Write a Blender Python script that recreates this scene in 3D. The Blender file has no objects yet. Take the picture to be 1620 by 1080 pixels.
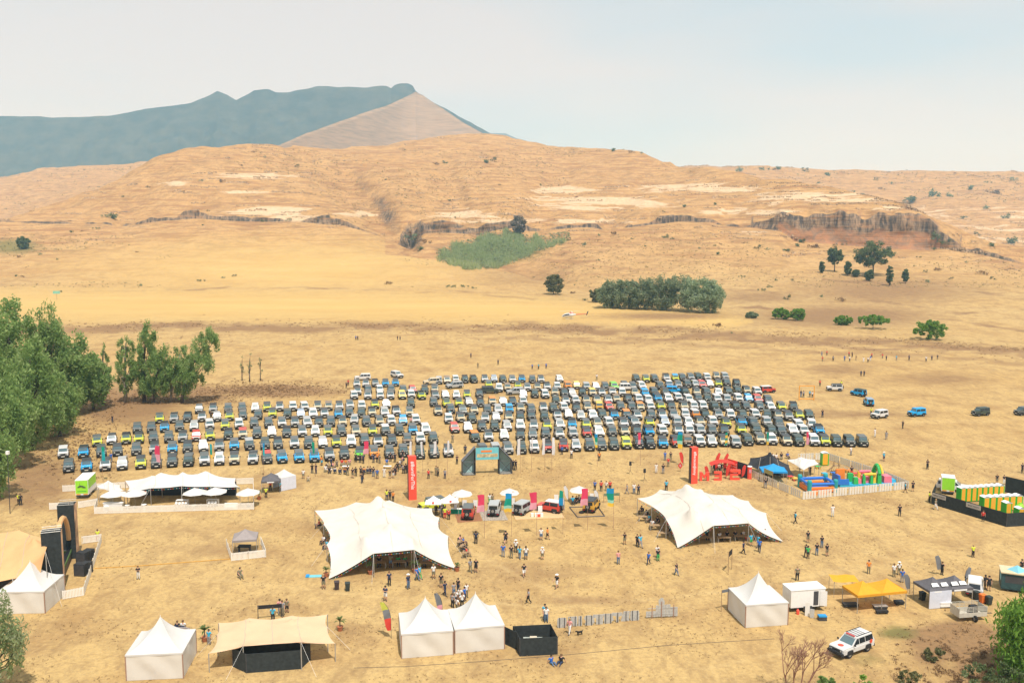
import bpy, math, random
import numpy as np
from mathutils import Vector, Matrix, Quaternion
S = bpy.context.scene
C = S.collection
# ---------------------------------------------------------------- camera, sky, sun, exposure
H, F, YH = 42.0, 1450.0, 362.0
PITCH = math.atan((540 - YH) / F); CP, SP = math.cos(PITCH), math.sin(PITCH)
cam = bpy.data.cameras.new('camera'); camo = bpy.data.objects.new('camera', cam); C.objects.link(camo)
camo.location = (0, 0, H); camo.rotation_euler = (math.radians(90) - PITCH, 0, 0)
cam.sensor_width = 36; cam.lens = 36 * F / 1620; cam.clip_start = 0.5; cam.clip_end = 40000
S.camera = camo
SUN_EL, SUN_AZ = 63.0, 160.0          # azimuth clockwise from +Y: behind the camera, a little to the right
w = bpy.data.worlds.new('World'); S.world = w; w.use_nodes = True
nt = w.node_tree; nt.nodes.clear()
wo = nt.nodes.new('ShaderNodeOutputWorld'); bg = nt.nodes.new('ShaderNodeBackground')
sky = nt.nodes.new('ShaderNodeTexSky'); sky.sky_type = 'NISHITA'; sky.sun_disc = False
sky.sun_elevation = math.radians(SUN_EL); sky.sun_rotation = math.radians(SUN_AZ)
sky.altitude = 1800; sky.air_density = 1.0; sky.dust_density = 1.6; sky.ozone_density = 1.0
CLX, CLZ = 11.0, 5.2
tc = nt.nodes.new('ShaderNodeTexCoord'); mp = nt.nodes.new('ShaderNodeMapping'); mp.inputs['Scale'].default_value = (1.2, 1.2, 5.0); mp.inputs['Location'].default_value = (CLX, 0, CLZ)
cn = nt.nodes.new('ShaderNodeTexNoise'); cn.inputs['Scale'].default_value = 1.3; cn.inputs['Detail'].default_value = 5; cn.inputs['Roughness'].default_value = .45
cr = nt.nodes.new('ShaderNodeMapRange'); cr.inputs[1].default_value = .40; cr.inputs[2].default_value = .60; cr.inputs[3].default_value = .0; cr.inputs[4].default_value = 1.0
vl = nt.nodes.new('ShaderNodeMix'); vl.data_type = 'RGBA'      # thin smoky veil over the whole sky: pale blue where thin, cream where thick
vl.inputs['A'].default_value = (3.85, 4.5, 4.85, 1); vl.inputs['B'].default_value = (5.15, 4.78, 4.5, 1)
mx = nt.nodes.new('ShaderNodeMix'); mx.data_type = 'RGBA'; mx.inputs['Factor'].default_value = .82
L = nt.links.new
L(tc.outputs['Generated'], mp.inputs['Vector']); L(mp.outputs[0], cn.inputs['Vector']); L(cn.outputs['Fac'], cr.inputs[0]); L(cr.outputs[0], vl.inputs['Factor'])
L(vl.outputs['Result'], mx.inputs['B']); L(sky.outputs[0], mx.inputs['A']); L(mx.outputs['Result'], bg.inputs['Color']); L(bg.outputs[0], wo.inputs['Surface'])
bg.inputs['Strength'].default_value = 0.14
sl = bpy.data.lights.new('sun', 'SUN'); sl.energy = 4.2; sl.angle = math.radians(0.6); sl.color = (1, .955, .88)
so = bpy.data.objects.new('sun', sl); C.objects.link(so)
az, el = math.radians(SUN_AZ), math.radians(SUN_EL)
sv = Vector((math.sin(az) * math.cos(el), math.cos(az) * math.cos(el), math.sin(el)))
so.rotation_euler = (-sv).to_track_quat('-Z', 'Y').to_euler(); so.location = sv * 300
S.view_settings.view_transform = 'Standard'; S.view_settings.look = 'None'
S.view_settings.exposure = 0.2; S.view_settings.gamma = 1.0; S.view_settings.use_curve_mapping = False
S.render.engine = 'CYCLES'
cy = S.cycles; cy.use_denoising = True; cy.max_bounces = 5; cy.diffuse_bounces = 3; cy.glossy_bounces = 2
cy.transparent_max_bounces = 8; cy.volume_bounces = 1; cy.caustics_reflective = False; cy.caustics_refractive = False
# ---------------------------------------------------------------- helpers
rng = random.Random(7); nrg = np.random.default_rng(7)
def P(px, py, z=0.0):
    """ground (or height z) position that was measured at photo pixel px, py"""
    dx, v = (px - 810) / F, (540 - py) / F
    t = (z - H) / (-SP + v * CP)
    return Vector((dx * t, (CP + v * SP) * t, z))
def PY(px, py, Y):
    dx, v = (px - 810) / F, (540 - py) / F
    t = Y / (CP + v * SP)
    return Vector((dx * t, Y, H + t * (-SP + v * CP)))
MATS = {}
def mat(name, col, rough=.7, var=.12, scale=3.0, metal=0.0, bump=0.0, spec=.3, sub=None):
    if name in MATS: return MATS[name]
    m = bpy.data.materials.new(name); m.use_nodes = True; t = m.node_tree; b = t.nodes['Principled BSDF']
    b.inputs['Roughness'].default_value = rough; b.inputs['Metallic'].default_value = metal
    b.inputs['Specular IOR Level'].default_value = spec
    n = t.nodes.new('ShaderNodeTexNoise'); n.inputs['Scale'].default_value = scale; n.inputs['Detail'].default_value = 4
    g = t.nodes.new('ShaderNodeNewGeometry'); t.links.new(g.outputs['Position'], n.inputs['Vector'])
    r = t.nodes.new('ShaderNodeValToRGB')
    r.color_ramp.elements[0].position = .3; r.color_ramp.elements[1].position = .7
    r.color_ramp.elements[0].color = tuple(c * (1 - var) for c in col) + (1,)
    r.color_ramp.elements[1].color = tuple(min(.95, c * (1 + var)) for c in col) + (1,)
    t.links.new(n.outputs['Fac'], r.inputs['Fac']); t.links.new(r.outputs['Color'], b.inputs['Base Color'])
    if bump:
        bp = t.nodes.new('ShaderNodeBump'); bp.inputs['Strength'].default_value = bump; bp.inputs['Distance'].default_value = .1
        t.links.new(n.outputs['Fac'], bp.inputs['Height']); t.links.new(bp.outputs['Normal'], b.inputs['Normal'])
    if sub:   # thin sheet: some light passes through
        tr = t.nodes.new('ShaderNodeBsdfTranslucent'); ms = t.nodes.new('ShaderNodeMixShader'); ms.inputs[0].default_value = sub
        t.links.new(r.outputs['Color'], tr.inputs['Color']); t.links.new(b.outputs[0], ms.inputs[1]); t.links.new(tr.outputs[0], ms.inputs[2])
        t.links.new(ms.outputs[0], t.nodes['Material Output'].inputs['Surface'])
    MATS[name] = m
    return m
def tag(o, label, cat, group=None):
    o['label'] = label; o['category'] = cat
    if group: o['group'] = group
    return o
def link(o, parent=None, loc=None, rz=None):
    C.objects.link(o)
    if parent is not None: o.parent = parent
    if loc is not None: o.location = loc
    if rz is not None: o.rotation_euler = (0, 0, rz)
    return o
def thing(name, label, cat, loc=(0, 0, 0), rz=0.0, group=None):
    o = bpy.data.objects.new(name, None); o.empty_display_size = .3
    link(o, None, loc, rz); return tag(o, label, cat, group)
class MB:
    def __init__(s): s.v = []; s.f = []; s.m = []
    def add(s, vs, fs, mi=0):
        k = len(s.v); s.v += [tuple(p) for p in vs]; s.f += [tuple(k + i for i in f) for f in fs]; s.m += [mi] * len(fs); return s
    def hexa(s, p, mi=0):   # p: 4 bottom (ccw from above), 4 top
        return s.add(p, [(3, 2, 1, 0), (4, 5, 6, 7), (0, 1, 5, 4), (1, 2, 6, 5), (2, 3, 7, 6), (3, 0, 4, 7)], mi)
    def box(s, x0, x1, y0, y1, z0, z1, mi=0, tx=0, ty=0):
        return s.hexa([(x0, y0, z0), (x1, y0, z0), (x1, y1, z0), (x0, y1, z0), (x0 + tx, y0 + ty, z1), (x1 - tx, y0 + ty, z1), (x1 - tx, y1 - ty, z1), (x0 + tx, y1 - ty, z1)], mi)
    def tube(s, a, b, r0, r1=None, n=6, mi=0, cap=True):
        a, b = Vector(a), Vector(b); r1 = r0 if r1 is None else r1
        d = (b - a); q = d.to_track_quat('Z', 'Y') if d.length > 1e-6 else Quaternion()
        vs = []
        for c, r in ((a, r0), (b, r1)):
            for i in range(n):
                t = 2 * math.pi * i / n; vs.append(c + q @ Vector((math.cos(t) * r, math.sin(t) * r, 0)))
        fs = [(i, (i + 1) % n, n + (i + 1) % n, n + i) for i in range(n)]
        if cap: fs += [tuple(range(n - 1, -1, -1)), tuple(range(n, 2 * n))]
        return s.add(vs, fs, mi)
    def path(s, pts, rs, n=6, mi=0):
        for i in range(len(pts) - 1): s.tube(pts[i], pts[i + 1], rs[i], rs[i + 1], n, mi)
        return s
    def prism_x(s, prof, x0, x1, mi=0):   # prof (y, z) polygon extruded along x
        n = len(prof)
        vs = [(x0, y, z) for y, z in prof] + [(x1, y, z) for y, z in prof]
        return s.add(vs, [(i, (i + 1) % n, n + (i + 1) % n, n + i) for i in range(n)] + [tuple(range(n - 1, -1, -1)), tuple(range(n, 2 * n))], mi)
    def prism_y(s, prof, y0, y1, mi=0):   # prof (x, z)
        n = len(prof)
        vs = [(x, y0, z) for x, z in prof] + [(x, y1, z) for x, z in prof]
        return s.add(vs, [(i, (i + 1) % n, n + (i + 1) % n, n + i) for i in range(n)] + [tuple(range(n - 1, -1, -1)), tuple(range(n, 2 * n))], mi)
    def grid(s, rows, mi=0):
        n, m = len(rows), len(rows[0]); vs = [p for r in rows for p in r]
        return s.add(vs, [(i * m + j, i * m + j + 1, (i + 1) * m + j + 1, (i + 1) * m + j) for i in range(n - 1) for j in range(m - 1)], mi)
    def lathe(s, c, prof, n=12, mi=0):    # prof (r, z)
        rows = [[(c[0] + r * math.cos(2 * math.pi * j / n), c[1] + r * math.sin(2 * math.pi * j / n), c[2] + z) for j in range(n + 1)] for r, z in prof]
        return s.grid(rows, mi)
    def mesh(s, name, mats, smooth=False):
        me = bpy.data.meshes.new(name); me.from_pydata(s.v, [], s.f)
        for m in (mats if isinstance(mats, (list, tuple)) else [mats]): me.materials.append(m)
        if any(s.m): me.polygons.foreach_set('material_index', s.m)
        if smooth: me.polygons.foreach_set('use_smooth', [True] * len(s.f))
        me.validate(); me.update(); return me
    def build(s, name, mats, parent=None, loc=None, rz=None, smooth=False):
        return link(bpy.data.objects.new(name, s.mesh(name, mats, smooth)), parent, loc, rz)
def kids(o): return list(o.children)
def copy_tree(o, parent=None, loc=None, rz=None):
    c = o.copy(); C.objects.link(c)
    if parent is not None: c.parent = parent
    if loc is not None: c.location = loc
    if rz is not None: c.rotation_euler = (0, 0, rz)
    for ch in kids(o): copy_tree(ch, c)
    return c
def npmesh(name, V, Q, mats, smooth=False, mi=None):
    """V (n,3), Q (m,k) arrays"""
    me = bpy.data.meshes.new(name); n, m, k = len(V), len(Q), Q.shape[1]
    me.vertices.add(n); me.vertices.foreach_set('co', np.asarray(V, np.float32).ravel())
    me.loops.add(m * k); me.loops.foreach_set('vertex_index', np.asarray(Q, np.int32).ravel())
    me.polygons.add(m); me.polygons.foreach_set('loop_start', np.arange(0, m * k, k, dtype=np.int32))
    for t in (mats if isinstance(mats, (list, tuple)) else [mats]): me.materials.append(t)
    if mi is not None: me.polygons.foreach_set('material_index', np.asarray(mi, np.int32))
    if smooth: me.polygons.foreach_set('use_smooth', np.ones(m, bool))
    me.update(calc_edges=True); return me
def vnoise(x, y, seed=0):
    """value noise on numpy arrays, about -1..1"""
    xi, yi = np.floor(x).astype(np.int64), np.floor(y).astype(np.int64); fx, fy = x - xi, y - yi
    fx, fy = fx * fx * (3 - 2 * fx), fy * fy * (3 - 2 * fy)
    def h(a, b):
        n = (a * 374761393 + b * 668265263 + seed * 974711) & 0x7fffffff
        n = ((n ^ (n >> 13)) * 1274126177) & 0x7fffffff
        return ((n ^ (n >> 16)) & 0xffff) / 32767.5 - 1
    return (h(xi, yi) * (1 - fx) + h(xi + 1, yi) * fx) * (1 - fy) + (h(xi, yi + 1) * (1 - fx) + h(xi + 1, yi + 1) * fx) * fy
def fbm(x, y, seed=0, oct=4):
    r = 0; a = 1.0
    for o in range(oct): r = r + a * vnoise(x * 2 ** o, y * 2 ** o, seed + o * 17); a *= .5
    return r
ORD = ['zeroth', 'first', 'second', 'third', 'fourth', 'fifth', 'sixth', 'seventh', 'eighth', 'ninth', 'tenth', 'eleventh', 'twelfth']
def ordn(i):
    if i < len(ORD): return ORD[i]
    return f"{i}{'th' if 10 <= i % 100 <= 20 else {1: 'st', 2: 'nd', 3: 'rd'}.get(i % 10, 'th')}"
# ---------------------------------------------------------------- terrain: one sheet from below the camera to the far plateau
def contour(pts):
    """pts (px, py, depth) -> arrays u = x/y slope, depth, height"""
    a = [PY(*p) for p in pts]
    return np.array([v.x / v.y for v in a]), np.array([v.y for v in a]), np.array([v.z for v in a])
US = np.concatenate([np.linspace(-1.6, -.62, 50)[:-1], np.linspace(-.62, .62, 640), np.linspace(.62, 1.6, 50)[1:]])
def smooth1(a, k=5):
    p = np.pad(a, k, mode='edge'); return np.convolve(p, np.ones(2 * k + 1) / (2 * k + 1), 'valid')
def onu(pts, k=4):
    u, Y, z = contour(pts); o = np.argsort(u)
    return smooth1(np.interp(US, u[o], Y[o]), k), smooth1(np.interp(US, u[o], z[o]), k)
n_ = len(US)
foot = [(0, 458, 590), (300, 456, 600), (600, 458, 600), (860, 466, 570), (950, 474, 530), (1100, 490, 475), (1300, 504, 435), (1450, 514, 412), (1620, 522, 405)]
mid = [(0, 408, 760), (150, 405, 760), (300, 400, 760), (450, 400, 760), (600, 402, 765), (680, 410, 760), (740, 419, 750), (800, 428, 730), (870, 446, 680), (950, 456, 620), (1140, 440, 640), (1300, 440, 640), (1450, 445, 620), (1620, 452, 600)]
cb = [(0, 352, 1000), (80, 355, 980), (170, 354, 960), (310, 346, 940), (400, 351, 930), (460, 351, 920), (540, 356, 920), (600, 363, 910), (632, 373, 900), (650, 380, 935), (668, 368, 930), (700, 368, 930), (760, 366, 940), (830, 359, 950), (900, 360, 950), (1000, 358, 940), (1070, 351, 930), (1150, 353, 900), (1235, 365, 850), (1255, 380, 842), (1300, 384, 830), (1400, 393, 820), (1470, 397, 815), (1490, 394, 815), (1540, 400, 810), (1620, 417, 800)]
ch = [(0, 2), (80, 2), (160, 3), (175, 7), (310, 8), (380, 6), (460, 4), (500, 8), (540, 12), (600, 19), (632, 19), (640, 4), (656, 3), (668, 14), (700, 18), (760, 16), (830, 9), (860, 4), (900, 4), (1000, 8), (1070, 7), (1150, 4), (1190, 10), (1225, 20), (1252, 36), (1300, 46), (1400, 53), (1455, 56), (1472, 48), (1492, 28), (1525, 9), (1620, 3)]
crest = [(0, 349, 1150), (33, 340, 1180), (100, 319, 1200), (150, 298, 1220), (200, 273, 1260), (240, 251, 1300), (290, 236, 1350), (350, 228, 1400), (440, 232, 1450), (540, 239, 1600), (600, 231, 1750), (640, 226, 1800), (700, 220, 1850), (760, 214, 1900), (800, 220, 1880), (830, 228, 1860), (900, 236, 1780), (1000, 240, 1600), (1040, 252, 1500), (1070, 264, 1420), (1150, 271, 1260), (1220, 282, 1130), (1280, 291, 1050), (1350, 304, 960), (1440, 325, 872), (1458, 334, 860), (1480, 366, 838), (1540, 393, 826), (1620, 412, 815)]
farmid = [(0, 320, 2000), (100, 310, 2000), (200, 292, 2050), (300, 275, 2100), (540, 262, 2300), (900, 262, 2300), (1000, 285, 2100), (1100, 300, 1900), (1300, 335, 1750), (1450, 352, 1700), (1620, 365, 1650)]
farcr = [(0, 284, 2700), (60, 269, 2700), (110, 264, 2700), (180, 262, 2700), (230, 256, 2700), (320, 262, 2700), (900, 264, 2700), (1000, 270, 2700), (1070, 266, 2650), (1150, 266, 2600), (1240, 267, 2600), (1300, 271, 2600), (1450, 272, 2600), (1620, 273, 2600)]
K = []
K.append((np.full(n_, 25.), np.zeros(n_))); K.append((np.full(n_, 385.), np.zeros(n_)))
K.append(onu(foot, 10)); mY, mz = onu(mid, 10); K.append((mY, mz))
cbY, cbz = onu(cb, 1)
pxu = 810 + US * F; drop = 16 * np.interp(pxu, [600, 690, 760, 830, 900], [0, .75, 1, .8, 0])
K.append((mY + 38, mz + (smooth1(cbz, 20) - mz) * 38 / (smooth1(cbY, 20) - mY) - smooth1(drop, 10)))
K.append((cbY, cbz))
chx = [PY(x, 350, 900) for x, h in ch]; chh = np.interp(US, [p.x / p.y for p in chx], [h for x, h in ch])
chm = fbm(US * 55, US * 0 + 3, 13, 3); chh = np.where(chh < 10, chh * np.clip(1.0 + .7 * chm, .45, 1.7), chh * (1 + .16 * chm)); ctz = cbz + chh * cbY / F; ctY = cbY + 1.2 + chh * .05; K.append((ctY, ctz))
K.append((smooth1(ctY, 8) + 48, smooth1(ctz, 22) + 9))
crY, crz = onu(crest, 2)
mdY = ctY + (smooth1(crY, 6) - ctY) * .45; cts = smooth1(ctz, 22); mdz = cts + (crz - cts) * .5; K.append((mdY, mdz)); K.append((crY, crz))
K.append((crY + 240, crz - 55)); fmY, fmz = onu(farmid, 8); fmY = np.maximum(fmY, crY + 420); K.append((fmY, fmz))
fcY, fcz = onu(farcr, 4); fcY = np.maximum(fcY, fmY + 200); K.append((fcY, fcz))
K.append((fcY + 350, fcz - 60)); K.append((np.full(n_, 11000.), np.full(n_, 20.)))
KY = np.array([k[0] for k in K]); KZ = np.array([k[1] for k in K])
for i in range(1, len(K)): KY[i] = np.maximum(KY[i], KY[i - 1] + (1.2 if i == 6 else 4))
h_ = np.diff(KY, axis=0); d_ = np.diff(KZ, axis=0) / h_
m_ = np.zeros_like(KZ); m_[0] = 0; m_[-1] = d_[-1]
for i in range(1, len(K) - 1):
    w1, w2 = 2 * h_[i] + h_[i - 1], h_[i] + 2 * h_[i - 1]; a, b = d_[i - 1], d_[i]
    ok = a * b > 0
    m_[i] = np.where(ok, (w1 + w2) / (w1 / np.where(ok, a, 1) + w2 / np.where(ok, b, 1)), 0)
m_[5] = smooth1(d_[4], 25) * .8; m_[6] = smooth1(d_[6], 25); m_[4] = np.minimum(smooth1(m_[4], 20), .6)
for i in (2, 3, 7, 8, 9, 10, 11): m_[i] = smooth1(m_[i], 12)
T0 = np.concatenate([1 / np.linspace(1 / 25., 1 / 80., 13)[:-1], 1 / np.linspace(1 / 80., 1 / 385., 221)[:-1]])
rows = [232, 40, 46, 8, 46, 9, 12, 30, 46, 8, 20, 40, 4, 6]
RY, RZ, RK = [], [], []
for i, r in enumerate(rows):
    for q in range(r + (1 if i == len(rows) - 1 else 0)):
        t = q / r
        if i == 0: t = (T0[q] - 25) / 360.
        h = h_[i]; z = (2 * t**3 - 3 * t**2 + 1) * KZ[i] + (t**3 - 2 * t**2 + t) * h * m_[i] + (-2 * t**3 + 3 * t**2) * KZ[i + 1] + (t**3 - t**2) * h * m_[i + 1]
        if i == 5: z = KZ[i] * (1 - t) + KZ[i + 1] * t
        RY.append(KY[i] + h * t); RZ.append(z); RK.append(i + t)
RY, RZ, RK = np.array(RY), np.array(RZ), np.array(RK); RX = US[None, :] * RY
# relief: rills, ledges and broken ground on the hills, gentle swells in the meadow
ramp = np.clip((RY - 380) / 260, 0, 1); rel = np.clip((RY - 500) / 900, 0, 1)
cliffk = np.interp(RK, [4.8, 5.0, 6.0, 6.6], [0, 1, 1, 0])[:, None]
RZ = RZ + ramp * (1.2 * fbm(RX / 90, RY / 90, 3) + .45 * fbm(RX / 17, RY / 17, 5, 3)) * (1 + 1.2 * rel) * (1 - .6 * cliffk)
# the ravine between the two hills, side ravines and broad folds
upk = np.interp(RK, [4.0, 5.0, 6.0, 8.0, 9.0], [0, .5, 1, 1, 0])[:, None]
pxa = 810 + F * RX / (RYc0 * CP - (RZ - H) * SP) if False else 810 + F * RX / (RY * CP - (RZ - H) * SP); pya = 540 - F * ((RZ - H) * CP + RY * SP) / (RY * CP - (RZ - H) * SP)
for xs_, ys_, wl, wr, A_ in (([520, 548, 575, 610, 646, 655], [236, 262, 300, 335, 375, 400], 55, 22, 20), ([700, 720, 735, 760], [240, 290, 330, 360], 30, 14, 7), ([1030, 1010, 985, 960], [262, 290, 320, 350], 14, 30, 7), ([250, 235, 205, 190], [262, 290, 320, 345], 16, 34, 7), ([1210, 1190, 1160, 1145], [288, 305, 325, 348], 14, 34, 5), ([880, 872, 850, 838], [245, 280, 320, 350], 16, 40, 8)):
    dx_ = pxa - np.interp(pya, ys_, xs_); RZ = RZ - upk * A_ * np.where(dx_ < 0, np.exp(-(dx_ / wl) ** 2), np.exp(-(dx_ / wr) ** 2)) * np.clip((pya - ys_[0]) / 30 + .2, 0, 1)
RZ = RZ + upk * 5.5 * fbm(RX / 190, RY / 330, 71, 2) * (1 - cliffk) * np.interp(RK, [7.6, 8.6], [1, 0])[:, None] + ((RK > 9.6) & (RK < 11.95))[:, None] * 14 * fbm(RX / 230, RY / 300, 73, 3) * np.interp(RK, [9.6, 10.4, 11.4, 11.95], [0, 1, 1, .1])[:, None]
gul = np.abs(fbm(RX / 130, RY / 420, 11, 3)); RZ = RZ - ramp * rel * 5 * np.clip(.28 - gul, 0, 1) / .28 * (1 - cliffk)
led = np.sin(RZ / 3.1 + 1.5 * fbm(RX / 120, RY / 120, 21, 2)); RZ = RZ + ramp * rel * .55 * led * (1 - cliffk)
RYc = RY + cliffk * 2.0 * fbm(RX / 14, RZ / 12, 31, 3) * np.clip(chh / 14, 0, 1.4)[None, :]
PXg = 810 + F * RX / (RYc * CP - (RZ - H) * SP); PYg = 540 - F * ((RZ - H) * CP + RYc * SP) / (RYc * CP - (RZ - H) * SP)
def on_terrain(px, py):
    """first point of the terrain sheet that projects to the measured pixel"""
    j = int(np.argmin(np.abs(PXg[300] - px)))
    for i in range(1, RY.shape[0]):
        if PYg[i, j] <= py:
            a, b = PYg[i - 1, j], PYg[i, j]; t = (a - py) / (a - b) if a != b else 0
            t = min(1, max(0, t))
            Y = RYc[i - 1, j] * (1 - t) + RYc[i, j] * t; z = RZ[i - 1, j] * (1 - t) + RZ[i, j] * t
            dx, v = (px - 810) / F, (540 - py) / F
            return Vector((dx * Y / (CP + v * SP), Y, z))
    return None
# what grows or lies bare where (share of rock, dry bank, green, stubble field), as vertex colour for the material
def blob(cx, cy, rx, ry, s=1.0): return s * np.clip(1.25 - np.sqrt(((PXg - cx) / rx) ** 2 + ((PYg - cy) / ry) ** 2), 0, 1)
hill = (RK > 4.6)[:, None] & (RK < 9.3)[:, None]
rock = np.zeros_like(RZ)
for a in [(430, 333, 130, 17), (470, 345, 90, 10), (410, 278, 110, 9), (275, 290, 45, 7), (390, 304, 90, 5), (560, 338, 60, 10), (950, 322, 190, 22), (1100, 298, 210, 12), (1290, 314, 190, 17, 1.1), (1180, 335, 120, 10), (740, 338, 95, 14), (900, 300, 110, 9), (1400, 330, 70, 8), (830, 350, 260, 7)]:
    rock = np.maximum(rock, blob(*a))
rock = rock * hill
for a in [(1060, 462, 75, 7), (1190, 362, 75, 26, .8), (1290, 405, 90, 14, .5), (1500, 410, 50, 10, .6), (250, 370, 60, 8, .5)]: rock = np.maximum(rock, blob(*a) * .8)
far = ((RK > 10.2) & (RK < 12.2))[:, None] * (PXg > 1050); rock = np.maximum(rock, far * (.3 + .35 * (PYg > 325)))
bank = np.zeros_like(RZ)
bl = np.interp(PXg, [0, 340, 700, 1150, 1400, 1620], [520, 513, 514, 523, 540, 552])
bl = bl + 4 * fbm(PXg / 70, PYg * 0, 3, 3)
bank = np.maximum(bank, np.clip(1.3 - np.abs(PYg - bl - 4) / 9, 0, 1) * (.55 + .3 * fbm(PXg / 30, PYg / 4, 8, 3)))
bank = np.maximum(bank, np.clip(1.2 - np.abs(PYg - bl - 22) / 5, 0, 1) * .4 * (PXg > 800))
bank = np.maximum(bank, np.clip(1.3 - np.abs(PYg - np.interp(PXg, [150, 400, 700, 880, 1000], [462, 456, 460, 474, 484]) - 2 * fbm(PXg / 60, PYg * 0, 4, 3)) / 2.2, 0, 1) * np.clip(.25 + .35 * fbm(PXg / 35, PYg / 5, 14, 3), 0, .5) * (PXg > 120) * (PXg < 1000))
for xs_, ys_ in (([1080, 1250, 1400, 1520], [452, 468, 474, 498]), ([1150, 1300, 1420, 1620], [486, 492, 498, 520]), ([900, 1100, 1300, 1620], [530, 536, 548, 560]), ([1300, 1450, 1620], [440, 452, 470])):
    bank = np.maximum(bank, np.clip(1.3 - np.abs(PYg - np.interp(PXg, xs_, ys_) - 3 * fbm(PXg / 50, PYg * 0, int(xs_[0]), 3)) / 2.6, 0, 1) * np.clip(.5 + .5 * fbm(PXg / 40, PYg / 6, 15, 3), 0, .9) * (PXg > xs_[0]) * (PXg < xs_[-1] + 40))
for a in [(430, 618, 130, 12, .9), (300, 625, 90, 20, .8), (200, 640, 110, 40, .8), (60, 760, 90, 60, .6), (1515, 1012, 85, 32, 1.35), (1575, 1045, 75, 42, 1.35), (1450, 1003, 50, 10, 1.0), (1480, 1040, 60, 26, .5), (1330, 500, 180, 22, .7), (1400, 460, 200, 30, .55), (820, 440, 120, 22, .35), (1050, 500, 150, 8, .6), (600, 880, 90, 20, .35), (830, 905, 140, 22, .4), (930, 950, 90, 10, .5), (350, 870, 150, 18, .35), (1330, 585, 70, 12, .5), (1480, 600, 110, 14, .5), (1350, 655, 170, 8, .5), (1200, 470, 120, 14, .5)]:
    bank = np.maximum(bank, blob(*a))
green = np.zeros_like(RZ)
for a in [(20, 390, 70, 20, .9), (110, 395, 90, 18, .5), (790, 395, 110, 32, .9), (655, 372, 22, 22, .8), (1150, 440, 60, 14, .3), (1350, 400, 90, 12, .5), (1480, 372, 30, 20, .6), (1430, 420, 90, 14, .4), (1420, 1000, 60, 18, .8), (1380, 1045, 80, 24, .6), (240, 1045, 60, 20, .4), (1000, 470, 130, 10, .4), (1500, 800, 80, 6, .2)]:
    green = np.maximum(green, blob(*a))
spur = np.clip(1.2 - np.hypot((PXg - 470) / 400, (PYg - 425) / 58), 0, 1) * .8 * ((RK > 2) & (RK < 5))[:, None] * ((PXg < 610) | (RK < 3.04)[:, None])
field = np.maximum(spur, np.clip(1 - np.abs(PYg - np.interp(PXg, [0, 500, 900, 1150], [483, 482, 492, 508])) / np.interp(PXg, [0, 700, 1150, 1200], [32, 28, 14, 1]), 0, 1) ** .5 * (PXg < 1190))
def line_px(pts, wd):
    d = np.full(RZ.shape, 9e9)
    for (x0, y0), (x1, y1) in zip(pts, pts[1:]):
        ax, ay = x1 - x0, (y1 - y0) * 2.5; qx, qy = PXg - x0, (PYg - y0) * 2.5; t = np.clip((qx * ax + qy * ay) / (ax * ax + ay * ay + 1e-6), 0, 1); d = np.minimum(d, np.hypot(qx - ax * t, qy - ay * t))
    return np.clip(1.4 - d / wd, 0, 1)
track = np.zeros_like(RZ)
arc_ = lambda cx, cy, rx, ry, a0, a1: [(cx + rx * math.cos(a), cy + ry * math.sin(a)) for a in np.linspace(a0, a1, 14)]
for pts, wd in ((arc_(545, 575, 66, 34, 2.6, 6.4), 3), (arc_(545, 572, 56, 30, 2.6, 6.4), 3), ([(628, 536), (660, 566), (705, 600)], 4), ([(634, 536), (668, 566), (716, 600)], 4), ([(400, 604), (560, 612), (700, 590), (1000, 560), (1300, 548), (1640, 560)], 4), ([(1250, 668), (1390, 668), (1640, 664)], 6), ([(60, 790), (160, 772), (420, 735), (640, 768), (900, 775)], 4), ([(1180, 800), (1330, 860), (1460, 900), (1640, 930)], 6), ([(330, 915), (600, 945), (900, 960), (1200, 930), (1330, 900)], 7), ([(1100, 1060), (1250, 1030), (1400, 1035)], 8), ([(640, 830), (760, 880), (900, 950)], 7)): track = np.maximum(track, line_px(pts, wd))
track *= (RK < 3.5)[:, None]
crel = np.clip((chh < 25)[None, :] * 1.0 + np.broadcast_to(((RK - 5) * (RK > 4.9) * (RK < 6.2))[:, None], RZ.shape), 0, 1)
V = np.stack([RX, RYc, RZ], -1).reshape(-1, 3); nr, nc = RX.shape
ii = (np.arange(nr - 1)[:, None] * nc + np.arange(nc - 1)[None, :]).ravel()
Q = np.stack([ii, ii + 1, ii + nc + 1, ii + nc], -1)
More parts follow.
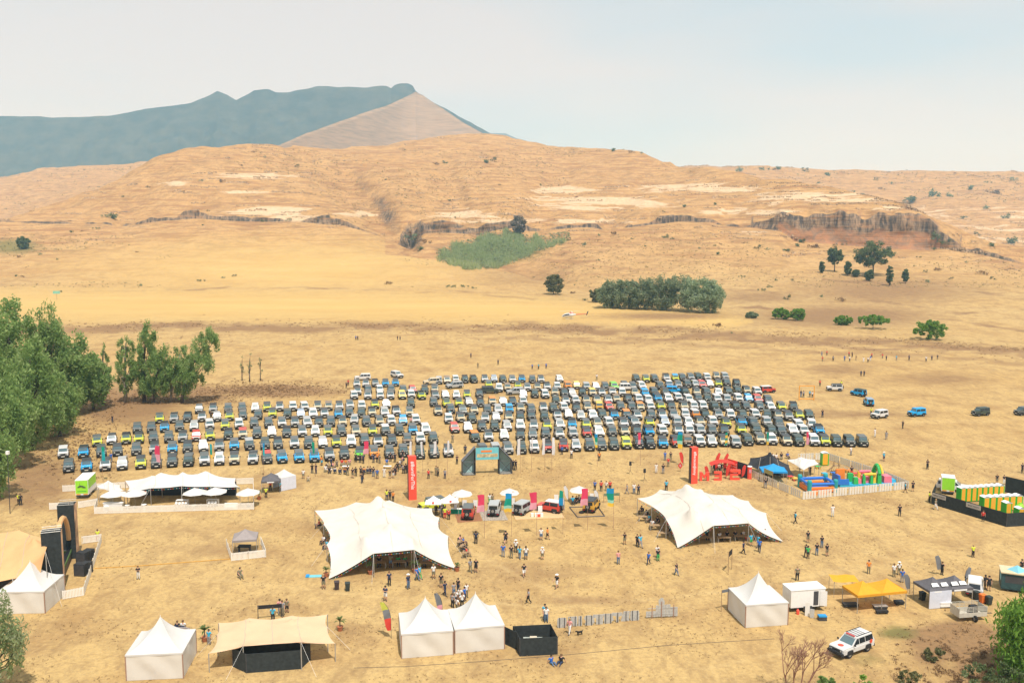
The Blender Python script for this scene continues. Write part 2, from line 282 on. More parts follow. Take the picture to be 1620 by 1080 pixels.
def nodes_ground(name):
    m = bpy.data.materials.new(name); m.use_nodes = True; t = m.node_tree; b = t.nodes['Principled BSDF']; l = t.links.new
    b.inputs['Roughness'].default_value = .95; b.inputs['Specular IOR Level'].default_value = .08
    geo = t.nodes.new('ShaderNodeNewGeometry'); at = t.nodes.new('ShaderNodeVertexColor'); at.layer_name = 'cover'
    sep = t.nodes.new('ShaderNodeSeparateColor'); l(at.outputs['Color'], sep.inputs[0])
    def noise(scale, det=5, rough=.55, stretch=None, dist=0):
        n = t.nodes.new('ShaderNodeTexNoise'); n.inputs['Scale'].default_value = scale; n.inputs['Detail'].default_value = det; n.inputs['Roughness'].default_value = rough; n.inputs['Distortion'].default_value = dist
        if stretch:
            mp = t.nodes.new('ShaderNodeMapping'); mp.inputs['Scale'].default_value = stretch; l(geo.outputs['Position'], mp.inputs['Vector']); l(mp.outputs[0], n.inputs['Vector'])
        else: l(geo.outputs['Position'], n.inputs['Vector'])
        return n.outputs['Fac']
    def rng_(x, a, b2, c=0., d=1.):
        r = t.nodes.new('ShaderNodeMapRange'); r.inputs[1].default_value = a; r.inputs[2].default_value = b2; r.inputs[3].default_value = c; r.inputs[4].default_value = d; l(x, r.inputs[0]); return r.outputs[0]
    def mix(f, a, c):
        n = t.nodes.new('ShaderNodeMix'); n.data_type = 'RGBA'
        for k, x in (('Factor', f), ('A', a), ('B', c)):
            if isinstance(x, tuple): n.inputs[k].default_value = x + (1,)
            elif isinstance(x, float): n.inputs[k].default_value = x
            else: l(x, n.inputs[k])
        return n.outputs['Result']
    def op(o, a, c=None):
        n = t.nodes.new('ShaderNodeMath'); n.operation = o
        for i, x in enumerate((a, c)):
            if x is None: continue
            if isinstance(x, (float, int)): n.inputs[i].default_value = x
            else: l(x, n.inputs[i])
        return n.outputs[0]
    at2 = t.nodes.new('ShaderNodeVertexColor'); at2.layer_name = 'wear'; sep2 = t.nodes.new('ShaderNodeSeparateColor'); l(at2.outputs['Color'], sep2.inputs[0])
    sp = t.nodes.new('ShaderNodeSeparateXYZ'); l(geo.outputs['Position'], sp.inputs[0])
    hillf = rng_(sp.outputs['Y'], 540, 840)
    big = noise(.012, 4); midn = noise(.09, 6, .6); small = noise(1.1, 6, .7); fine = noise(5.0, 3, .6)
    strk = noise(.35, 5, .65, (1, .45, 1), .6)
    straw = mix(rng_(big, .35, .65), (.53, .375, .165), (.50, .335, .135))
    ochre = mix(rng_(big, .35, .65), (.55, .33, .14), (.50, .288, .115))
    col = mix(hillf, straw, ochre)
    col = mix(rng_(midn, .48, .68, 0, .6), col, (.29, .165, .07))
    col = mix(op('MULTIPLY', rng_(noise(.05, 8, .78), .5, .62, 0, .85), hillf), col, (.26, .15, .068))
    col = mix(op('MULTIPLY', rng_(noise(.045, 7, .75, None, 1.5), .53, .64, 0, .7), hillf), col, (.56, .36, .16))
    col = mix(rng_(strk, .48, .7, 0, .55), col, (.255, .155, .072))
    col = mix(op('MULTIPLY', rng_(noise(.7, 6, .7, (1, .5, 1), .8), .5, .66, 0, .45), rng_(hillf, 1., 0.)), col, (.235, .145, .07))
    col = mix(rng_(small, .5, .72, 0, .5), col, (.22, .138, .066))
    grn = noise(2.3, 6, .75); col = mix(rng_(grn, .48, .66, 0, .5), col, (.27, .185, .095))
    col = mix(rng_(grn, .44, .3, 0, .4), col, (.64, .48, .26))
    strata = noise(.05, 6, .65, (.35, .35, 8), .5)
    col = mix(op('MULTIPLY', rng_(strata, .5, .6, 0, .75), hillf), col, (.29, .15, .068))
    col = mix(op('MULTIPLY', rng_(noise(.22, 5, .75, (.5, .5, 2.0)), .6, .7, 0, .6), hillf), col, (.17, .125, .06))
    fld = mix(rng_(noise(.03, 4, .6, (.4, 1.6, 1)), .35, .65), (.56, .395, .15), (.53, .35, .125))
    fld = mix(rng_(small, .45, .8, 0, .3), fld, (.36, .23, .09))
    al = at.outputs['Alpha']; col = mix(al, col, fld)
    bn = rng_(op('ADD', op('MULTIPLY', sep.outputs[1], 1.1), op('MULTIPLY', noise(.28, 6, .7), .9)), .6, 1.1, 0, .9)
    col = mix(bn, col, mix(rng_(small, .4, .6), (.215, .13, .068), (.28, .165, .08)))
    gn = rng_(op('ADD', sep.outputs[2], noise(.18, 6, .7)), .95, 1.35, 0, .8)
    col = mix(gn, col, (.15, .145, .05))
    rn = op('ADD', op('MULTIPLY', sep.outputs[0], .42), noise(.055, 7, .68, (.2, .2, 2.4), 1.3))
    rn = op('ADD', rn, op('MULTIPLY', noise(.3, 6, .75, (.5, .5, 1.5)), .22))
    col = mix(rng_(rn, .92, .98), col, mix(rng_(noise(.25, 5), .35, .65), (.62, .47, .3), (.52, .37, .22)))
    # bare sandstone where the ground is steep
    nz = t.nodes.new('ShaderNodeSeparateXYZ'); l(geo.outputs['True Normal'], nz.inputs[0])
    steep = rng_(nz.outputs['Z'], .78, .55)
    cl = mix(rng_(noise(.3, 6, .7, (1, 1, .15), .3), .42, .62), (.085, .07, .06), (.36, .25, .16))
    cl = mix(rng_(noise(.12, 4, .6, (.3, .3, 2.5)), .55, .68, 0, .7), cl, (.45, .24, .11))
    low = mix(rng_(noise(.14, 6, .7, (1, 1, 1.3), .8), .42, .6), (.42, .21, .105), (.27, .175, .115))
    cl = mix(rng_(op('ADD', sep2.outputs[1], op('MULTIPLY', noise(.05, 3), .5)), .62, .8), low, cl)
    col = mix(steep, col, cl)
    col = mix(op('MULTIPLY', sep2.outputs[0], rng_(noise(.5, 4), .35, .65, .0, .38)), col, (.60, .44, .21))
    l(col, b.inputs['Base Color'])
    bp = t.nodes.new('ShaderNodeBump'); bp.inputs['Strength'].default_value = .5; bp.inputs['Distance'].default_value = .25
    l(op('ADD', small, op('MULTIPLY', strk, 1.5)), bp.inputs['Height'])
    bp2 = t.nodes.new('ShaderNodeBump'); bp2.inputs['Strength'].default_value = .55; bp2.inputs['Distance'].default_value = 3.0
    l(op('MULTIPLY', op('ADD', midn, strata), hillf), bp2.inputs['Height']); l(bp.outputs[0], bp2.inputs['Normal']); l(bp2.outputs[0], b.inputs['Normal'])
    return m
GM = nodes_ground('dry_grassland')
me = npmesh('ground', V, Q, GM, True)
ca = me.color_attributes.new('cover', 'FLOAT_COLOR', 'POINT')
c2 = me.color_attributes.new('wear', 'FLOAT_COLOR', 'POINT'); c2.data.foreach_set('color', np.stack([track, crel, track * 0, track * 0 + 1], -1).reshape(-1).astype(np.float32))
ca.data.foreach_set('color', np.stack([rock, bank, green, field], -1).reshape(-1).astype(np.float32))
g = link(bpy.data.objects.new('ground', me)); g['kind'] = 'structure'; g['label'] = 'dry golden grassland rising to sandstone hills'
# ---------------------------------------------------------------- far mountains
def mountain(name, prof, y0, base_drop, back, col, label, seed, amp, zst=2.0):
    cu, cY, cz = contour(prof); xs = np.linspace(cu[0], cu[-1], 760)
    yc, zc = smooth1(np.interp(xs, cu, cY), 40), np.interp(xs, cu, cz); R = []
    zb = 40.
    for t in np.concatenate([np.linspace(0, .72, 34), np.linspace(.73, 1, 26)]):
        Y = y0 + (yc - y0) * t; z = zb + (zc - zb) * (.16 * t + .30 * t**2 + .54 * t**4)
        R.append((xs * Y, Y, z, t))
    for t in (.15, .5, 1.): R.append((xs * (yc + back * t), yc + back * t, zc - (zc - zb) * t, 1.0))
    VX = np.array([r[0] for r in R]); VY = np.array([np.broadcast_to(r[1], xs.shape) for r in R]); VZ = np.array([r[2] for r in R]); T = np.array([r[3] for r in R])[:, None]
    env = np.clip(T * 6, 0, 1) * np.clip((1.02 - T) * 5, 0.04, 1)
    VZ = VZ - env * amp * np.abs(fbm(VX / 420, VY / 1500, seed, 4)) + env * amp * .25 * fbm(VX / 90, VY / 90, seed + 9, 3) + env * amp * .10 * np.sin(VZ / 14.)
    V = np.stack([VX, VY, VZ], -1).reshape(-1, 3); nr, nc = VX.shape
    ii = (np.arange(nr - 1)[:, None] * nc + np.arange(nc - 1)[None, :]).ravel(); Q = np.stack([ii, ii + 1, ii + nc + 1, ii + nc], -1)
    m = bpy.data.materials.new(name); m.use_nodes = True; t = m.node_tree; b = t.nodes['Principled BSDF']; b.inputs['Roughness'].default_value = 1; b.inputs['Specular IOR Level'].default_value = 0
    ge = t.nodes.new('ShaderNodeNewGeometry'); mp = t.nodes.new('ShaderNodeMapping'); mp.inputs['Scale'].default_value = (1, 1, zst)
    n = t.nodes.new('ShaderNodeTexNoise'); n.inputs['Scale'].default_value = .011; n.inputs['Detail'].default_value = 8; n.inputs['Roughness'].default_value = .65
    r = t.nodes.new('ShaderNodeValToRGB'); r.color_ramp.elements[0].position = .38; r.color_ramp.elements[1].position = .64
    r.color_ramp.elements[0].color = col[0] + (1,); r.color_ramp.elements[1].color = col[1] + (1,)
    for a, c in ((ge.outputs['Position'], mp.inputs[0]), (mp.outputs[0], n.inputs['Vector']), (n.outputs['Fac'], r.inputs[0]), (r.outputs[0], b.inputs['Base Color'])): t.links.new(a, c)
    o = link(bpy.data.objects.new(name, npmesh(name, V, Q, m, True))); o['kind'] = 'structure'; o['label'] = label
    return o
mountain('mountain_ridge', [(-420, 190, 4600), (-150, 186, 4600), (0, 179, 4600), (60, 181, 4600), (110, 182, 4600), (170, 180, 4600), (205, 176, 4600), (260, 168, 4600), (302, 162, 4600), (325, 152, 4600), (344, 144, 4600), (358, 150, 4600), (374, 158, 4600), (388, 151, 4600), (402, 143, 4600), (425, 142, 4600), (436, 146, 4600), (458, 146, 4600), (478, 141, 4600), (500, 135, 4600), (540, 134, 4600), (612, 134, 4600), (619, 137, 4600), (623, 132, 4600), (628, 129, 4600), (635, 127, 4600), (646, 127, 4600), (653, 131, 4600), (657, 139, 4600), (665, 147, 4650), (720, 180, 4750), (790, 217, 4900), (840, 236, 5000)], 2950, 0, 1500, ((.03, .043, .045), (.075, .078, .064)), 'basalt mountain ridge, darkened in colour for cloud shadow, with a flat-topped knob on its summit', 41, 120)  # cloud shadow over the ridge is put into its dark base colour
mountain('mountain_spur', [(395, 246, 2950), (440, 229, 3050), (500, 205, 3300), (560, 183, 3600), (610, 166, 3900), (645, 152, 4150), (657, 146, 4200), (668, 150, 4200), (700, 170, 4150), (735, 193, 4050), (775, 216, 3950), (830, 240, 3900), (880, 262, 3850)], 2500, 0, 300, ((.23, .15, .09), (.36, .235, .135)), 'sunlit ochre grass spur running up to the knob of the mountain', 57, 40, 14.0)
mountain('far_ridge', [(740, 222, 8200), (775, 211, 8200), (800, 211, 8200), (818, 219, 8200), (840, 225, 8200), (860, 232, 8200), (900, 233, 8200), (940, 236, 8200), (1010, 250, 8200)], 7000, 0, 600, ((.05, .055, .05), (.09, .085, .07)), 'faint blue ridge showing beside the mountain spur', 63, 50)
# ---------------------------------------------------------------- haze: one closed box of even smoky air
hz = MB().box(-7600, 7600, -160, 9600, -1.2, 905).build('haze', bpy.data.materials.new('smoky_air'))
hz['kind'] = 'stuff'; hz['label'] = 'thin pale smoke haze hanging over the valley'
hm = hz.data.materials[0]; hm.use_nodes = True; hm.node_tree.nodes.clear()
ho = hm.node_tree.nodes.new('ShaderNodeOutputMaterial'); hv = hm.node_tree.nodes.new('ShaderNodeVolumePrincipled')
hv.inputs['Density'].default_value = 1.3e-4; hv.inputs['Color'].default_value = (.40, .74, 1.0, 1); hv.inputs['Absorption Color'].default_value = (1, 1, 1, 1); hv.inputs['Anisotropy'].default_value = 0.0
hm.node_tree.links.new(hv.outputs[0], ho.inputs['Volume'])

# broken sandstone ledges standing out of the hillsides, too many and small to count
r = np.random.default_rng(19); b = MB(); nled = 0
cand = [(i, j) for i in range(0, nr) if 4.3 < RK[i] < 8.9 or 10.3 < RK[i] < 11.9 for j in range(60, nc - 60, 5)]
for q in r.permutation(len(cand)):
    i, j = cand[q]
    if nled > 430: break
    px, py = PXg[i, j], PYg[i, j]
    if not (-40 < px < 1660) or 5 <= RK[i] < 6.1: continue
    dens = .2 + .8 * (rock[i, j] > .15) + (.6 if 650 < px < 1240 and 300 < py < 362 else 0) + (.4 if px > 1250 and RK[i] > 10 else 0)
    if px < 640 and py > 362: dens *= .08
    if r.uniform() > dens: continue
    z0 = RZ[i, j]; ii_ = i; n = int(r.integers(3, 16)); nled += 1; hh = r.uniform(.35, 1.3) * RYc[i, j] / 950
    for k in range(n):
        jj = j + k; z0 += r.normal() * .12
        c = np.arange(max(1, ii_ - 3), min(nr - 1, ii_ + 4)); ii_ = int(c[np.argmin(np.abs(RZ[c, jj] - z0))])
        if abs(RZ[ii_, jj] - z0) > 4 or r.uniform() < .12: continue
        x, y, z = RX[ii_, jj], RYc[ii_, jj], RZ[ii_, jj]; w_ = (RX[ii_, jj + 1] - x) * r.uniform(.6, 1.25); h2 = hh * r.uniform(.5, 1.3); d_2 = r.uniform(.6, 2.0)
        b.hexa([(x, y - d_2 + r.normal() * .3, z - .6), (x + w_, y - d_2 + r.normal() * .3, z - .6), (x + w_, y + 1.5, z - .6), (x, y + 1.5, z - .6), (x + .1, y - d_2 * .8, z + h2), (x + w_ - .1, y - d_2 * .8, z + h2 * r.uniform(.7, 1)), (x + w_, y + 1.5, z + h2 * .8), (x, y + 1.5, z + h2 * .8)])
o = b.build('rock_ledges', mat('ledge_stone', (.40, .28, .17), .95, .45, .35, bump=.6)); o['kind'] = 'stuff'; tag(o, 'broken sandstone ledges cropping out along the hillsides', 'rocks')
# ---------------------------------------------------------------- vegetation
def leaves(cent, size, up=0.0, asp=.5, seed=0):
    """one leaf-spray quad per centre; up>0 turns them along the vertical"""
    r = np.random.default_rng(seed); n = len(cent)
    a = r.normal(size=(n, 3)); a[:, 2] = a[:, 2] * (1 - abs(up)) + np.sign(up + 1e-9) * abs(up) * 2.0
    a /= np.linalg.norm(a, axis=1, keepdims=True)
    b = np.cross(a, r.normal(size=(n, 3))); b /= np.linalg.norm(b, axis=1, keepdims=True)
    s = size * r.uniform(.6, 1.4, (n, 1)); a = a * s; b = b * s * asp
    V = np.stack([cent - a, cent + b * .8, cent + a, cent - b * .8], 1).reshape(-1, 3)
    return V, np.arange(4 * n).reshape(n, 4)
def leafmat(name, cols, sub=.3):
    if name in MATS: return MATS[name]
    m = bpy.data.materials.new(name); m.use_nodes = True; t = m.node_tree; b = t.nodes['Principled BSDF']
    b.inputs['Roughness'].default_value = .6; b.inputs['Specular IOR Level'].default_value = .25
    g = t.nodes.new('ShaderNodeNewGeometry'); r = t.nodes.new('ShaderNodeValToRGB')
    while len(r.color_ramp.elements) < len(cols): r.color_ramp.elements.new(.5)
    for i, c in enumerate(cols): r.color_ramp.elements[i].position = i / (len(cols) - 1); r.color_ramp.elements[i].color = c + (1,)
    n = t.nodes.new('ShaderNodeTexNoise'); n.inputs['Scale'].default_value = .45; n.inputs['Detail'].default_value = 3
    a = t.nodes.new('ShaderNodeMath'); a.operation = 'MULTIPLY_ADD'; a.inputs[1].default_value = .5
    s2 = t.nodes.new('ShaderNodeMapRange'); s2.inputs[1].default_value = .3; s2.inputs[2].default_value = .7; s2.inputs[4].default_value = .5
    l = t.links.new; l(g.outputs['Position'], n.inputs['Vector']); l(n.outputs['Fac'], s2.inputs[0]); l(g.outputs['Random Per Island'], a.inputs[0]); l(s2.outputs[0], a.inputs[2])
    l(a.outputs[0], r.inputs[0]); l(r.outputs[0], b.inputs['Base Color'])
    tr = t.nodes.new('ShaderNodeBsdfTranslucent'); ms = t.nodes.new('ShaderNodeMixShader'); ms.inputs[0].default_value = sub
    l(r.outputs[0], tr.inputs['Color']); l(b.outputs[0], ms.inputs[1]); l(tr.outputs[0], ms.inputs[2]); l(ms.outputs[0], t.nodes['Material Output'].inputs['Surface'])
    MATS[name] = m; return m
LG = leafmat('poplar_leaf', [(.11, .2, .05), (.2, .31, .085), (.32, .45, .14), (.48, .55, .27)], .5)
LW = leafmat('willow_leaf', [(.09, .2, .025), (.15, .3, .04), (.22, .38, .06), (.3, .42, .1)], .45)
LD = leafmat('dark_leaf', [(.075, .115, .045), (.13, .175, .07), (.2, .24, .11)], .4)
LR = leafmat('grey_green_leaf', [(.13, .18, .08), (.2, .26, .13), (.28, .33, .19), (.38, .42, .28)], .45)
LO = leafmat('olive_leaf', [(.09, .1, .035), (.15, .15, .06), (.2, .19, .08)])
LB = leafmat('dry_leaf', [(.16, .095, .05), (.25, .15, .075), (.33, .22, .11)])
BARK = mat('bark', (.12, .09, .07), .9, .3, 2.0, bump=.4); BARKP = mat('pale_bark', (.3, .26, .2), .9, .25, 2.0)
def crown_pts(r, n, clumps, rad, zst):
    k = r.integers(0, len(clumps), n); c = clumps[k]
    d = r.normal(size=(n, 3)); d /= np.linalg.norm(d, axis=1, keepdims=True)
    d = d * (r.uniform(0, 1, (n, 1)) ** .45) * rad[k][:, None]; d[:, 2] *= zst
    return c + d
def tree(name, label, base, h, wd, n, leaf, lm, style='round', lean=(0, 0), seed=1, group=None, cat='tree', bark=None, clear=.18, nc=None, trunk=True, rk=1.0, zk=1.0):
    r = np.random.default_rng(seed); t = thing(name, label, cat, base, 0, group)
    nc = nc or max(9, int(26 + 4 * wd)); cl = []
    zc, zr = h * (1 + clear) / 2, h * (1 - clear) / 2
    while len(cl) < nc:
        p = r.uniform(-1, 1, 3)
        q = np.linalg.norm(p)
        if q > 1 or q < .35: continue
        if style == 'poplar' and abs(p[0]) + abs(p[1]) > 1.15 - .75 * max(0, p[2]): continue
        if style == 'willow' and p[2] < -.3 and q < .6: continue
        cl.append((p[0] * wd / 2 * .86, p[1] * wd / 2 * .86, zc + p[2] * zr * .9))
    cl = np.array(cl); lz = (cl[:, 2] / h) ** 1.3; cl[:, 0] += lean[0] * lz; cl[:, 1] += lean[1] * lz
    rad = rk * r.uniform(.12, .24, nc) * min(wd, h) * (.9 if style != 'poplar' else .75)
    zst = zk * {'round': .85, 'poplar': 1.9, 'willow': 1.5, 'flat': .55}[style]
    c = crown_pts(r, n, cl, rad, zst)
    if style == 'willow':     # hanging strands below each clump
        m = n // 2; k = r.integers(0, nc, m); s = cl[k] + r.normal(size=(m, 3)) * rad[k][:, None] * .55; s[:, 2] = np.maximum(.25, s[:, 2] - r.uniform(0, 1, m) ** .8 * h * .45)
        c = np.concatenate([c[:n - m], s])
    c = c[c[:, 2] > .15]
    V, Q = leaves(c, leaf, {'round': .1, 'poplar': .55, 'willow': -.75, 'flat': .0}[style], .38 if style in ('poplar', 'willow') else .6, seed)
    link(bpy.data.objects.new('crown', npmesh('crown', V, Q, lm)), t)
    if trunk:
        b = MB(); tp = Vector((lean[0] * .7, lean[1] * .7, h * .8)); r0 = max(.08, h * .018)
        pts = [Vector((0, 0, -.3)), Vector((lean[0] * .12, lean[1] * .12, h * .28)), Vector((lean[0] * .38, lean[1] * .38, h * .55)), tp]
        b.path(pts, [r0 * 1.3, r0, r0 * .65, r0 * .2], 7)
        for i in r.permutation(nc)[:min(nc, 16)]:
            e = Vector(cl[i]); zz = min(e.z * .62, h * .62); f = max(0, zz / (h * .55)); s = Vector((lean[0] * .38 * f, lean[1] * .38 * f, zz))
            md = (s + e) / 2 + Vector((0, 0, -.04 * h)); b.path([s, md, e], [r0 * .42, r0 * .28, r0 * .09], 5)
        b.build('trunk', bark or BARK, t, smooth=True)
    return t
# big poplars along the left edge
LP = [(-35, 700, 29, 17, 5200), (25, 668, 28, 15, 5200), (72, 662, 26.5, 13, 5000), (118, 655, 19, 12, 3600), (50, 712, 22, 13, 4800), (5, 742, 20, 13, 4600), (95, 690, 15, 10, 3000), (-20, 790, 15, 10, 3000), (148, 648, 13.5, 9, 2600)]
lpl = ['tall leafy poplar at the very left edge of the photo', 'tallest bushy poplar of the dark grove at left', 'pointed poplar rising highest on the right side of the left grove', 'broad lower poplar at the right flank of the left grove', 'feathery poplar in front of the left grove', 'light green sapling thicket tree at left edge in front of the grove', 'short leafy poplar nearest the parked lime car', 'sparse young poplar by the stage tents at left edge', 'drooping side tree at the right end of the left grove']
for i, (px, py, h, wd, n) in enumerate(LP):
    tree('poplar_tree', lpl[i], P(px, py), h, wd * 1.08, int(n * 3.0), .34, LG, 'poplar' if i in (2, 4, 5, 6, 7) else 'round', (rng.uniform(-1, 3), 0), 100 + i, 'poplars of the left grove', clear=.04, nc=120, rk=.55, zk=2.0 if i not in (2, 4, 5, 6, 7) else 1.15)
# slimmer row beside the lot
ROWT = [(163, 640, 16, 3.6, 500, 'thin sparse poplar just right of the big left grove', 1), (199, 637, 18.5, 5, 1000, 'slim upright poplar, leftmost of the open tree row', 1), (228, 636, 20, 7, 2100, 'tall poplar with a split trunk in the open tree row', 1.5), (243, 637, 14.5, 7.5, 1700, 'dark stemmed leaning tree in the middle of the open tree row', 3.5), (270, 636, 15, 6.5, 1500, 'pale trunked leaning tree in the open tree row', 4.2), (287, 637, 19, 8, 2600, 'rightmost tree of the open row, leaning right over the parked cars', 9.5)]
for i, (px, py, h, wd, n, lb, ln) in enumerate(ROWT):
    tree('poplar_tree', lb, P(px, py), h, wd * 1.35, int(n * 4.2), .3, LG, 'poplar', (ln, 0), 140 + i, 'open row of poplars behind the lot', clear=.06, nc=70, rk=.6, bark=BARKP if i in (1, 4) else BARK)
for i, (px, py, h) in enumerate([(383, 602, 7.5), (395, 604, 8.5), (412, 602, 7)]):
    tree('sapling', ['leftmost of three thin bare saplings behind the lot', 'middle and tallest of three thin bare saplings behind the lot', 'rightmost of three thin bare saplings behind the lot'][i], P(px, py), h, 1.8, 90, .25, LR, 'poplar', (.3, 0), 160 + i, 'bare saplings behind the lot', 'sapling', nc=8)
# near bush bottom left, willow bottom right, bare tree bottom right
tree('riverside_bush', 'feathery grey-green bush in the bottom left corner', P(-6, 1098), 10.8, 6.2, 5200, .2, leafmat('silver_leaf', [(.16, .24, .08), (.26, .34, .14), (.38, .44, .24), (.5, .52, .36)], .55), 'poplar', (.6, 0), 170, cat='bush', nc=80, clear=.02, rk=.6, zk=1.4)
tree('willow_tree', 'bright green weeping willow cut by the right edge', P(1634, 1070), 9.6, 6.4, 9000, .3, LW, 'willow', (0, 0), 171, nc=42, clear=.05)
t = thing('bare_tree', 'leafless reddish-brown tree below the white tent at bottom right', 'tree', P(1258, 1100))
b = MB(); rr = random.Random(5)
def branch(p, d, ln, r, k):
    e = p + d * ln; b.tube(p, e, r, r * .7, 5)
    if k == 0: return
    for _ in range(3 if k > 2 else 4):
        q = (d + Vector((rr.uniform(-1, 1), rr.uniform(-1, 1), rr.uniform(-.15, .6))) * .75).normalized(); branch(p + d * ln * rr.uniform(.55, 1), q, ln * rr.uniform(.5, .72), r * .62, k - 1)
[branch(Vector((x_, 0, -.2)), Vector((x_ * .5, 0, 1)).normalized(), 2.7, .07, 5) for x_ in (-.5, -.1, .3, .7)]
b.build('trunk', mat('red_bark', (.27, .14, .10), .9, .2), t)
for i, (px, py, h, wd, lm, lb) in enumerate([(1375, 1098, 1.5, 3.4, LW, 'low bright green bush at the bottom edge right of the bare tree'), (1305, 1092, 1.3, 2.4, LG, 'low green bush at the bottom edge beside the bare tree'), (1440, 1085, 1.5, 3.0, LO, 'olive scrub bush below the white four-wheel drive'), (1545, 1082, 2.0, 3.4, LD, 'dark thorn bush under the willow at bottom right'), (1590, 1085, 2.2, 3.5, LD, 'darkest thorn bush in the bottom right corner'), (1478, 1045, 1.3, 2.6, LO, 'olive bush at the edge of the dark earth patch')]):
    tree('scrub_bush', lb, P(px, py), h, wd, 900, .13, lm, 'round', (0, 0), 180 + i, 'bushes along the bottom edge', 'bush', clear=.0, nc=16, trunk=False)
# far thicket and willows along the stream
TH = [(965, 487, 42, 52), (988, 488, 47, 62), (1015, 489, 50, 64), (1045, 490, 54, 68), (1075, 492, 58, 68), (1103, 494, 60, 66), (1124, 495, 55, 50)]
for i, (px, py, hp, wp) in enumerate(TH):
    p = on_terrain(px, py); sc = p.y / F
    tree('willow_thicket_tree', f"grey-green willow, {ordn(i + 1)} from left in the thicket behind the helicopter", p, hp * sc, wp * sc, 7000, .5, LR if i < 5 else leafmat('blue_green_leaf', [(.22, .3, .15), (.33, .42, .24), (.48, .54, .36)], .5), 'round', (0, 0), 200 + i, 'willow thicket behind the helicopter', clear=.0, nc=110, trunk=i == 0, rk=.55, zk=1.7)
for i, (px, py, hp, wp, lm, lb) in enumerate([(1237, 505, 19, 38, LW, 'left of two adjoining bright green willows on the stream'), (1262, 507, 20, 28, LW, 'right of two adjoining bright green willows on the stream'), (1188, 503, 10, 26, LR, 'small low pale willow left of the bright green pair'), (1333, 514, 16, 34, LW, 'small bright green willow in the gap of the stream bank'), (1381, 520, 22, 56, LW, 'wide bright green willow in the middle of the stream bank'), (1470, 537, 32, 58, LW, 'largest bright green weeping willow on the slope at right'), (876, 466, 34, 36, LO, 'olive bare-topped tree at the foot of the valley'), (37, 394, 20, 22, LD, 'dark round tree in the valley at far left'), (945, 478, 22, 34, LO, 'olive bush at the left end of the willow thicket'), (820, 372, 34, 26, leafmat('bare_twig', [(.2, .17, .14), (.28, .24, .19)]), 'bare grey tree above the reed bed'),
     (1320, 430, 40, 27, LD, 'upright dark tree left of the big gum tree'), (1381, 436, 54, 66, LD, 'big spreading gum tree below the cliff'), (1300, 432, 20, 9, LD, 'slim dark conifer, leftmost below the cliff'), (1341, 436, 24, 13, LD, 'small grey-green tree between the two larger ones'), (1354, 438, 12, 12, LD, 'dark low shrub under the gum tree on its left'), (1375, 444, 18, 16, LD, 'dark round shrub under the gum tree'), (1407, 452, 34, 12, LD, 'narrow conifer at the right foot of the gum tree'), (1432, 448, 23, 12, LD, 'lone dark conifer right of the gum tree')]):
    p = on_terrain(px, py); sc = p.y / F
    tree('willow_tree' if lm is LW else 'hillside_tree', lb, p, hp * sc, wp * sc, int(1500 + 80 * wp), max(.26, .0010 * p.y), lm, 'round', (0, 0), 230 + i, None, clear=.25 if px in (1381, 1320) else .0, nc=80, rk=.62)
# reed bed in the side valley
r = np.random.default_rng(3); pts = []
while len(pts) < 3400:
    px, py = r.uniform(690, 895), r.uniform(366, 427)
    jit = 7 * float(fbm(np.array([px / 9.]), np.array([py / 9.]), 55, 2)[0])
    if py + jit * .4 > np.interp(px, [690, 740, 790, 840, 895], [411, 427, 424, 402, 381]) or py + jit * 1.4 < np.interp(px, [690, 760, 800, 840, 895], [404, 384, 370, 384, 374]): continue
    pts.append(on_terrain(px, py))
c = np.array([(p.x, p.y, p.z) for p in pts]); c = np.repeat(c, 4, 0) + r.normal(size=(len(c) * 4, 3)) * (.9, 1.2, 0); hh = r.uniform(1.6, 5.2, len(c)) * (1 + .45 * fbm(c[:, 0] / 14, c[:, 1] / 14, 91, 2)); c[:, 2] += hh * .5
a = np.stack([r.normal(size=len(c)) * .16, r.normal(size=len(c)) * .1, np.ones(len(c))], 1) * (hh * .55)[:, None]; bb = np.stack([np.ones(len(c)), r.normal(size=len(c)) * .5, np.zeros(len(c))], 1) * r.uniform(.14, .4, len(c))[:, None]
V = np.stack([c - a - bb * .5, c - a + bb * .5, c + a * .4 + bb, c + a], 1).reshape(-1, 3)
o = link(bpy.data.objects.new('reed_bed', npmesh('reed_bed', V, np.arange(len(V)).reshape(-1, 4), leafmat('reed', [(.22, .32, .12), (.36, .44, .2), (.5, .54, .33)], .5)))); o['kind'] = 'stuff'; tag(o, 'tall green reeds filling the side valley below the rock ledge', 'reeds')
def f_rb(r):
    px, py = r.uniform(690, 900), r.uniform(366, 430)
    if py > np.interp(px, [690, 740, 790, 840, 900], [413, 429, 426, 406, 384]) or py < np.interp(px, [690, 760, 800, 840, 900], [398, 378, 366, 378, 370]): return None
    q = on_terrain(px, py); return (q.x, q.y, q.z + r.uniform(.3, 3.0)) if q else None
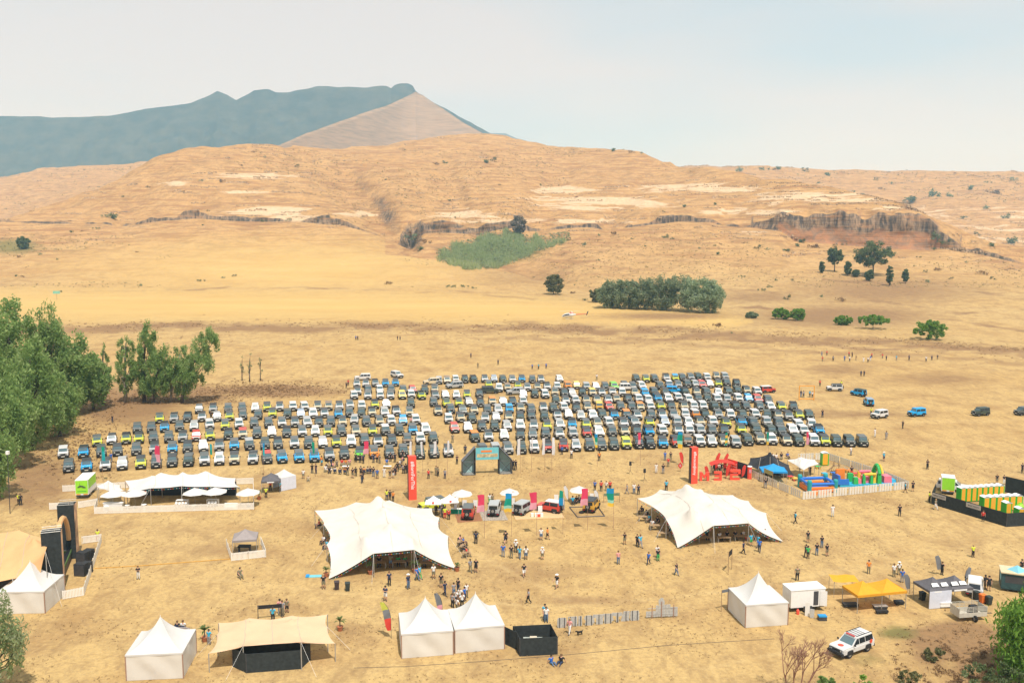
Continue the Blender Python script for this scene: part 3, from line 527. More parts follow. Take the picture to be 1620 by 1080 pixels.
# shrubs one can pick out on the hills and meadow
def shrub_mesh(seed, lm):
    r = np.random.default_rng(seed); cl = r.normal(size=(7, 3)) * (.32, .32, .2) + (0, 0, .42); cpt = crown_pts(r, 170, cl, np.full(7, .28), .9); cpt = cpt[cpt[:, 2] > -.05]
    V, Q = leaves(cpt, .11, 0, .6, seed); return npmesh('shrub', V, Q, lm)
SHM = [shrub_mesh(300 + i, [LD, LD, LO, LR, LB][i % 5]) for i in range(10)]
SHR = [(617, 449, 13), (315, 445, 9), (352, 440, 7), (372, 437, 7), (223, 452, 8), (716, 454, 12), (732, 454, 10), (748, 456, 8), (25, 437, 7), (35, 438, 7), (96, 462, 6), (216, 399, 5), (204, 388, 4), (90, 411, 6), (62, 403, 7), (32, 407, 8), (1176, 438, 8), (1227, 444, 7), (1253, 444, 7), (1135, 403, 9), (1082, 327, 9), (1050, 335, 6), (1132, 324, 9), (1000, 242, 10), (1015, 243, 7), (970, 239, 11), (690, 260, 10), (705, 258, 9), (770, 258, 12), (780, 255, 14), (610, 285, 6), (567, 290, 8), (575, 300, 6), (640, 300, 6), (712, 318, 6), (745, 314, 7), (790, 293, 5), (855, 293, 5), (913, 312, 5), (720, 345, 6), (350, 287, 11), (382, 262, 5), (290, 304, 7), (320, 287, 6), (235, 297, 6), (195, 312, 6), (470, 264, 9), (400, 241, 6), (420, 249, 5), (212, 282, 5), (180, 345, 18), (170, 343, 10), (415, 351, 9), (457, 349, 11), (495, 352, 6), (353, 348, 6), (330, 335, 7), (113, 368, 7), (130, 366, 5), (155, 362, 8), (320, 357, 5), (660, 378, 22), (648, 372, 18), (672, 385, 16), (665, 396, 14), (972, 371, 11), (945, 381, 7), (947, 373, 7), (1000, 378, 6), (1052, 376, 12), (1065, 378, 6), (925, 388, 12), (890, 385, 9), (900, 380, 12), (940, 425, 6), (948, 412, 6), (1020, 390, 5), (1106, 393, 6), (1140, 387, 5), (1177, 385, 6), (1198, 393, 12), (1213, 395, 8), (1130, 389, 5), (1110, 378, 5), (1245, 398, 16), (1262, 390, 12), (1270, 384, 14), (1290, 392, 14), (1320, 392, 10), (1335, 388, 9), (1225, 240 + 30, 9), (1232, 268, 12), (1262, 277, 6), (1294, 290, 7), (1350, 306, 8), (1365, 309, 8), (1478, 376, 20), (1490, 384, 14), (1500, 382, 10), (1478, 395, 9), (1455, 408, 9), (1530, 416, 7), (1485, 428, 12), (1463, 431, 9), (1505, 441, 8), (1555, 434, 12), (1570, 442, 10), (1467, 447, 10), (1208, 460, 9), (1245, 473, 14), (1330, 476, 14), (1300, 470, 8), (1219, 454, 9), (1137, 516, 12), (1157, 527, 6), (1100, 480, 12), (925, 475, 9), (885, 460, 16), (905, 464, 10), (1430, 318, 6), (1445, 318, 24), (1475, 311, 26), (1500, 312, 18), (1535, 300, 14), (1575, 308, 18), (1395, 300, 8), (1385, 285, 9), (1410, 290, 8), (1310, 279, 16), (1275, 272, 14), (1170, 271, 16), (1205, 270, 12), (1600, 285, 10), (1560, 290, 8), (1510, 275, 5), (1590, 345, 14), (1560, 330, 12), (1525, 345, 12), (1600, 385, 22), (1570, 390, 14), (1545, 372, 10)]
SHN = {}
for i, (px, py, wp) in enumerate(sorted(SHR)):
    p = on_terrain(px, py) or on_terrain(px, py + 5); s = wp * p.y / F * .8
    o = link(bpy.data.objects.new('shrub', SHM[(i * 7 + int(px)) % 10]), None, p - Vector((0, 0, .12 * s)), rng.uniform(0, 6.2)); o.scale = (s, s, s * rng.uniform(.6, .9))
    wh = 'on the far right hillside' if px > 1270 and py < 400 and p.y > 1200 else 'on the left hill' if px < 560 and py < 420 else 'beside the gully ledge' if 600 < px < 690 and 360 < py < 400 else 'on the valley foot' if py > 430 else 'on the right hill below the ledges' if py > 365 else 'on the upper middle hill'
    lb = f"{['large', 'small'][wp < 9]} shrub {wh}"; SHN[lb] = SHN.get(lb, 0) + 1
    tag(o, f"{lb}, {ordn(SHN[lb])} such from left", 'shrub', f"shrubs {wh}")
# low scrub nobody could count: hillside specks, brown bank growth, meadow tufts
def scatter(name, label, fn, n, size, lm, seed, per=5, zs=.8, cat='scrub'):
    r = np.random.default_rng(seed); L_ = []; SZ = []
    while len(L_) < n:
        q = fn(r)
        if q is None: continue
        L_.append(q); SZ.append(max(.1, size * math.sqrt((q[0] ** 2 + q[1] ** 2)) / 900 if size > 1 else size))
    c = np.array(L_); SZ = np.array(SZ); c = np.repeat(c, per, 0); s = np.repeat(SZ, per)[:, None]
    d = r.normal(size=c.shape) * s * (.5, .5, .25); d[:, 2] = np.abs(d[:, 2]) + s[:, 0] * .15
    V, Q = leaves(c + d, 1.0, .2, .55, seed); V = (V - np.repeat(c + d, 4, 0)) * np.repeat(s, 4, 0) * .42 + np.repeat(c + d, 4, 0)
    o = link(bpy.data.objects.new(name, npmesh(name, V, Q, lm))); o['kind'] = 'stuff'; tag(o, label, cat); return o
def f_hill(r):
    px, py = r.uniform(-60, 1680), r.uniform(235, 455)
    p = on_terrain(px, py)
    if p is None or p.y < 560 or p.y > 3200 or fbm(np.array([p.x / 140]), np.array([p.y / 140]), 77)[0] < .12: return None
    return tuple(p)
scatter('hillside_scrub', 'fine dark scrub speckling the hillsides', f_hill, 5200, 1.15, LO, 401, 4)
scatter('reed_bushes', 'soft grey-green brush growing through the reed bed', f_rb, 900, 1.7, LR, 406, 9)
def f_bank(r):
    px = r.uniform(-40, 1640); k = r.integers(0, 3)
    py = np.interp(px, [0, 340, 700, 1150, 1400, 1620], [520, 513, 514, 523, 540, 552]) + (r.normal() * 3.5 if k else 12 + r.normal() * 9)
    if fbm(np.array([px / 40.]), np.array([py / 6.]), 5)[0] < -.15: return None
    q = on_terrain(px, py); return tuple(q) if q else None
scatter('bank_scrub', 'brown dry scrub along the earth bank behind the lot', f_bank, 1500, 1.2, leafmat('straw_brown', [(.22, .14, .075), (.3, .19, .1), (.38, .26, .14)]), 402, 6)
def f_rank(r):
    k = r.integers(0, 3); px, py = ((r.normal(420, 70), r.normal(616, 7)), (r.normal(250, 60), r.normal(634, 7)), (r.normal(120, 45), r.normal(690, 34)))[k]
    return tuple(P(px, py)) if px > 20 and py < 760 and not (py > 640 and px > 210) else None
scatter('rank_grass', 'rank brown weeds between the grove and the parked rows', f_rank, 2600, .36, LB, 403, 6)
def f_tuft(r):
    py = 362 + 60900 / r.uniform(82, 175) ; px = r.uniform(-20, 1640); p = P(px, py)
    if fbm(np.array([p.x / 6]), np.array([p.y / 4]), 9)[0] < .05: return None
    return tuple(p)
scatter('grass_tufts', 'dry straw tufts scattered over the event field', f_tuft, 9000, .16, leafmat('straw', [(.15, .1, .05), (.26, .17, .08), (.42, .3, .14)], .2), 404, 4, cat='grass')
def f_wet(r):
    px, py = r.normal(1545, 60), r.normal(1052, 28); return tuple(P(px, py)) if py < 1110 and fbm(np.array([px / 14.]), np.array([py / 9.]), 6)[0] > .15 else None
scatter('thorn_litter', 'dark thorny litter on the bare earth at bottom right', f_wet, 800, .2, LB, 405, 8)
# ---------------------------------------------------------------- vehicles
PAINT = {c: mat('paint_' + c, v, .32, .04, 1.5, 0, 0, .5) for c, v in dict(grey=(.105, .118, .116), silver=(.40, .41, .405), white=(.64, .64, .625), black=(.03, .033, .036), green=(.055, .074, .058), blue=(.012, .36, .72), lime=(.62, .66, .05), ivory=(.62, .53, .36), red=(.55, .06, .04), orange=(.72, .25, .03), brown=(.24, .17, .11), steel=(.26, .34, .44), bright=(.18, .6, .06), yellow=(.75, .56, .1), gold=(.6, .33, .04)).items()}
BLK = mat('black_plastic', (.028, .029, .031), .65, .1); GLS = mat('window_glass', (.10, .155, .17), .08, .08, .6, 0, 0, .8); GLD = mat('dark_glass', (.02, .026, .03), .08, .05, .6, 0, 0, .7)
TYR = mat('tyre_rubber', (.025, .025, .026), .9, .15); RIM = mat('wheel_rim', (.34, .35, .36), .4, .1, metal=.6); PLT = mat('number_plate', (.75, .74, .66), .5, .05)
LMP = mat('lamp_lens', (.62, .64, .62), .15, .05, spec=.8); TLM = mat('tail_lens', (.4, .02, .02), .2, .05)
def wheel_mesh(R, W):
    b = MB()
    b.tube((-W / 2, 0, 0), (W / 2, 0, 0), R, R, 14, 0); b.tube((-W / 2 - .012, 0, 0), (W / 2 + .012, 0, 0), R * .58, R * .58, 10, 1); return b.mesh('wheel', [TYR, RIM])
def make_car(kind, L=3.5, W=1.6, Ht=1.72, hood=1.05, hl=.92, rake=.2, tail=.06, tum=.07, wb=2.25, R=.35, spare=True, five=False, gc=.32, rail=False):
    """front faces local -Y, wheels stand on z = 0"""
    root = bpy.data.objects.new('parked_car', None); root.empty_display_size = .3; C.objects.link(root)
    y0, y1 = -L / 2, L / 2; w = W / 2; yc = y0 + hl; P_ = lambda b, n, m: b.build(n, m, root)
    b = MB(); ch = .05 if kind == 'box' else .13
    prof = [(y0 + .06, gc + .12), (y0 + .02, gc + .3), (y0 + .05, hood - ch), (y0 + .16, hood), (yc, hood + .02), (y1 - .03, hood + .02), (y1, hood - .1), (y1 - .02, gc + .12)]
    b.prism_x(prof, -w + .05, w - .05); b.box(-w, w, y0 + .2, y1 - .1, gc + .16, hood - .14, 0, .0, .03)      # tub with shoulders
    b.hexa([(-w + .06, yc, hood), (w - .06, yc, hood), (w - .06, y1 - .02, hood), (-w + .06, y1 - .02, hood), (-w + .06 + tum, yc + rake, Ht - .09), (w - .06 - tum, yc + rake, Ht - .09), (w - .06 - tum, y1 - .02 - tail, Ht - .09), (-w + .06 + tum, y1 - .02 - tail, Ht - .09)])
    P_(b, 'body', PAINT['white'])
    b = MB(); k = w - .06 - tum
    b.box(-k - .02, k + .02, yc + rake - .06, y1 - tail + .0, Ht - .09, Ht, 0, .05, .05)
    for i in range(3 if kind == 'box' else 0): b.box(-k + .15 + i * (k - .2), -k + .21 + i * (k - .2), yc + rake + .15, y1 - .2, Ht - .005, Ht + .02)
    P_(b, 'roof', PAINT['white'])
    n = .012; zt, zb = Ht - .15, hood + .06
    f = lambda z: (z - hood) / (Ht - .09 - hood)
    def pane(side, ya, yb):
        r = []
        for z in (zb, zt): r.append((side * (w - .06 - tum * f(z) + n), z))
        g = 0 if not side < 0 else 0
        sl = rake if ya < yc + .3 else 0
        return [(r[0][0], ya + sl * f(zb), zb), (r[0][0], yb, zb), (r[1][0], yb, zt), (r[1][0], ya + sl * f(zt), zt)]
    def slab(pts, mt, nm, d):
        d = Vector(d); MB().hexa([Vector(p) - d for p in pts] + [Vector(p) + d for p in pts]).build(nm, mt, root)
    ws = [(-k - tum * (1 - f(zb)) + .1, yc + rake * f(zb) - n, zb), (k + tum * (1 - f(zb)) - .1, yc + rake * f(zb) - n, zb), (k + tum * (1 - f(zt)) - .08, yc + rake * f(zt) - n, zt), (-k - tum * (1 - f(zt)) + .08, yc + rake * f(zt) - n, zt)]
    slab(ws, GLS, 'windscreen', (0, -.008, .003))
    rw = [(-k + .1, y1 - .02 - tail * f(zb) + n, zb), (k - .1, y1 - .02 - tail * f(zb) + n, zb), (k - .12, y1 - .02 - tail * f(zt) + n, zt), (-k + .12, y1 - .02 - tail * f(zt) + n, zt)]
    slab(rw, GLD, 'rear_window', (0, .008, 0))
    cuts = [(yc + .12, yc + 1.05), (yc + 1.13, yc + 1.95), (yc + 2.03, y1 - .25)] if five else [(yc + .12, yc + 1.08), (yc + 1.18, y1 - .22)]
    for s in (-1, 1):
        for ya, yb in cuts: slab(pane(s, ya, yb), GLD, 'side_window', (s * .008, 0, 0))
    b = MB(); b.box(-w + .02, w - .02, y0 - .08, y0 + .1, gc + .03, gc + .3, 0, .03, .02); P_(b, 'front_bumper', BLK)
    b = MB(); b.box(-w + .02, w - .02, y1 - .06, y1 + .07, gc + .03, gc + .28, 0, .03, .02); P_(b, 'rear_bumper', BLK)
    for s in (-1, 1):
        for yy in (y0 + (L - wb) / 2 - .02, y0 + (L - wb) / 2 + wb - .02):
            b = MB().prism_x([(yy - R * 1.28, gc + .02), (yy - R * 1.05, gc + .42), (yy - R * .6, R * 2.0 + .06), (yy + R * .6, R * 2.0 + .06), (yy + R * 1.05, gc + .42), (yy + R * 1.28, gc + .02)], s * (w - .16), s * (w + .035)); P_(b, 'wheel_arch', BLK)
    b = MB(); b.box(-w * .74, w * .74, y0 - .012, y0 + .05, hood - .38, hood - .13); P_(b, 'grille', BLK)
    for s in (-1, 1):
        b = MB(); b.tube((s * w * .6, y0 - .03, hood - .255), (s * w * .6, y0 + .03, hood - .255), .1, .1, 10); P_(b, 'headlight', LMP)
        b = MB(); b.box(*(sorted((s * (w + .02), s * (w + .19)))), yc + .14, yc + .24, hood + .06, hood + .24, 0, .01, .01); P_(b, 'wing_mirror', BLK)
        b = MB(); b.box(*(sorted((s * w * .6, s * w * .9))), y1 - .01, y1 + .085, gc + .1, gc + .2); P_(b, 'tail_light', TLM)
    b = MB(); b.box(-.26, .26, y0 - .1, y0 - .082, gc + .08, gc + .2); P_(b, 'number_plate', PLT)
    wm = wheel_mesh(R, .24)
    for s in (-1, 1):
        for yy in (y0 + (L - wb) / 2 - .02, y0 + (L - wb) / 2 + wb - .02): link(bpy.data.objects.new('wheel', wm), root, (s * (w - .13), yy, R))
    if spare:
        o = link(bpy.data.objects.new('spare_wheel', wm), root, (.04, y1 + .15, .95)); o.rotation_euler = (0, 0, math.pi / 2)
    if rail:
        b = MB()
        for s in (-1, 1): b.box(s * (k - .08) - .02, s * (k - .08) + .02, yc + rake + .1, y1 - .25, Ht + .05, Ht + .09)
        for i in range(4): b.box(-k + .08, k - .08, yc + rake + .2 + i * .4, yc + rake + .25 + i * .4, Ht + .055, Ht + .08)
        P_(b, 'roof_rack', BLK)
    for c in root.children:
        if c.name.split('.')[0] in ('body', 'roof'):
            mm = c.material_slots[0].material; c.material_slots[0].link = 'OBJECT'; c.material_slots[0].material = mm
    return root
PROTO = dict(box=make_car('box'), boxr=make_car('box', rail=True), old=make_car('old', 3.55, 1.58, 1.66, 1.0, 1.02, .42, .12, .11), suv=make_car('old', 4.1, 1.7, 1.7, 1.02, 1.15, .5, .2, .12, 2.55, .33, False, True), long=make_car('box', 3.95, 1.62, 1.73, 1.05, .98, .24, .06, .07, 2.6, .35, True, True))
USED = set()
def car(kind, loc, rz, paint, roof, label, cat='car', group=None, name=None, sc_=1.1):
    o = copy_tree(PROTO[kind], None, loc, rz); tag(o, label, cat, group); o.scale = (sc_,) * 3
    if name: o.name = name
    for c in o.children:
        if c.material_slots[0].link == 'OBJECT': c.material_slots[0].material = PAINT[paint if c.name.startswith('body') else roof]
    return o
# measured rows: x, y of the front bumper in a crop (origin, scale) and paint/roof letters
CC = dict(g='grey', s='silver', w='white', k='black', d='green', b='blue', y='lime', i='ivory', r='red', o='orange', n='brown', l='steel', e='bright', c='yellow', G='gold')
ROWS = {
 ('left', 'front'): [((80, 620, 6.48), '185,830,gg 370,825,bk 560,815,wk 735,805,ss,O 925,795,yk 1085,785,gg 1245,775,gk 1410,770,dg'), ((300, 600, 6.48), '155,890,wg 305,885,ww,O 460,880,ik 648,876,wg,R 800,870,gr 955,865,bg 1128,860,bg 1283,855,bg 1440,840,sk 1590,825,gk'), ((530, 580, 6.752), '258,1000,ek 425,985,og 590,985,gg 735,970,dg 912,990,dd 1067,980,gg 1218,970,wk')],
 ('left', 'second'): [((80, 620, 6.48), '130,685,ww 335,680,bk 525,672,gd 690,662,gk 880,655,gg 1065,643,sk 1250,640,bg 1405,630,gk'), ((300, 600, 6.48), '145,750,ww,O 305,745,sk 460,735,bg 620,730,gs 775,725,gd 910,720,gk,R 1078,715,wg 1225,715,gg 1370,710,ss,O 1510,705,yk'), ((530, 580, 6.752), '175,865,ww,O 325,848,gg 467,860,wk,R 620,855,gk 778,845,ng 920,835,ww 1058,830,dg')],
 ('left', 'third'): [((80, 620, 6.48), '480,565,yg 625,545,wk,O 775,540,yk,R 905,535,yk 1060,530,gg 1215,525,gg 1355,520,sk'), ((300, 600, 6.48), '70,640,rr,O 213,632,yg 397,625,dk,R 548,618,ir 692,610,gg 845,603,ww,O 998,602,gk,R 1160,595,wg 1290,592,ww,O 1420,592,yg 1565,588,gg'), ((530, 580, 6.752), '230,750,ig 405,745,yk 548,740,gw 697,740,dg 838,732,bg 975,727,ww,O')],
 ('left', 'fourth'): [((80, 620, 6.48), '890,430,gg 1035,425,gg 1170,418,bk 1325,410,gg'), ((300, 600, 6.48), '45,535,ss,O 210,520,ww 365,525,yg 512,515,ww 665,505,gg 815,505,gg 952,500,wg 1083,497,sk 1213,495,ss,O 1330,495,gk,R 1450,492,gg 1572,490,ik'), ((530, 580, 6.752), '205,625,ss,O 342,645,gg 485,640,ig 610,635,ww 730,630,bb,O 870,625,ww')],
 ('left', 'fifth'): [((80, 620, 6.48), '1120,325,yg 1265,322,sg,R 1400,315,gk'), ((300, 600, 6.48), '127,440,wk 284,438,gs,O 410,430,yk 550,420,gg 700,418,gg 850,400,yk 1003,410,dd 1143,408,ll,O 1270,402,ww,O 1387,400,wk 1530,405,bg'), ((530, 580, 6.752), '160,545,gg 285,550,dd 402,540,ik,R 537,540,ss,O 663,530,wk,R 797,540,ig')],
 ('left', 'sixth'): [((300, 600, 6.48), '97,355,gg,O 240,350,sk,R 397,350,gg 543,343,gg 673,343,ww,O 797,335,yk 923,333,wk 1063,330,ww 1188,330,ww 1315,325,ik 1427,325,in 1538,325,wk'), ((530, 580, 6.752), '165,460,wg 290,470,ww 432,455,yk,R 553,453,ww,O 815,445,dd')],
 ('left', 'seventh'): [((530, 580, 6.752), '210,355,ww 353,355,wg 487,355,ww 597,355,wg 722,350,cc,O 820,345,ww 935,355,yd')],
 ('left', 'eighth'): [((530, 580, 6.752), '245,310,wk 358,292,gg 485,290,ww 605,290,gg 735,295,gg 838,290,rr,O 960,300,dd 1068,290,ig')],
 ('left', 'back'): [((530, 580, 6.752), '235,228,wg 330,225,wk 437,220,sk,R 543,220,bk 648,215,bk')],
 ('right', 'front'): [((660, 580, 7.2), '765,1025,gg 905,1015,ss 1045,1005,sg 1195,1000,dd 1340,990,ww'), ((840, 580, 7.2), '205,985,rk,R 375,970,rk 520,970,ss,O 675,965,gg 815,960,gg 955,955,dd 1095,945,yy 1240,940,kk 1370,940,kk'), ((1000, 580, 7.2), '360,935,bk 515,925,rk 645,915,nn 790,920,ww 920,920,ss,O 1060,915,ik 1195,930,ss 1335,905,dd'), ((1180, 590, 7.2), '180,820,ig 310,825,ww 480,835,ik 620,840,dd 790,835,ww,L 915,840,yk 1050,845,dd 1200,845,gd 1345,845,dg')],
 ('right', 'second'): [((660, 580, 7.2), '670,865,do 820,860,wg,R 998,850,ww,O 1180,845,gk,R 1320,838,gg,O'), ((840, 580, 7.2), '175,830,gg 335,830,wg 490,825,ss 645,815,rk 785,810,ww,O 935,805,gg 1080,800,ik 1220,800,gk,R 1360,800,bk'), ((1000, 580, 7.2), '365,795,ww 540,790,wk 665,790,ww 795,790,ss 925,795,gg 1060,790,gk,R 1255,780,yk 1430,785,dd'), ((1180, 590, 7.2), '310,725,dd 420,725,gg 550,715,ww,O 680,720,ww 850,715,bk,R')],
 ('right', 'third'): [((660, 580, 7.2), '437,760,rr,O 585,760,ww,O 745,745,gk 890,745,dd 1035,740,ss,O 1180,735,ww,O 1330,735,wg'), ((840, 580, 7.2), '190,735,yk 340,720,ss,O 475,715,bk,R 640,720,yg 770,705,ig 905,700,ww 1070,705,wk 1200,690,sg,O 1365,700,yk'), ((1000, 580, 7.2), '385,690,ll,O 525,690,ss 660,695,ww,O 790,690,ik 935,690,ww 1085,705,yk 1265,690,bk 1400,700,gg'), ((1180, 590, 7.2), '255,620,ss 390,630,gg 620,660,ww,L 760,650,ww')],
 ('right', 'fourth'): [((660, 580, 7.2), '365,655,ww 505,640,ik 635,650,dd 775,645,wg 905,640,ss,O 1050,635,ik 1180,635,dk 1310,620,gk'), ((840, 580, 7.2), '160,630,dd 310,610,wk,R 435,605,ww,O 575,620,ss,O 715,615,ww,O 825,610,dd 960,610,bk,R 1100,605,go 1225,615,wg 1385,615,gg'), ((1000, 580, 7.2), '355,610,wk 485,605,sg 615,600,ww 740,600,ow 850,610,dd,R 995,605,sg 1130,610,ww,L 1275,615,dd'), ((1180, 590, 7.2), '125,530,ww 250,540,dd 385,540,ik 500,550,sk 620,540,yk 735,540,dd')],
 ('right', 'fifth'): [((660, 580, 7.2), '245,560,ik,R 390,540,gg 525,555,dd,O 655,550,ik 805,550,gg 930,545,ss,O 1055,540,bb 1185,530,ig 1310,540,gg'), ((840, 580, 7.2), '150,525,wk 265,530,dd 390,520,ww 525,530,gk,R 655,520,ig 785,510,Gc 905,510,rr,O 1030,515,gg 1155,515,gg 1255,515,io 1375,510,ww'), ((1000, 580, 7.2), '340,505,yg 455,505,gk,R 605,505,ik 715,505,ww 820,505,ww,L 960,510,dd 1080,510,gg 1200,510,dk,R 1315,510,gg'), ((1180, 590, 7.2), '170,440,gg,L 300,440,ww,O 420,440,yg 550,440,gk,R')],
 ('right', 'sixth'): [((660, 580, 7.2), '195,460,gg 345,470,yd 480,465,yk 600,460,ss,O 725,465,gk,R 865,450,io 985,455,ss,O 1095,455,gk,R 1215,445,ww'), ((840, 580, 7.2), '290,440,dd 405,440,wk 520,435,ww 640,435,ik 760,430,ik 890,430,wg 985,420,in 1120,420,gk,R 1240,420,ww 1350,430,ww'), ((1000, 580, 7.2), '305,410,bk 425,415,ww,O 540,405,ww 660,425,ww,L 765,415,gg 870,420,dd 985,420,ww,L 1095,425,ss 1225,415,ww,L 1340,415,bb,O'), ((1180, 590, 7.2), '150,350,rr,O 265,360,gg')],
 ('right', 'seventh'): [((660, 580, 7.2), '60,380,yd 215,375,sk 330,375,ww,O 450,375,ww,O 570,370,yk 715,360,gk,R 1215,365,ww,O 1345,360,dd'), ((840, 580, 7.2), '170,365,ww,L 275,340,ig 390,350,gk 480,350,ss,O 590,340,dk,R 710,345,ic 815,345,wk 935,335,wn 1045,345,ww 1190,345,ig 1310,350,bb'), ((1000, 580, 7.2), '265,335,gg 390,340,gk 620,335,dk,R 745,340,ik 865,340,gg 990,345,ww,O 1110,335,dd,L 1215,320,dd 1320,320,ik'), ((1180, 590, 7.2), '145,260,ww')],
 ('right', 'eighth'): [((660, 580, 7.2), '90,310,dg 205,298,ig 820,252,yg 935,290,ww,O 1035,285,in 1150,262,yk 1260,285,wg 1375,280,ik'), ((840, 580, 7.2), '190,275,wk,R 305,275,ww 430,265,oo 525,260,cc,O 640,275,ss 750,275,ww,O 855,275,gg 960,270,ee,O 1075,260,dg 1170,270,gg 1275,265,ww,O'), ((1000, 580, 7.2), '330,265,gg 430,250,lw 535,255,sg 640,245,gg 735,245,ss,O 810,250,rr,O 895,245,ww,O 990,240,yk 1090,230,gg 1200,240,kk,R')],
 ('right', 'back'): [((660, 580, 7.2), '250,205,ss 345,198,in,O 445,190,ww 550,190,dk,R 655,190,dk,R 775,185,wk 880,185,ll,O 985,190,dd 1090,190,wg 1197,185,bk 1315,192,gg 1415,190,wk'), ((840, 580, 7.2), '335,185,ww,O 1210,180,dd 1320,185,yg 1420,180,gg'), ((1000, 580, 7.2), '400,170,wk,R 500,175,yb 585,170,gg 680,165,sg 770,160,dd 865,165,ww 970,155,ig 1070,155,ss')],
}
LOT = []
for (blk, row), crops in ROWS.items():
    lst = []
    for (ox, oy, sc), txt in crops:
        for it in txt.split():
            f = it.split(','); lst.append((ox + float(f[0]) / sc, oy + float(f[1]) / sc, f[2], f[3] if len(f) > 3 else 'B'))
    lst.sort()
    for i, (px, py, cc, kd) in enumerate(lst):
        # bumper line -> car centre: half a length back along its heading
        vx = np.interp(px, [120, 400, 665, 847, 1010, 1370], [200, 395, 540, 715, 750, 962]); hd = Vector(((vx - 810) / F, 1, 0)).normalized()
        a = rng.gauss(0, .04); hd = Vector((hd.x * math.cos(a) - hd.y * math.sin(a), hd.x * math.sin(a) + hd.y * math.cos(a), 0))
        loc = P(px, py) + hd * 1.75; loc.z = 0
        kind = {'B': 'box', 'O': 'old' if (i * 5 + len(row)) % 3 else 'suv', 'R': 'boxr', 'L': 'long'}[kd]
        pn, rf = CC[cc[0]], CC[cc[1]]
        lb = f"{pn.replace('bright', 'bright green').replace('steel', 'pale blue').replace('green', 'dark green') if pn != 'bright' else 'bright green'} {'rounded' if kd == 'O' else 'boxy'} off-roader, {ordn(i + 1)} from left in {row} row of {blk} parking block"
        LOT.append((loc, kind, math.atan2(-hd.x, hd.y), pn, rf, lb, f"off-roaders parked in the {blk} block"))
LOT.sort(key=lambda q: q[0].length)
for loc, kind, rz, pn, rf, lb, gr in LOT[:278]: car(kind, loc, rz, pn, rf, lb, 'car', gr)
# the cars past the limit, farthest back: one joined mass
MI = {}; MV = []; MF = []; MM = []
for loc, kind, rz, pn, rf, lb, gr in LOT[278:]:
    Mw = Matrix.Translation(loc) @ Matrix.Rotation(rz, 4, 'Z') @ Matrix.Scale(1.1, 4)
    for c in PROTO[kind].children:
        nm = c.name.split('.')[0]; M2 = Mw @ Matrix.LocRotScale(c.location, c.rotation_euler, None); k0 = len(MV)
        MV += [tuple(M2 @ v.co) for v in c.data.vertices]
        for pl in c.data.polygons:
            mt = PAINT[pn if nm == 'body' else rf] if nm in ('body', 'roof') else c.data.materials[pl.material_index]
            MF.append(tuple(k0 + i for i in pl.vertices)); MM.append(MI.setdefault(mt.name, (len(MI), mt))[0])
me = bpy.data.meshes.new('far_parked_cars'); me.from_pydata(MV, [], MF)
for i_, mt in sorted(MI.values(), key=lambda q: q[0]): me.materials.append(mt)
me.polygons.foreach_set('material_index', MM); me.update()
o = link(bpy.data.objects.new('far_parked_cars', me)); o['kind'] = 'stuff'; tag(o, 'mass of small parked off-roaders in the hindmost rows of the lot', 'cars')
def loose(kind, px, py, yaw, paint, roof, label, group='vehicles driving or standing apart', cat='car'):
    return car(kind, P(px, py), math.radians(yaw), PAINT and paint, roof, label, cat, group)
# yaw 0 = front towards the camera, +90 = front to the right
loose('suv', 628, 597, 38, 'white', 'white', 'white five-door wagon standing alone behind the left parking block')
loose('suv', 574, 601, -80, 'white', 'white', 'white van side-on behind the back row of the left block')
loose('suv', 683, 608, -75, 'ivory', 'ivory', 'ivory wagon side-on at the left back corner of the right block')
loose('suv', 719, 614, -68, 'silver', 'silver', 'silver wagon driving along the aisle at the back left of the right block')
loose('long', 775, 622, 95, 'green', 'black', 'dark green off-roader side-on in the back aisle of the right block')
loose('suv', 815, 624, -80, 'silver', 'silver', 'silver pickup side-on in the back aisle of the right block')
loose('suv', 993, 617, 90, 'white', 'white', 'white van side-on in the middle of the right block')
loose('box', 1066, 622, 80, 'blue', 'blue', 'bright blue off-roader side-on in the middle of the right block')
loose('box', 1214, 621, 105, 'red', 'white', 'red off-roader with white hardtop side-on at the back right corner')
loose('box', 1320, 618, -100, 'white', 'black', 'white soft-top off-roader beside the orange frame', name_ := 'vehicles on the obstacle course')
loose('box', 1358, 626, -150, 'blue', 'green', 'blue off-roader climbing the track, upper of two', name_)
loose('box', 1374, 641, 172, 'blue', 'steel', 'blue off-roader seen from behind, lower of two on the track', name_)
loose('box', 1391, 661, -62, 'white', 'white', 'white off-roader leading the queue on the meadow track', name_)
loose('box', 1450, 658, -72, 'blue', 'blue', 'blue off-roader second in the queue on the meadow track', name_)
loose('box', 1551, 657, -72, 'green', 'green', 'dark green off-roader third in the queue on the meadow track', name_)
loose('box', 1618, 656, -72, 'grey', 'grey', 'grey off-roader at the right edge, last in the queue', name_)
loose('box', 683, 806, -62, 'lime', 'grey', 'lime show car behind the branded gazebos', name_ := 'show cars')
loose('box', 741, 817, 178, 'red', 'grey', 'red show car on the brown mat seen from behind', name_)
loose('box', 782, 812, 176, 'silver', 'silver', 'silver show car on the pebble mat seen from behind', name_)
loose('box', 828, 811, 152, 'silver', 'silver', 'old silver show car with spare wheel on the plywood stage', name_)
loose('old', 869, 809, -118, 'red', 'white', 'red show car with white hardtop on the plywood stage', name_)
loose('box', 936, 806, 160, 'gold', 'black', 'mustard open vintage jeep on the framed sand plot', name_)
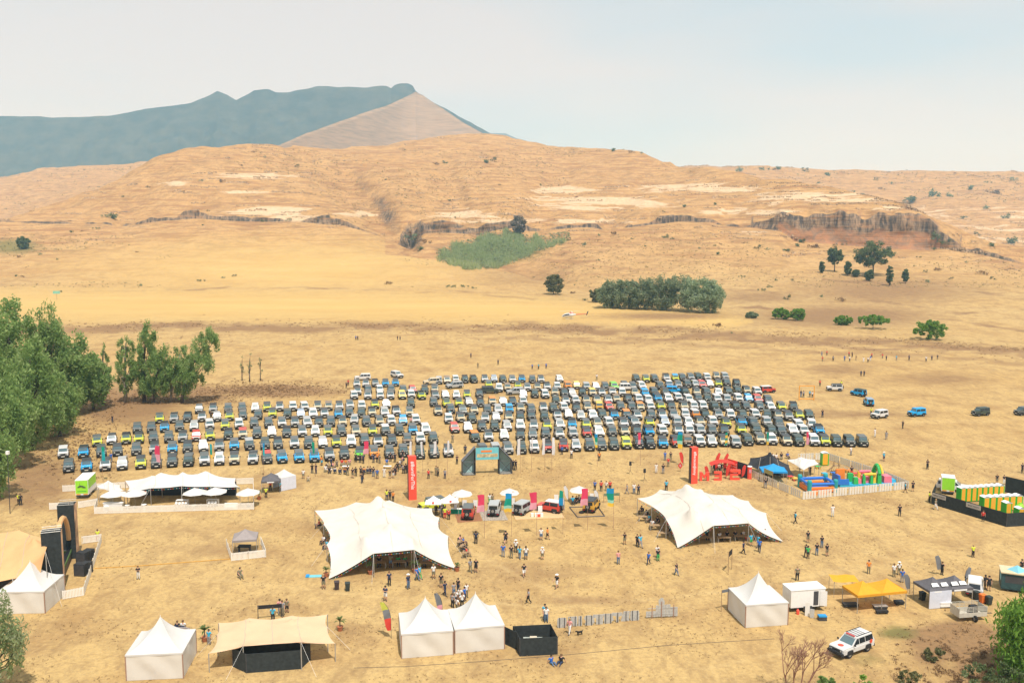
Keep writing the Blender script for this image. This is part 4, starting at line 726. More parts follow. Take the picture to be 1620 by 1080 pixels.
# the near white four-wheel drive
PROTO['big'] = make_car('old', 4.75, 1.84, 1.82, 1.1, 1.35, .75, .3, .14, 2.75, .39, False, True, .36, True)
bigc = car('big', P(1347, 1030), math.radians(-58), 'white', 'white', 'large white marked four-wheel drive parked alone at bottom right', 'car', name='parked_car', sc_=1.0)
b = MB(); b.path([(-.8, -2.46, .5), (-.75, -2.62, .62), (-.6, -2.64, 1.05), (.6, -2.64, 1.05), (.75, -2.62, .62), (.8, -2.46, .5)], [.045] * 6, 8); b.box(-.9, .9, -2.62, -2.36, .45, .7); b.build('bull_bar', BLK, bigc)
RSTK = mat('red_sticker', (.7, .09, .05), .5, .05)
b = MB(); b.tube((0, -1.7, 1.12), (0, -1.7, 1.135), .3, .3, 10); b.build('bonnet_emblem', RSTK, bigc)
b = MB(); b.tube((.925, 1.75, 1.05), (.94, 1.75, 1.05), .22, .22, 10); b.build('side_emblem', RSTK, bigc)
b = MB(); b.box(-.5, .5, -.35, -.2, 1.83, 1.9); b.build('light_bar', mat('red_lamp', (.6, .05, .04), .3, .05), bigc)
for k_ in PROTO.values():
    for c_ in list(k_.children): bpy.data.objects.remove(c_)
    bpy.data.objects.remove(k_)
# ---------------------------------------------------------------- people
CLOTH = {k: mat('cloth_' + k, v, .85, .12, 9.0) for k, v in dict(black=(.025, .026, .03), white=(.72, .72, .7), blue=(.03, .14, .5), teal=(.06, .42, .62), red=(.62, .05, .04), grey=(.28, .28, .29), navy=(.03, .045, .09), orange=(.75, .25, .04), green=(.06, .4, .12), yellow=(.66, .75, .06), pink=(.7, .32, .3), khaki=(.22, .2, .13), jeans=(.1, .17, .28), beige=(.52, .42, .28)).items()}
SKIN = [mat(f'skin_{i}', c, .55, .08, 9.0) for i, c in enumerate([(.55, .31, .21), (.42, .22, .14), (.18, .09, .055)])]
HAIR = [mat(f'hair_{i}', c, .8, .2, 9.0) for i, c in enumerate([(.04, .028, .02), (.13, .075, .035), (.36, .25, .12)])]
SHOE = mat('shoe', (.06, .055, .05), .8, .2)
def person_meshes(pose):
    v = []; e = []; r = []; tagb = []
    def J(p, rad): v.append(Vector(p)); r.append(rad); return len(v) - 1
    def E_(a, b, t): e.append((a, b)); tagb.append(t)
    dz = 0; sit = pose == 'sit'; lie = pose == 'ground'
    pel = J((0, .0, .95), .135); sp = J((0, .005, 1.13), .125); ch = J((0, 0, 1.33), .15); nk = J((0, .01, 1.49), .055); hb = J((0, -.02, 1.57), .078); hd = J((0, -.02, 1.65), .098); ht = J((0, -.005, 1.735), .07)
    nose = J((0, -.118, 1.635), .016)
    for a, b, t in ((pel, sp, 't'), (sp, ch, 't'), (ch, nk, 'n'), (nk, hb, 'n'), (hb, hd, 'h'), (hd, ht, 'h'), (hd, nose, 'h')): E_(a, b, t)
    for s in (-1, 1):
        sh = J((s * .19, .01, 1.41), .068); E_(ch, sh, 't')
        ph = {'stand': ((s * .25, .03, 1.14), (s * .25, -.05, .9)), 'walk': ((s * .25, s * .12, 1.15), (s * .24, s * .2 - .12, .93)), 'stride': ((s * .25, -s * .14, 1.16), (s * .24, -s * .22 - .12, .95)), 'phone': ((s * .25, -.06, 1.15), (s * .1, -.3, 1.25)), 'point': (((.25, -.02, 1.14), (.25, -.08, .9)) if s > 0 else ((-.42, -.12, 1.36), (-.62, -.25, 1.46))), 'sit': ((s * .26, -.06, 1.15), (s * .2, -.3, 1.02)), 'ground': ((s * .28, .16, 1.16), (s * .3, .2, .98))}[pose]
        el = J(ph[0], .048); wr = J(ph[1], .032); E_(sh, el, 'u'); E_(el, wr, 'a')
        d = (Vector(ph[1]) - Vector(ph[0])).normalized(); side = Vector((0, 1, 0)) if abs(d.y) < .7 else Vector((0, 0, 1)); side = (side - d * side.dot(d)).normalized(); nrm = d.cross(side)
        pm = J(Vector(ph[1]) + d * .07, .036); E_(wr, pm, 'a')
        for q, ln in enumerate((.062, .075, .08, .07)):
            o = side * (q - 1.5) * .021; k0 = J(Vector(ph[1]) + d * .098 + o, .0095); k1 = J(Vector(ph[1]) + d * (.098 + ln * .55) + o - nrm * .008 * s, .009); k2 = J(Vector(ph[1]) + d * (.098 + ln) + o - nrm * .025 * s, .0078)
            E_(pm, k0, 'a'); E_(k0, k1, 'a'); E_(k1, k2, 'a')
        t0 = J(Vector(ph[1]) + d * .05 - side * .045, .011); t1 = J(Vector(ph[1]) + d * .095 - side * .066 - nrm * .012 * s, .009); E_(pm, t0, 'a'); E_(t0, t1, 'a')
        hp = J((s * .095, 0, .9), .1); E_(pel, hp, 'l')
        kn, an, to = {'stand': ((s * .11, -.02, .5), (s * .12, .02, .085), (s * .14, -.15, .04)), 'phone': ((s * .11, -.02, .5), (s * .12, .02, .085), (s * .15, -.14, .04)), 'point': ((s * .12, -.02, .5), (s * .15, .02, .085), (s * .18, -.15, .04)), 'walk': ((s * .1, -.1 if s > 0 else .02, .51), (s * .1, -.22 if s > 0 else .3, .09 if s > 0 else .15), (s * .11, -.4 if s > 0 else .16, .05 if s > 0 else .04)), 'stride': ((s * .1, .04 if s > 0 else -.12, .51), (s * .1, .3 if s > 0 else -.2, .15 if s > 0 else .09), (s * .11, .16 if s > 0 else -.38, .04 if s > 0 else .05)), 'sit': ((s * .13, -.42, .93), (s * .14, -.46, .5), (s * .15, -.62, .46)), 'ground': ((s * .14, -.38, 1.1), (s * .15, -.62, .86), (s * .16, -.78, .82))}[pose]
        k_ = J(kn, .07); a_ = J(an, .042); o_ = J(to, .036); E_(hp, k_, 'l'); E_(k_, a_, 'c'); E_(a_, o_, 'f')
    me = bpy.data.meshes.new('person'); me.from_pydata(v, e, []); ob = bpy.data.objects.new('tmp', me); C.objects.link(ob)
    ob.modifiers.new('s', 'SKIN'); sub = ob.modifiers.new('u', 'SUBSURF'); sub.levels = 1
    for i, q in enumerate(me.skin_vertices[0].data): q.radius = (r[i], r[i] * (.78 if i in (sp, ch, pel) else 1)); q.use_root = i == pel
    dg = bpy.context.evaluated_depsgraph_get(); out = bpy.data.meshes.new_from_object(ob.evaluated_get(dg)); bpy.data.objects.remove(ob); out.name = 'person'
    A = np.array([v[a] for a, b in e]); B = np.array([v[b] for a, b in e]); D = B - A; LL = (D * D).sum(1)
    fr = []
    for p in out.polygons:
        c = np.array(p.center); t = np.clip(((c - A) * D).sum(1) / LL, 0, 1); k = int(np.argmin(((A + D * t[:, None] - c) ** 2).sum(1))); fr.append((tagb[k], t[k], c[0]))
    zo = {'sit': -.47, 'ground': -.83}.get(pose, 0.)
    for q in out.vertices: q.co.z += zo
    vn = [Vector(q.normal) for q in out.vertices]; co = [q.co.copy() for q in out.vertices]
    def cloth(nm, sel, off):
        b = MB(); mp = {}
        for p, f in zip(out.polygons, fr):
            if sel(*f):
                ids = []
                for i in p.vertices:
                    if i not in mp: mp[i] = len(b.v); b.v.append(tuple(co[i] + vn[i] * off))
                    ids.append(mp[i])
                b.f.append(tuple(ids)); b.m.append(0)
        return b.mesh(nm, CLOTH['black'], True)
    parts = dict(shirt=cloth('shirt', lambda t, k, x: t == 't' or (t == 'u' and k < .62) or (t == 'n' and k < .25 and False), .016), trousers=cloth('trousers', lambda t, k, x: t == 'l' or (t == 'c' and k < .9), .014), shorts=cloth('shorts', lambda t, k, x: t == 'l' and k < .93, .02), shoe=cloth('shoe', lambda t, k, x: x < 0 and (t == 'f' or (t == 'c' and k > .93)), .012), shoe2=cloth('shoe', lambda t, k, x: x >= 0 and (t == 'f' or (t == 'c' and k > .93)), .012))
    b = MB(); c0 = Vector((0, -.005, 1.665 + zo))
    b.lathe(c0, [(.112, -.06), (.118, 0), (.108, .055), (.07, .1), (.001, .118)], 10); parts['hair'] = b.mesh('hair', HAIR[0], True)
    b = MB(); b.lathe(c0, [(.2, .028), (.125, .035), (.118, .06), (.1, .11), (.001, .125)], 12); parts['hat'] = b.mesh('hat', CLOTH['white'], True)
    for q in list(parts.values())[5:]:
        for vv in q.vertices:
            if vv.co.y < -.05 and vv.co.z < 1.66 + zo: vv.co.y = -.05
    out.materials.clear(); out.materials.append(SKIN[0]); out.polygons.foreach_set('use_smooth', [True] * len(out.polygons))
    return out, parts
PM = {p: person_meshes(p) for p in ('stand', 'walk', 'stride', 'phone', 'point', 'sit', 'ground')}
def omat(o, m): o.material_slots[0].link = 'OBJECT'; o.material_slots[0].material = m
PCOUNT = {}
SW = dict(k='black', w='white', b='blue', t='teal', r='red', g='grey', n='navy', o='orange', e='green', y='yellow', p='pink', c='khaki', j='jeans', i='beige')
PV = dict(S='stand', W='walk', T='stride', P='phone', O='point', I='sit', G='ground')
PW = dict(S='standing', W='walking', T='walking', P='holding a phone', O='pointing', I='seated', G='sitting')
PLIST = []
def folk(where, group, txt, z=0.0):
    for it in txt.split():
        f = it.split(','); PLIST.append((float(f[0]), float(f[1]), f[2], f[3] if len(f) > 3 else '', where, group, z))
# x, y of the feet, then top, trousers, pose; last field: s shorts, h hat, yaw in degrees
folk('on open field', 'people on the open middle field', '753,860,nkS,180 800,860,knT,s180 796,881,bgS,180 809,883,kcS,180 816,874,wkS,h170 822,884,tjW,180 832,885,wjS,s180 858,885,wcS,hs180 856,854,wjS,s0 866,853,okW,s60 744,905,gcW,20 753,905,kkS,s-20 829,912,kwT,s20 881,930,kwW,hs-60 836,954,gkT,-70 988,861,kcO,s30 978,892,pjS,10 1258,828,tkW,100 1317,817,wwS,0 1423,816,kkS,0 992,781,ggT,-90 1003,781,wjS,0 1010,782,nkS,0 1054,776,tkS,0')
folk('before big white tent', 'people in front of the big white tent', '616,926,nkS,20 610,950,nwP,s-20 646,931,njS,h60 660,918,bjW,40 664,916,teW,60 686,915,wcS,s10 698,929,kcS,s160 704,942,nnT,70 725,936,knS,150')
folk('queueing behind pagoda pair', 'people queueing behind the pagoda pair', '716,961,gkS,150 722,956,wjS,s150 728,952,wkS,160 735,950,bnS,60 731,961,wkS,200 723,967,wcS,s140 738,945,wcS,20 718,943,gjS,30')
folk('by grey letter boards', 'people near the letter boards', '862,980,tjS,10 864,984,wjS,-10 901,1003,pwW,-50 ')
folk('on grass below black enclosure', 'people resting on the grass', '872,1049,bjG,30 888,1048,knG,-20')
folk('before cream tent', 'people in front of the cream tent', '1008,864,kkS,20 1013,866,tgW,30 1026,893,bnT,-40 1040,882,wkS,30 1041,887,keS,10 1070,910,kjW,40 1176,876,nkT,60 1188,863,teS,s30 1199,866,tgW,-60 1201,873,bnW,-30 1278,858,kcS,s0 1275,881,kkT,-40 1278,883,ekS,s0')
folk('near yellow gazebo', 'people around the food stalls', '1292,878,kjS,0 1308,879,kcS,s10 1300,866,kjS,0 1261,918,ckS,180 1414,912,wcS,0 1422,909,wcS,h180 1427,921,bgS,170 1374,907,ocS,0 1539,881,ykS,0 1490,909,kkP,120 1558,931,kcS,s20 1564,934,kkS,s-20 1616,906,kkS,180')
folk('by toilets', 'people near the toilet block', '1470,794,ykS,60 1480,806,cwW,40 1555,825,rkS,150 1577,765,kcS,s0 1588,766,kwS,0 1617,748,kkS,0')
folk('on right meadow', 'people on the right meadow', '1432,779,tkW,s60 1444,777,kkP,s0 1467,742,kkP,30 1398,729,tnS,hs10 1428,678,kkW,-60 1384,691,wwS,30 1402,695,ggS,0 1301,660,knS,0 1378,656,ykS,0 1346,720,wgS,40 1211,772,kgS,180 1297,611,rkS,0 1331,612,yrS,0')
folk('on obstacle course', 'spectators by the obstacle course', '1300,563,gjS,0 1308,562,rkS,0 1301,572,rcS,0 1318,571,gkS,0 1336,571,bjS,0 1343,564,rkS,0 1348,565,kkS,30 1344,572,wkS,0 1354,570,kcS,60 1366,573,wwS,0 1373,573,wkS,20 1377,571,bwS,0 1379,566,rkS,0 1396,567,rcS,0 1402,570,nkS,0 1418,570,tgS,0 1438,570,nkS,20 1465,572,wnS,0 1474,570,nkS,0 1483,569,kcS,0 1362,595,nkS,0 1367,595,kkS,0')
folk('behind parking lot', 'people behind the parking lot', '563,538,bkS,0 566,538,kkS,0 629,538,kkS,0 633,538,ckS,20 745,566,nkS,0 788,577,nkS,0 756,582,ccS,0 842,584,bkS,0 852,584,tkS,30 864,583,bnS,0 944,601,wcS,0 548,614,kkS,0 551,610,rkS,0 178,668,knS,0')
folk('inside orange frame', 'people standing in the orange frame', '1267,628,njS,20 1271,629,gkS,0 1281,628,tkS,0 1285,629,wkS,-20')
folk('in gathering circle', 'crowd gathered in front of the left block', '509,736,otS,s60 524,738,nnW,150 515,746,wcI,0 521,748,kkI,20 530,749,wkI,180 538,750,kkI,180 546,750,okI,180 550,752,kcS,180 558,756,kcS,s170 563,753,kkS,180 571,753,kkS,s190 574,758,kkT,160 576,750,ocI,180 582,749,icI,180 586,749,kkI,170 591,754,kjS,180 597,757,bcS,s170 608,755,wwS,180 617,757,kcS,s190 622,756,kwS,s170 625,752,kkS,200 629,746,kkS,200 626,750,knS,s180 638,749,gkS,210 642,749,kkS,200 645,748,kkS,210 633,737,wcI,-100 637,732,pcI,-120 635,742,kcI,-100 533,737,ckI,10 541,736,rcI,0 547,736,ocI,0 553,735,pcI,0 527,741,pcI,60 519,741,icI,60')
folk('leaning on bonnets', 'people leaning on the front row cars', '563,731,kkS,0 570,732,kkS,10 575,733,nkS,-20 591,732,nnS,30 597,731,okS,-20 601,733,ccS,-30 618,730,kkS,0 625,731,kkS,20 637,726,kkS,0 612,735,bcI,10')
folk('left of totem', 'people near the hashtag totem', '494,748,knS,20 500,749,knS,-20 480,757,wcS,s0 488,760,icG,0 573,764,knT,30 678,757,rkS,30 690,752,ccS,0 693,753,ckS,40 704,757,gnS,-10 612,791,ynS,20 617,791,kkS,0 622,793,okS,-20')
folk('beside entrance arch', 'people by the entrance arch', '723,734,kkP,40 714,722,wjS,0 812,742,kkS,20 816,742,kkO,-30 736,718,nkS,0')
folk('among front rows', 'people among the parked front rows', '716,700,ccS,0 889,719,bkS,180 904,725,wkS,0 948,729,okS,180 650,672,pcS,0 712,660,tkS,20 736,655,bkS,0 176,730,bjS,0 201,731,icS,0 334,662,kkS,0 1217,728,rcI,0 1222,727,wcI,0 1228,728,wkI,30 1236,726,kcI,-20 1246,725,bkI,20')
folk('near red letters', 'people near the red letters', '1038,748,wwS,0 1049,749,kgS,0 1052,728,bjS,20 1061,728,kcS,180 1057,738,rcS,0 1125,749,kcS,s60 1129,747,kkS,0 1133,747,knS,-40 1137,748,wkS,0 1141,747,kjS,-30 1147,749,rkS,0')
folk('near stage', 'people near the stage', '219,916,kwP,0 155,856,yrS,0 30,798,ykS,0 33,799,kkS,20')
folk('near peach tent', 'people around the peach tent', '443,972,pgS,180 447,974,gcS,0 454,969,ckS,s180 432,983,tkS,170 331,1019,tgS,-20 512,931,kcS,s0 380,914,ccI,40 281,999,kkI,180 290,1000,wgI,180')
folk('near black gazebo', 'people by the black gazebo', '421,787,ykS,180 428,776,rkS,0 443,777,tkS,-30')
folk('at display stands', 'people at the display stands', '941,776,bkS,160 951,777,rkS,170 965,776,rkS,180 959,776,wcS,160 906,797,tkI,0 912,796,kkI,-30 916,795,wkI,-60 779,798,ckS,0 775,798,weS,10 699,818,kkS,-30 704,820,yrS,20 710,822,rkS,180 690,815,kkS,0')
folk('under white tent edge', 'people in the shade of the big white tent', '618,897,cjS,s20 630,893,ekI,0 641,893,ekI,30 600,894,kkI,0 660,893,kjI,0 672,895,gkI,0 517,868,tkI,-60 512,860,wkI,-40 505,835,rkI,-60 730,868,kcI,90 735,873,kkI,90 738,880,rcI,90 728,860,pcI,60 733,862,bkI,90')
folk('under cream tent edge', 'people in the shade of the cream tent', '1118,852,kkI,0 1138,854,wkI,20 1150,852,kcI,-20 1163,852,kkI,0 1176,852,wrI,30 1022,818,ccI,-60 1027,826,tcI,-60 1032,834,wcI,-50 1040,830,kcI,-40 1015,812,kkI,-60 1060,845,kkI,-30 1210,850,bkI,20')
folk('in play area', 'people in the play area', '1347,753,krS,0 1281,752,kkS,0 1212,757,wkS,0 1221,757,kkS,20 1266,742,rkS,0')
for i, (px, py, co3, ex, where, group, z) in enumerate(PLIST):
    pose = PV[co3[2]]; rr = random.Random(i * 31 + 5); mesh, parts = PM[pose]
    sh, ht = 's' in ex, 'h' in ex; yaw = float(ex.strip('sh') or 0) + rr.uniform(-12, 12); p = P(px, py)
    body = link(bpy.data.objects.new('person', mesh), None, p, math.radians(yaw)); s_ = rr.uniform(.94, 1.06); body.scale = (s_ * rr.uniform(1., 1.15),) * 2 + (s_,)
    omat(body, SKIN[rr.choice([0, 0, 0, 1, 2])])
    for nm in ('shirt', 'shorts' if sh else 'trousers', 'shoe', 'shoe2', 'hat' if ht else 'hair'):
        c = link(bpy.data.objects.new(nm.strip('2'), parts[nm]), body)
        omat(c, {'shirt': CLOTH[SW[co3[0]]], 'shorts': CLOTH[SW[co3[1]]], 'trousers': CLOTH[SW[co3[1]]], 'shoe': SHOE, 'shoe2': SHOE, 'hat': CLOTH['white'], 'hair': HAIR[rr.choice([0, 0, 1, 1, 2])]}[nm])
    base = f"person in {SW[co3[0]]} top and {SW[co3[1]]} {'shorts' if sh else 'trousers' if co3[1] != 'j' else ''} {PW[co3[2]]} {where}".replace('  ', ' ')
    PCOUNT.setdefault(base, []).append((px, body, group))
for base, L_ in PCOUNT.items():
    L_.sort(key=lambda q: q[0])
    for k, (px, body, group) in enumerate(L_):
        tag(body, base if len(L_) == 1 else f"{base}, {ordn(k + 1)} such from left", 'person', group)
# a seat under everyone who sits upright
CH = MB().box(-.25, .25, -.25, .25, .4, .45).mesh('seat', CLOTH['navy']); CB = MB().box(-.25, .25, .24, .28, .45, .85).mesh('backrest', CLOTH['navy'])
CLG = MB().tube((0, 0, 0), (0, 0, .42), .018, .018, 5).mesh('leg', mat('chair_steel', (.3, .3, .3), .4, .1, metal=.5))
chn = {}
for px, py, co3, ex, where, group, z in PLIST:
    if co3[2] != 'I': continue
    yaw = float(ex.strip('sh') or 0); t = thing('camp_chair', f"camp chair of the person in {SW[co3[0]]} top seated {where}", 'chair', P(px, py), math.radians(yaw), 'camp chairs'); chn.setdefault(t['label'], []).append((px, t))
    link(bpy.data.objects.new('seat', CH), t); link(bpy.data.objects.new('backrest', CB), t)
    for sx in (-.22, .22):
        for sy in (-.22, .22): link(bpy.data.objects.new('leg', CLG), t, (sx, sy, 0))
for lb, L_ in chn.items():
    L_.sort(key=lambda q: q[0])
    for k, (px, t) in enumerate(L_):
        if len(L_) > 1: t['label'] = f"{lb}, {ordn(k + 1)} from left"
# small dark dog by the letter boards
t = thing('dog', 'small black dog walking beside the woman in white trousers', 'dog', P(917, 1004), math.radians(-60))
dv = [(0, .25, .36), (0, .05, .34), (0, -.2, .37), (0, -.32, .48), (0, -.44, .5), (0, -.56, .47), (0, .36, .44), (0, .45, .56)]; de = [(0, 1), (1, 2), (2, 3), (3, 4), (4, 5), (0, 6), (6, 7)]; dr = [.1, .105, .12, .07, .075, .04, .03, .015]
for sx in (-.08, .08):
    k = len(dv); dv += [(sx, -.22, .22), (sx, -.2, .1), (sx, -.24, .02), (sx, .2, .24), (sx, .29, .13), (sx, .24, .02)]; de += [(2, k), (k, k + 1), (k + 1, k + 2), (0, k + 3), (k + 3, k + 4), (k + 4, k + 5)]; dr += [.05, .03, .03, .06, .03, .03]
    k = len(dv); dv += [(sx * .6, -.42, .58)]; de += [(4, k)]; dr += [.02]
me = bpy.data.meshes.new('body'); me.from_pydata(dv, de, []); ob = bpy.data.objects.new('tmp', me); C.objects.link(ob); ob.modifiers.new('s', 'SKIN'); ob.modifiers.new('u', 'SUBSURF').levels = 1
for i, q in enumerate(me.skin_vertices[0].data): q.radius = (dr[i],) * 2; q.use_root = i == 1
out = bpy.data.meshes.new_from_object(ob.evaluated_get(bpy.context.evaluated_depsgraph_get())); bpy.data.objects.remove(ob); out.materials.clear(); out.materials.append(mat('dog_fur', (.02, .018, .017), .9, .2)); link(bpy.data.objects.new('body', out), t)
# ---------------------------------------------------------------- tents and stands
WH = mat('white_canvas', (.66, .645, .61), .8, .03, 1.0, bump=.15, sub=.12); WALL = mat('cream_canvas', (.74, .70, .625), .85, .04, .8, bump=.35, sub=.15); CRM = mat('cream_stretch', (.64, .60, .53), .8, .05, .6, bump=.3, sub=.04)
PEACH = mat('peach_stretch', (.76, .52, .33), .8, .04, .6, bump=.2, sub=.2); ORNG = mat('orange_stretch', (.78, .47, .22), .8, .04, .6, sub=.2); BLKC = mat('black_canvas', (.035, .037, .042), .85, .2, .6); SCR = mat('shade_screen', (.03, .036, .036), .9, .25, 3.0)
STEEL = mat('galvanised_pole', (.42, .41, .38), .45, .1, metal=.4); DSTEEL = mat('dark_steel', (.06, .06, .065), .5, .2); WOOD = mat('raw_timber', (.33, .22, .12), .8, .2, 4.0); WPIPE = mat('brown_trim', (.34, .2, .14), .8, .1)
WPL = mat('white_plastic', (.8, .79, .76), .5, .04); FEN = mat('fence_white', (.80, .77, .70), .7, .06, 2.0); YEL = mat('yellow_canvas', (.80, .41, .035), .8, .05, sub=.25); GRYC = mat('charcoal_canvas', (.12, .115, .125), .8, .1, sub=.05); GRYL = mat('taupe_canvas', (.34, .30, .29), .8, .06, sub=.15); BLUC = mat('blue_canvas', (.03, .34, .72), .7, .05, sub=.2)
REDP = mat('red_print', (.78, .09, .055), .5, .04); TEAL = mat('teal_print', (.16, .50, .56), .5, .08); PTEAL = mat('pale_teal_print', (.38, .56, .56), .5, .08); LPR = mat('lilac_white_print', (.62, .65, .74), .6, .06, 2.0); WPR = mat('white_print', (.8, .8, .79), .5, .03)
FC = {k: mat('flag_' + k, v, .7, .04, sub=.3) for k, v in dict(pink=(.75, .06, .14), rose=(.78, .36, .44), blue=(.02, .30, .62), green=(.01, .32, .22), mint=(.32, .66, .54), yellow=(.85, .55, .06), teal=(.02, .42, .46), white=(.78, .78, .80), red=(.74, .07, .05), grey=(.22, .23, .25), lime=(.6, .62, .1), black=(.04, .04, .045)).items()}
PGREEN = mat('toilet_green', (.04, .42, .04), .4, .05); POR = mat('toilet_orange', (.80, .40, .04), .4, .05); PLIME = mat('vinyl_lime', (.30, .68, .04), .4, .05); PLANT = leafmat('palm_leaf', [(.05, .09, .02), (.1, .15, .04), (.17, .2, .07)]); TERRA = mat('terracotta', (.42, .15, .07), .8, .1)
def yaw_of(d): return math.atan2(d.y, d.x)
def pagoda(label, ea, eb, h=2.4, pk=4.95, size=5.0):
    A, B = P(*ea, h), P(*eb, h); d = (B - A); d.z = 0; d.normalize(); A = B - d * size if ea[0] < 0 else A; size = (B - A).length if ea[0] >= 0 else size
    t = thing('pagoda_tent', label, 'tent', ((A + B) / 2 + Vector((-d.y, d.x, 0)) * size / 2).xy.to_3d(), yaw_of(d), 'white pagoda tents')
    s = size / 2; b = MB(); rows = []; n = 14
    for k in range(n + 1):
        f = k / n; r = s * (1 - f); z = h + .12 + (pk - h) * (.34 * f + .66 * f ** 2.3); rr = []
        for q in range(33):
            a = q / 8; e = int(a) % 4; u = a - int(a); cs = [(-1, -1), (1, -1), (1, 1), (-1, 1)]; p0, p1 = cs[e], cs[(e + 1) % 4]; rr.append((r * (p0[0] + (p1[0] - p0[0]) * u), r * (p0[1] + (p1[1] - p0[1]) * u), z - .10 * (1 - f) * math.sin(math.pi * u) * f * 4))
        rows.append(rr)
    rf = b.grid(rows).build('roof', WH, t, smooth=False)
    b = MB(); b.tube((0, 0, pk + .05), (0, 0, pk + .3), .03, .015, 6); b.build('finial', WPL, rf)
    for e, (p0, p1) in enumerate([((-1, -1), (1, -1)), ((1, -1), (1, 1)), ((1, 1), (-1, 1)), ((-1, 1), (-1, -1))]):
        a0, a1 = Vector((p0[0] * s, p0[1] * s, 0)), Vector((p1[0] * s, p1[1] * s, 0)); nn = Vector((p0[0] + p1[0], p0[1] + p1[1], 0)).normalized(); rw = []
        r2 = random.Random(hash(label) % 999 + e); w1, w2 = r2.uniform(0, 6), r2.uniform(.5, 1.2)
        for j in range(9):
            z = .02 + j / 8 * (h - .02); rw.append([a0 + (a1 - a0) * (i / 20) + nn * (.085 * math.sin(i * .55 + j * .5 * w2 + w1) * math.sin(math.pi * i / 20) * math.sin(math.pi * (j + 1) / 10)) + Vector((0, 0, z)) for i in range(21)])
        MB().grid(rw).build('wall', WALL, t, smooth=True)
        b = MB(); c0, c1 = a0 + nn * .03, a1 + nn * .03; b.hexa([c0 + Vector((0, 0, h - .03)) - nn * .03, c1 + Vector((0, 0, h - .03)) - nn * .03, c1 + Vector((0, 0, h - .03)), c0 + Vector((0, 0, h - .03)), c0 + Vector((0, 0, h + .14)) - nn * .03, c1 + Vector((0, 0, h + .14)) - nn * .03, c1 + Vector((0, 0, h + .14)), c0 + Vector((0, 0, h + .14))]); b.build('eave_trim', WH, t)
        b = MB(); b.box(p0[0] * s - .045, p0[0] * s + .045, p0[1] * s - .045, p0[1] * s + .045, 0, h); b.build('corner_post', WPIPE, t)
    return t
pagoda('white pagoda tent behind the leafy bush at the left edge', (-20, 938), (69.5, 936.5))
pagoda('white pagoda tent at the bottom left, cut by the bottom edge', (198, 1038), (288.5, 1034))
pagoda('left one of the two adjoining white pagoda tents at bottom centre', (635, 1004.5), (717, 998.5))
pagoda('right one of the two adjoining white pagoda tents at bottom centre', (719.5, 997), (798, 990))
pagoda('white pagoda tent beside the white box trailer', (1180, 958.5), (1247.5, 954))
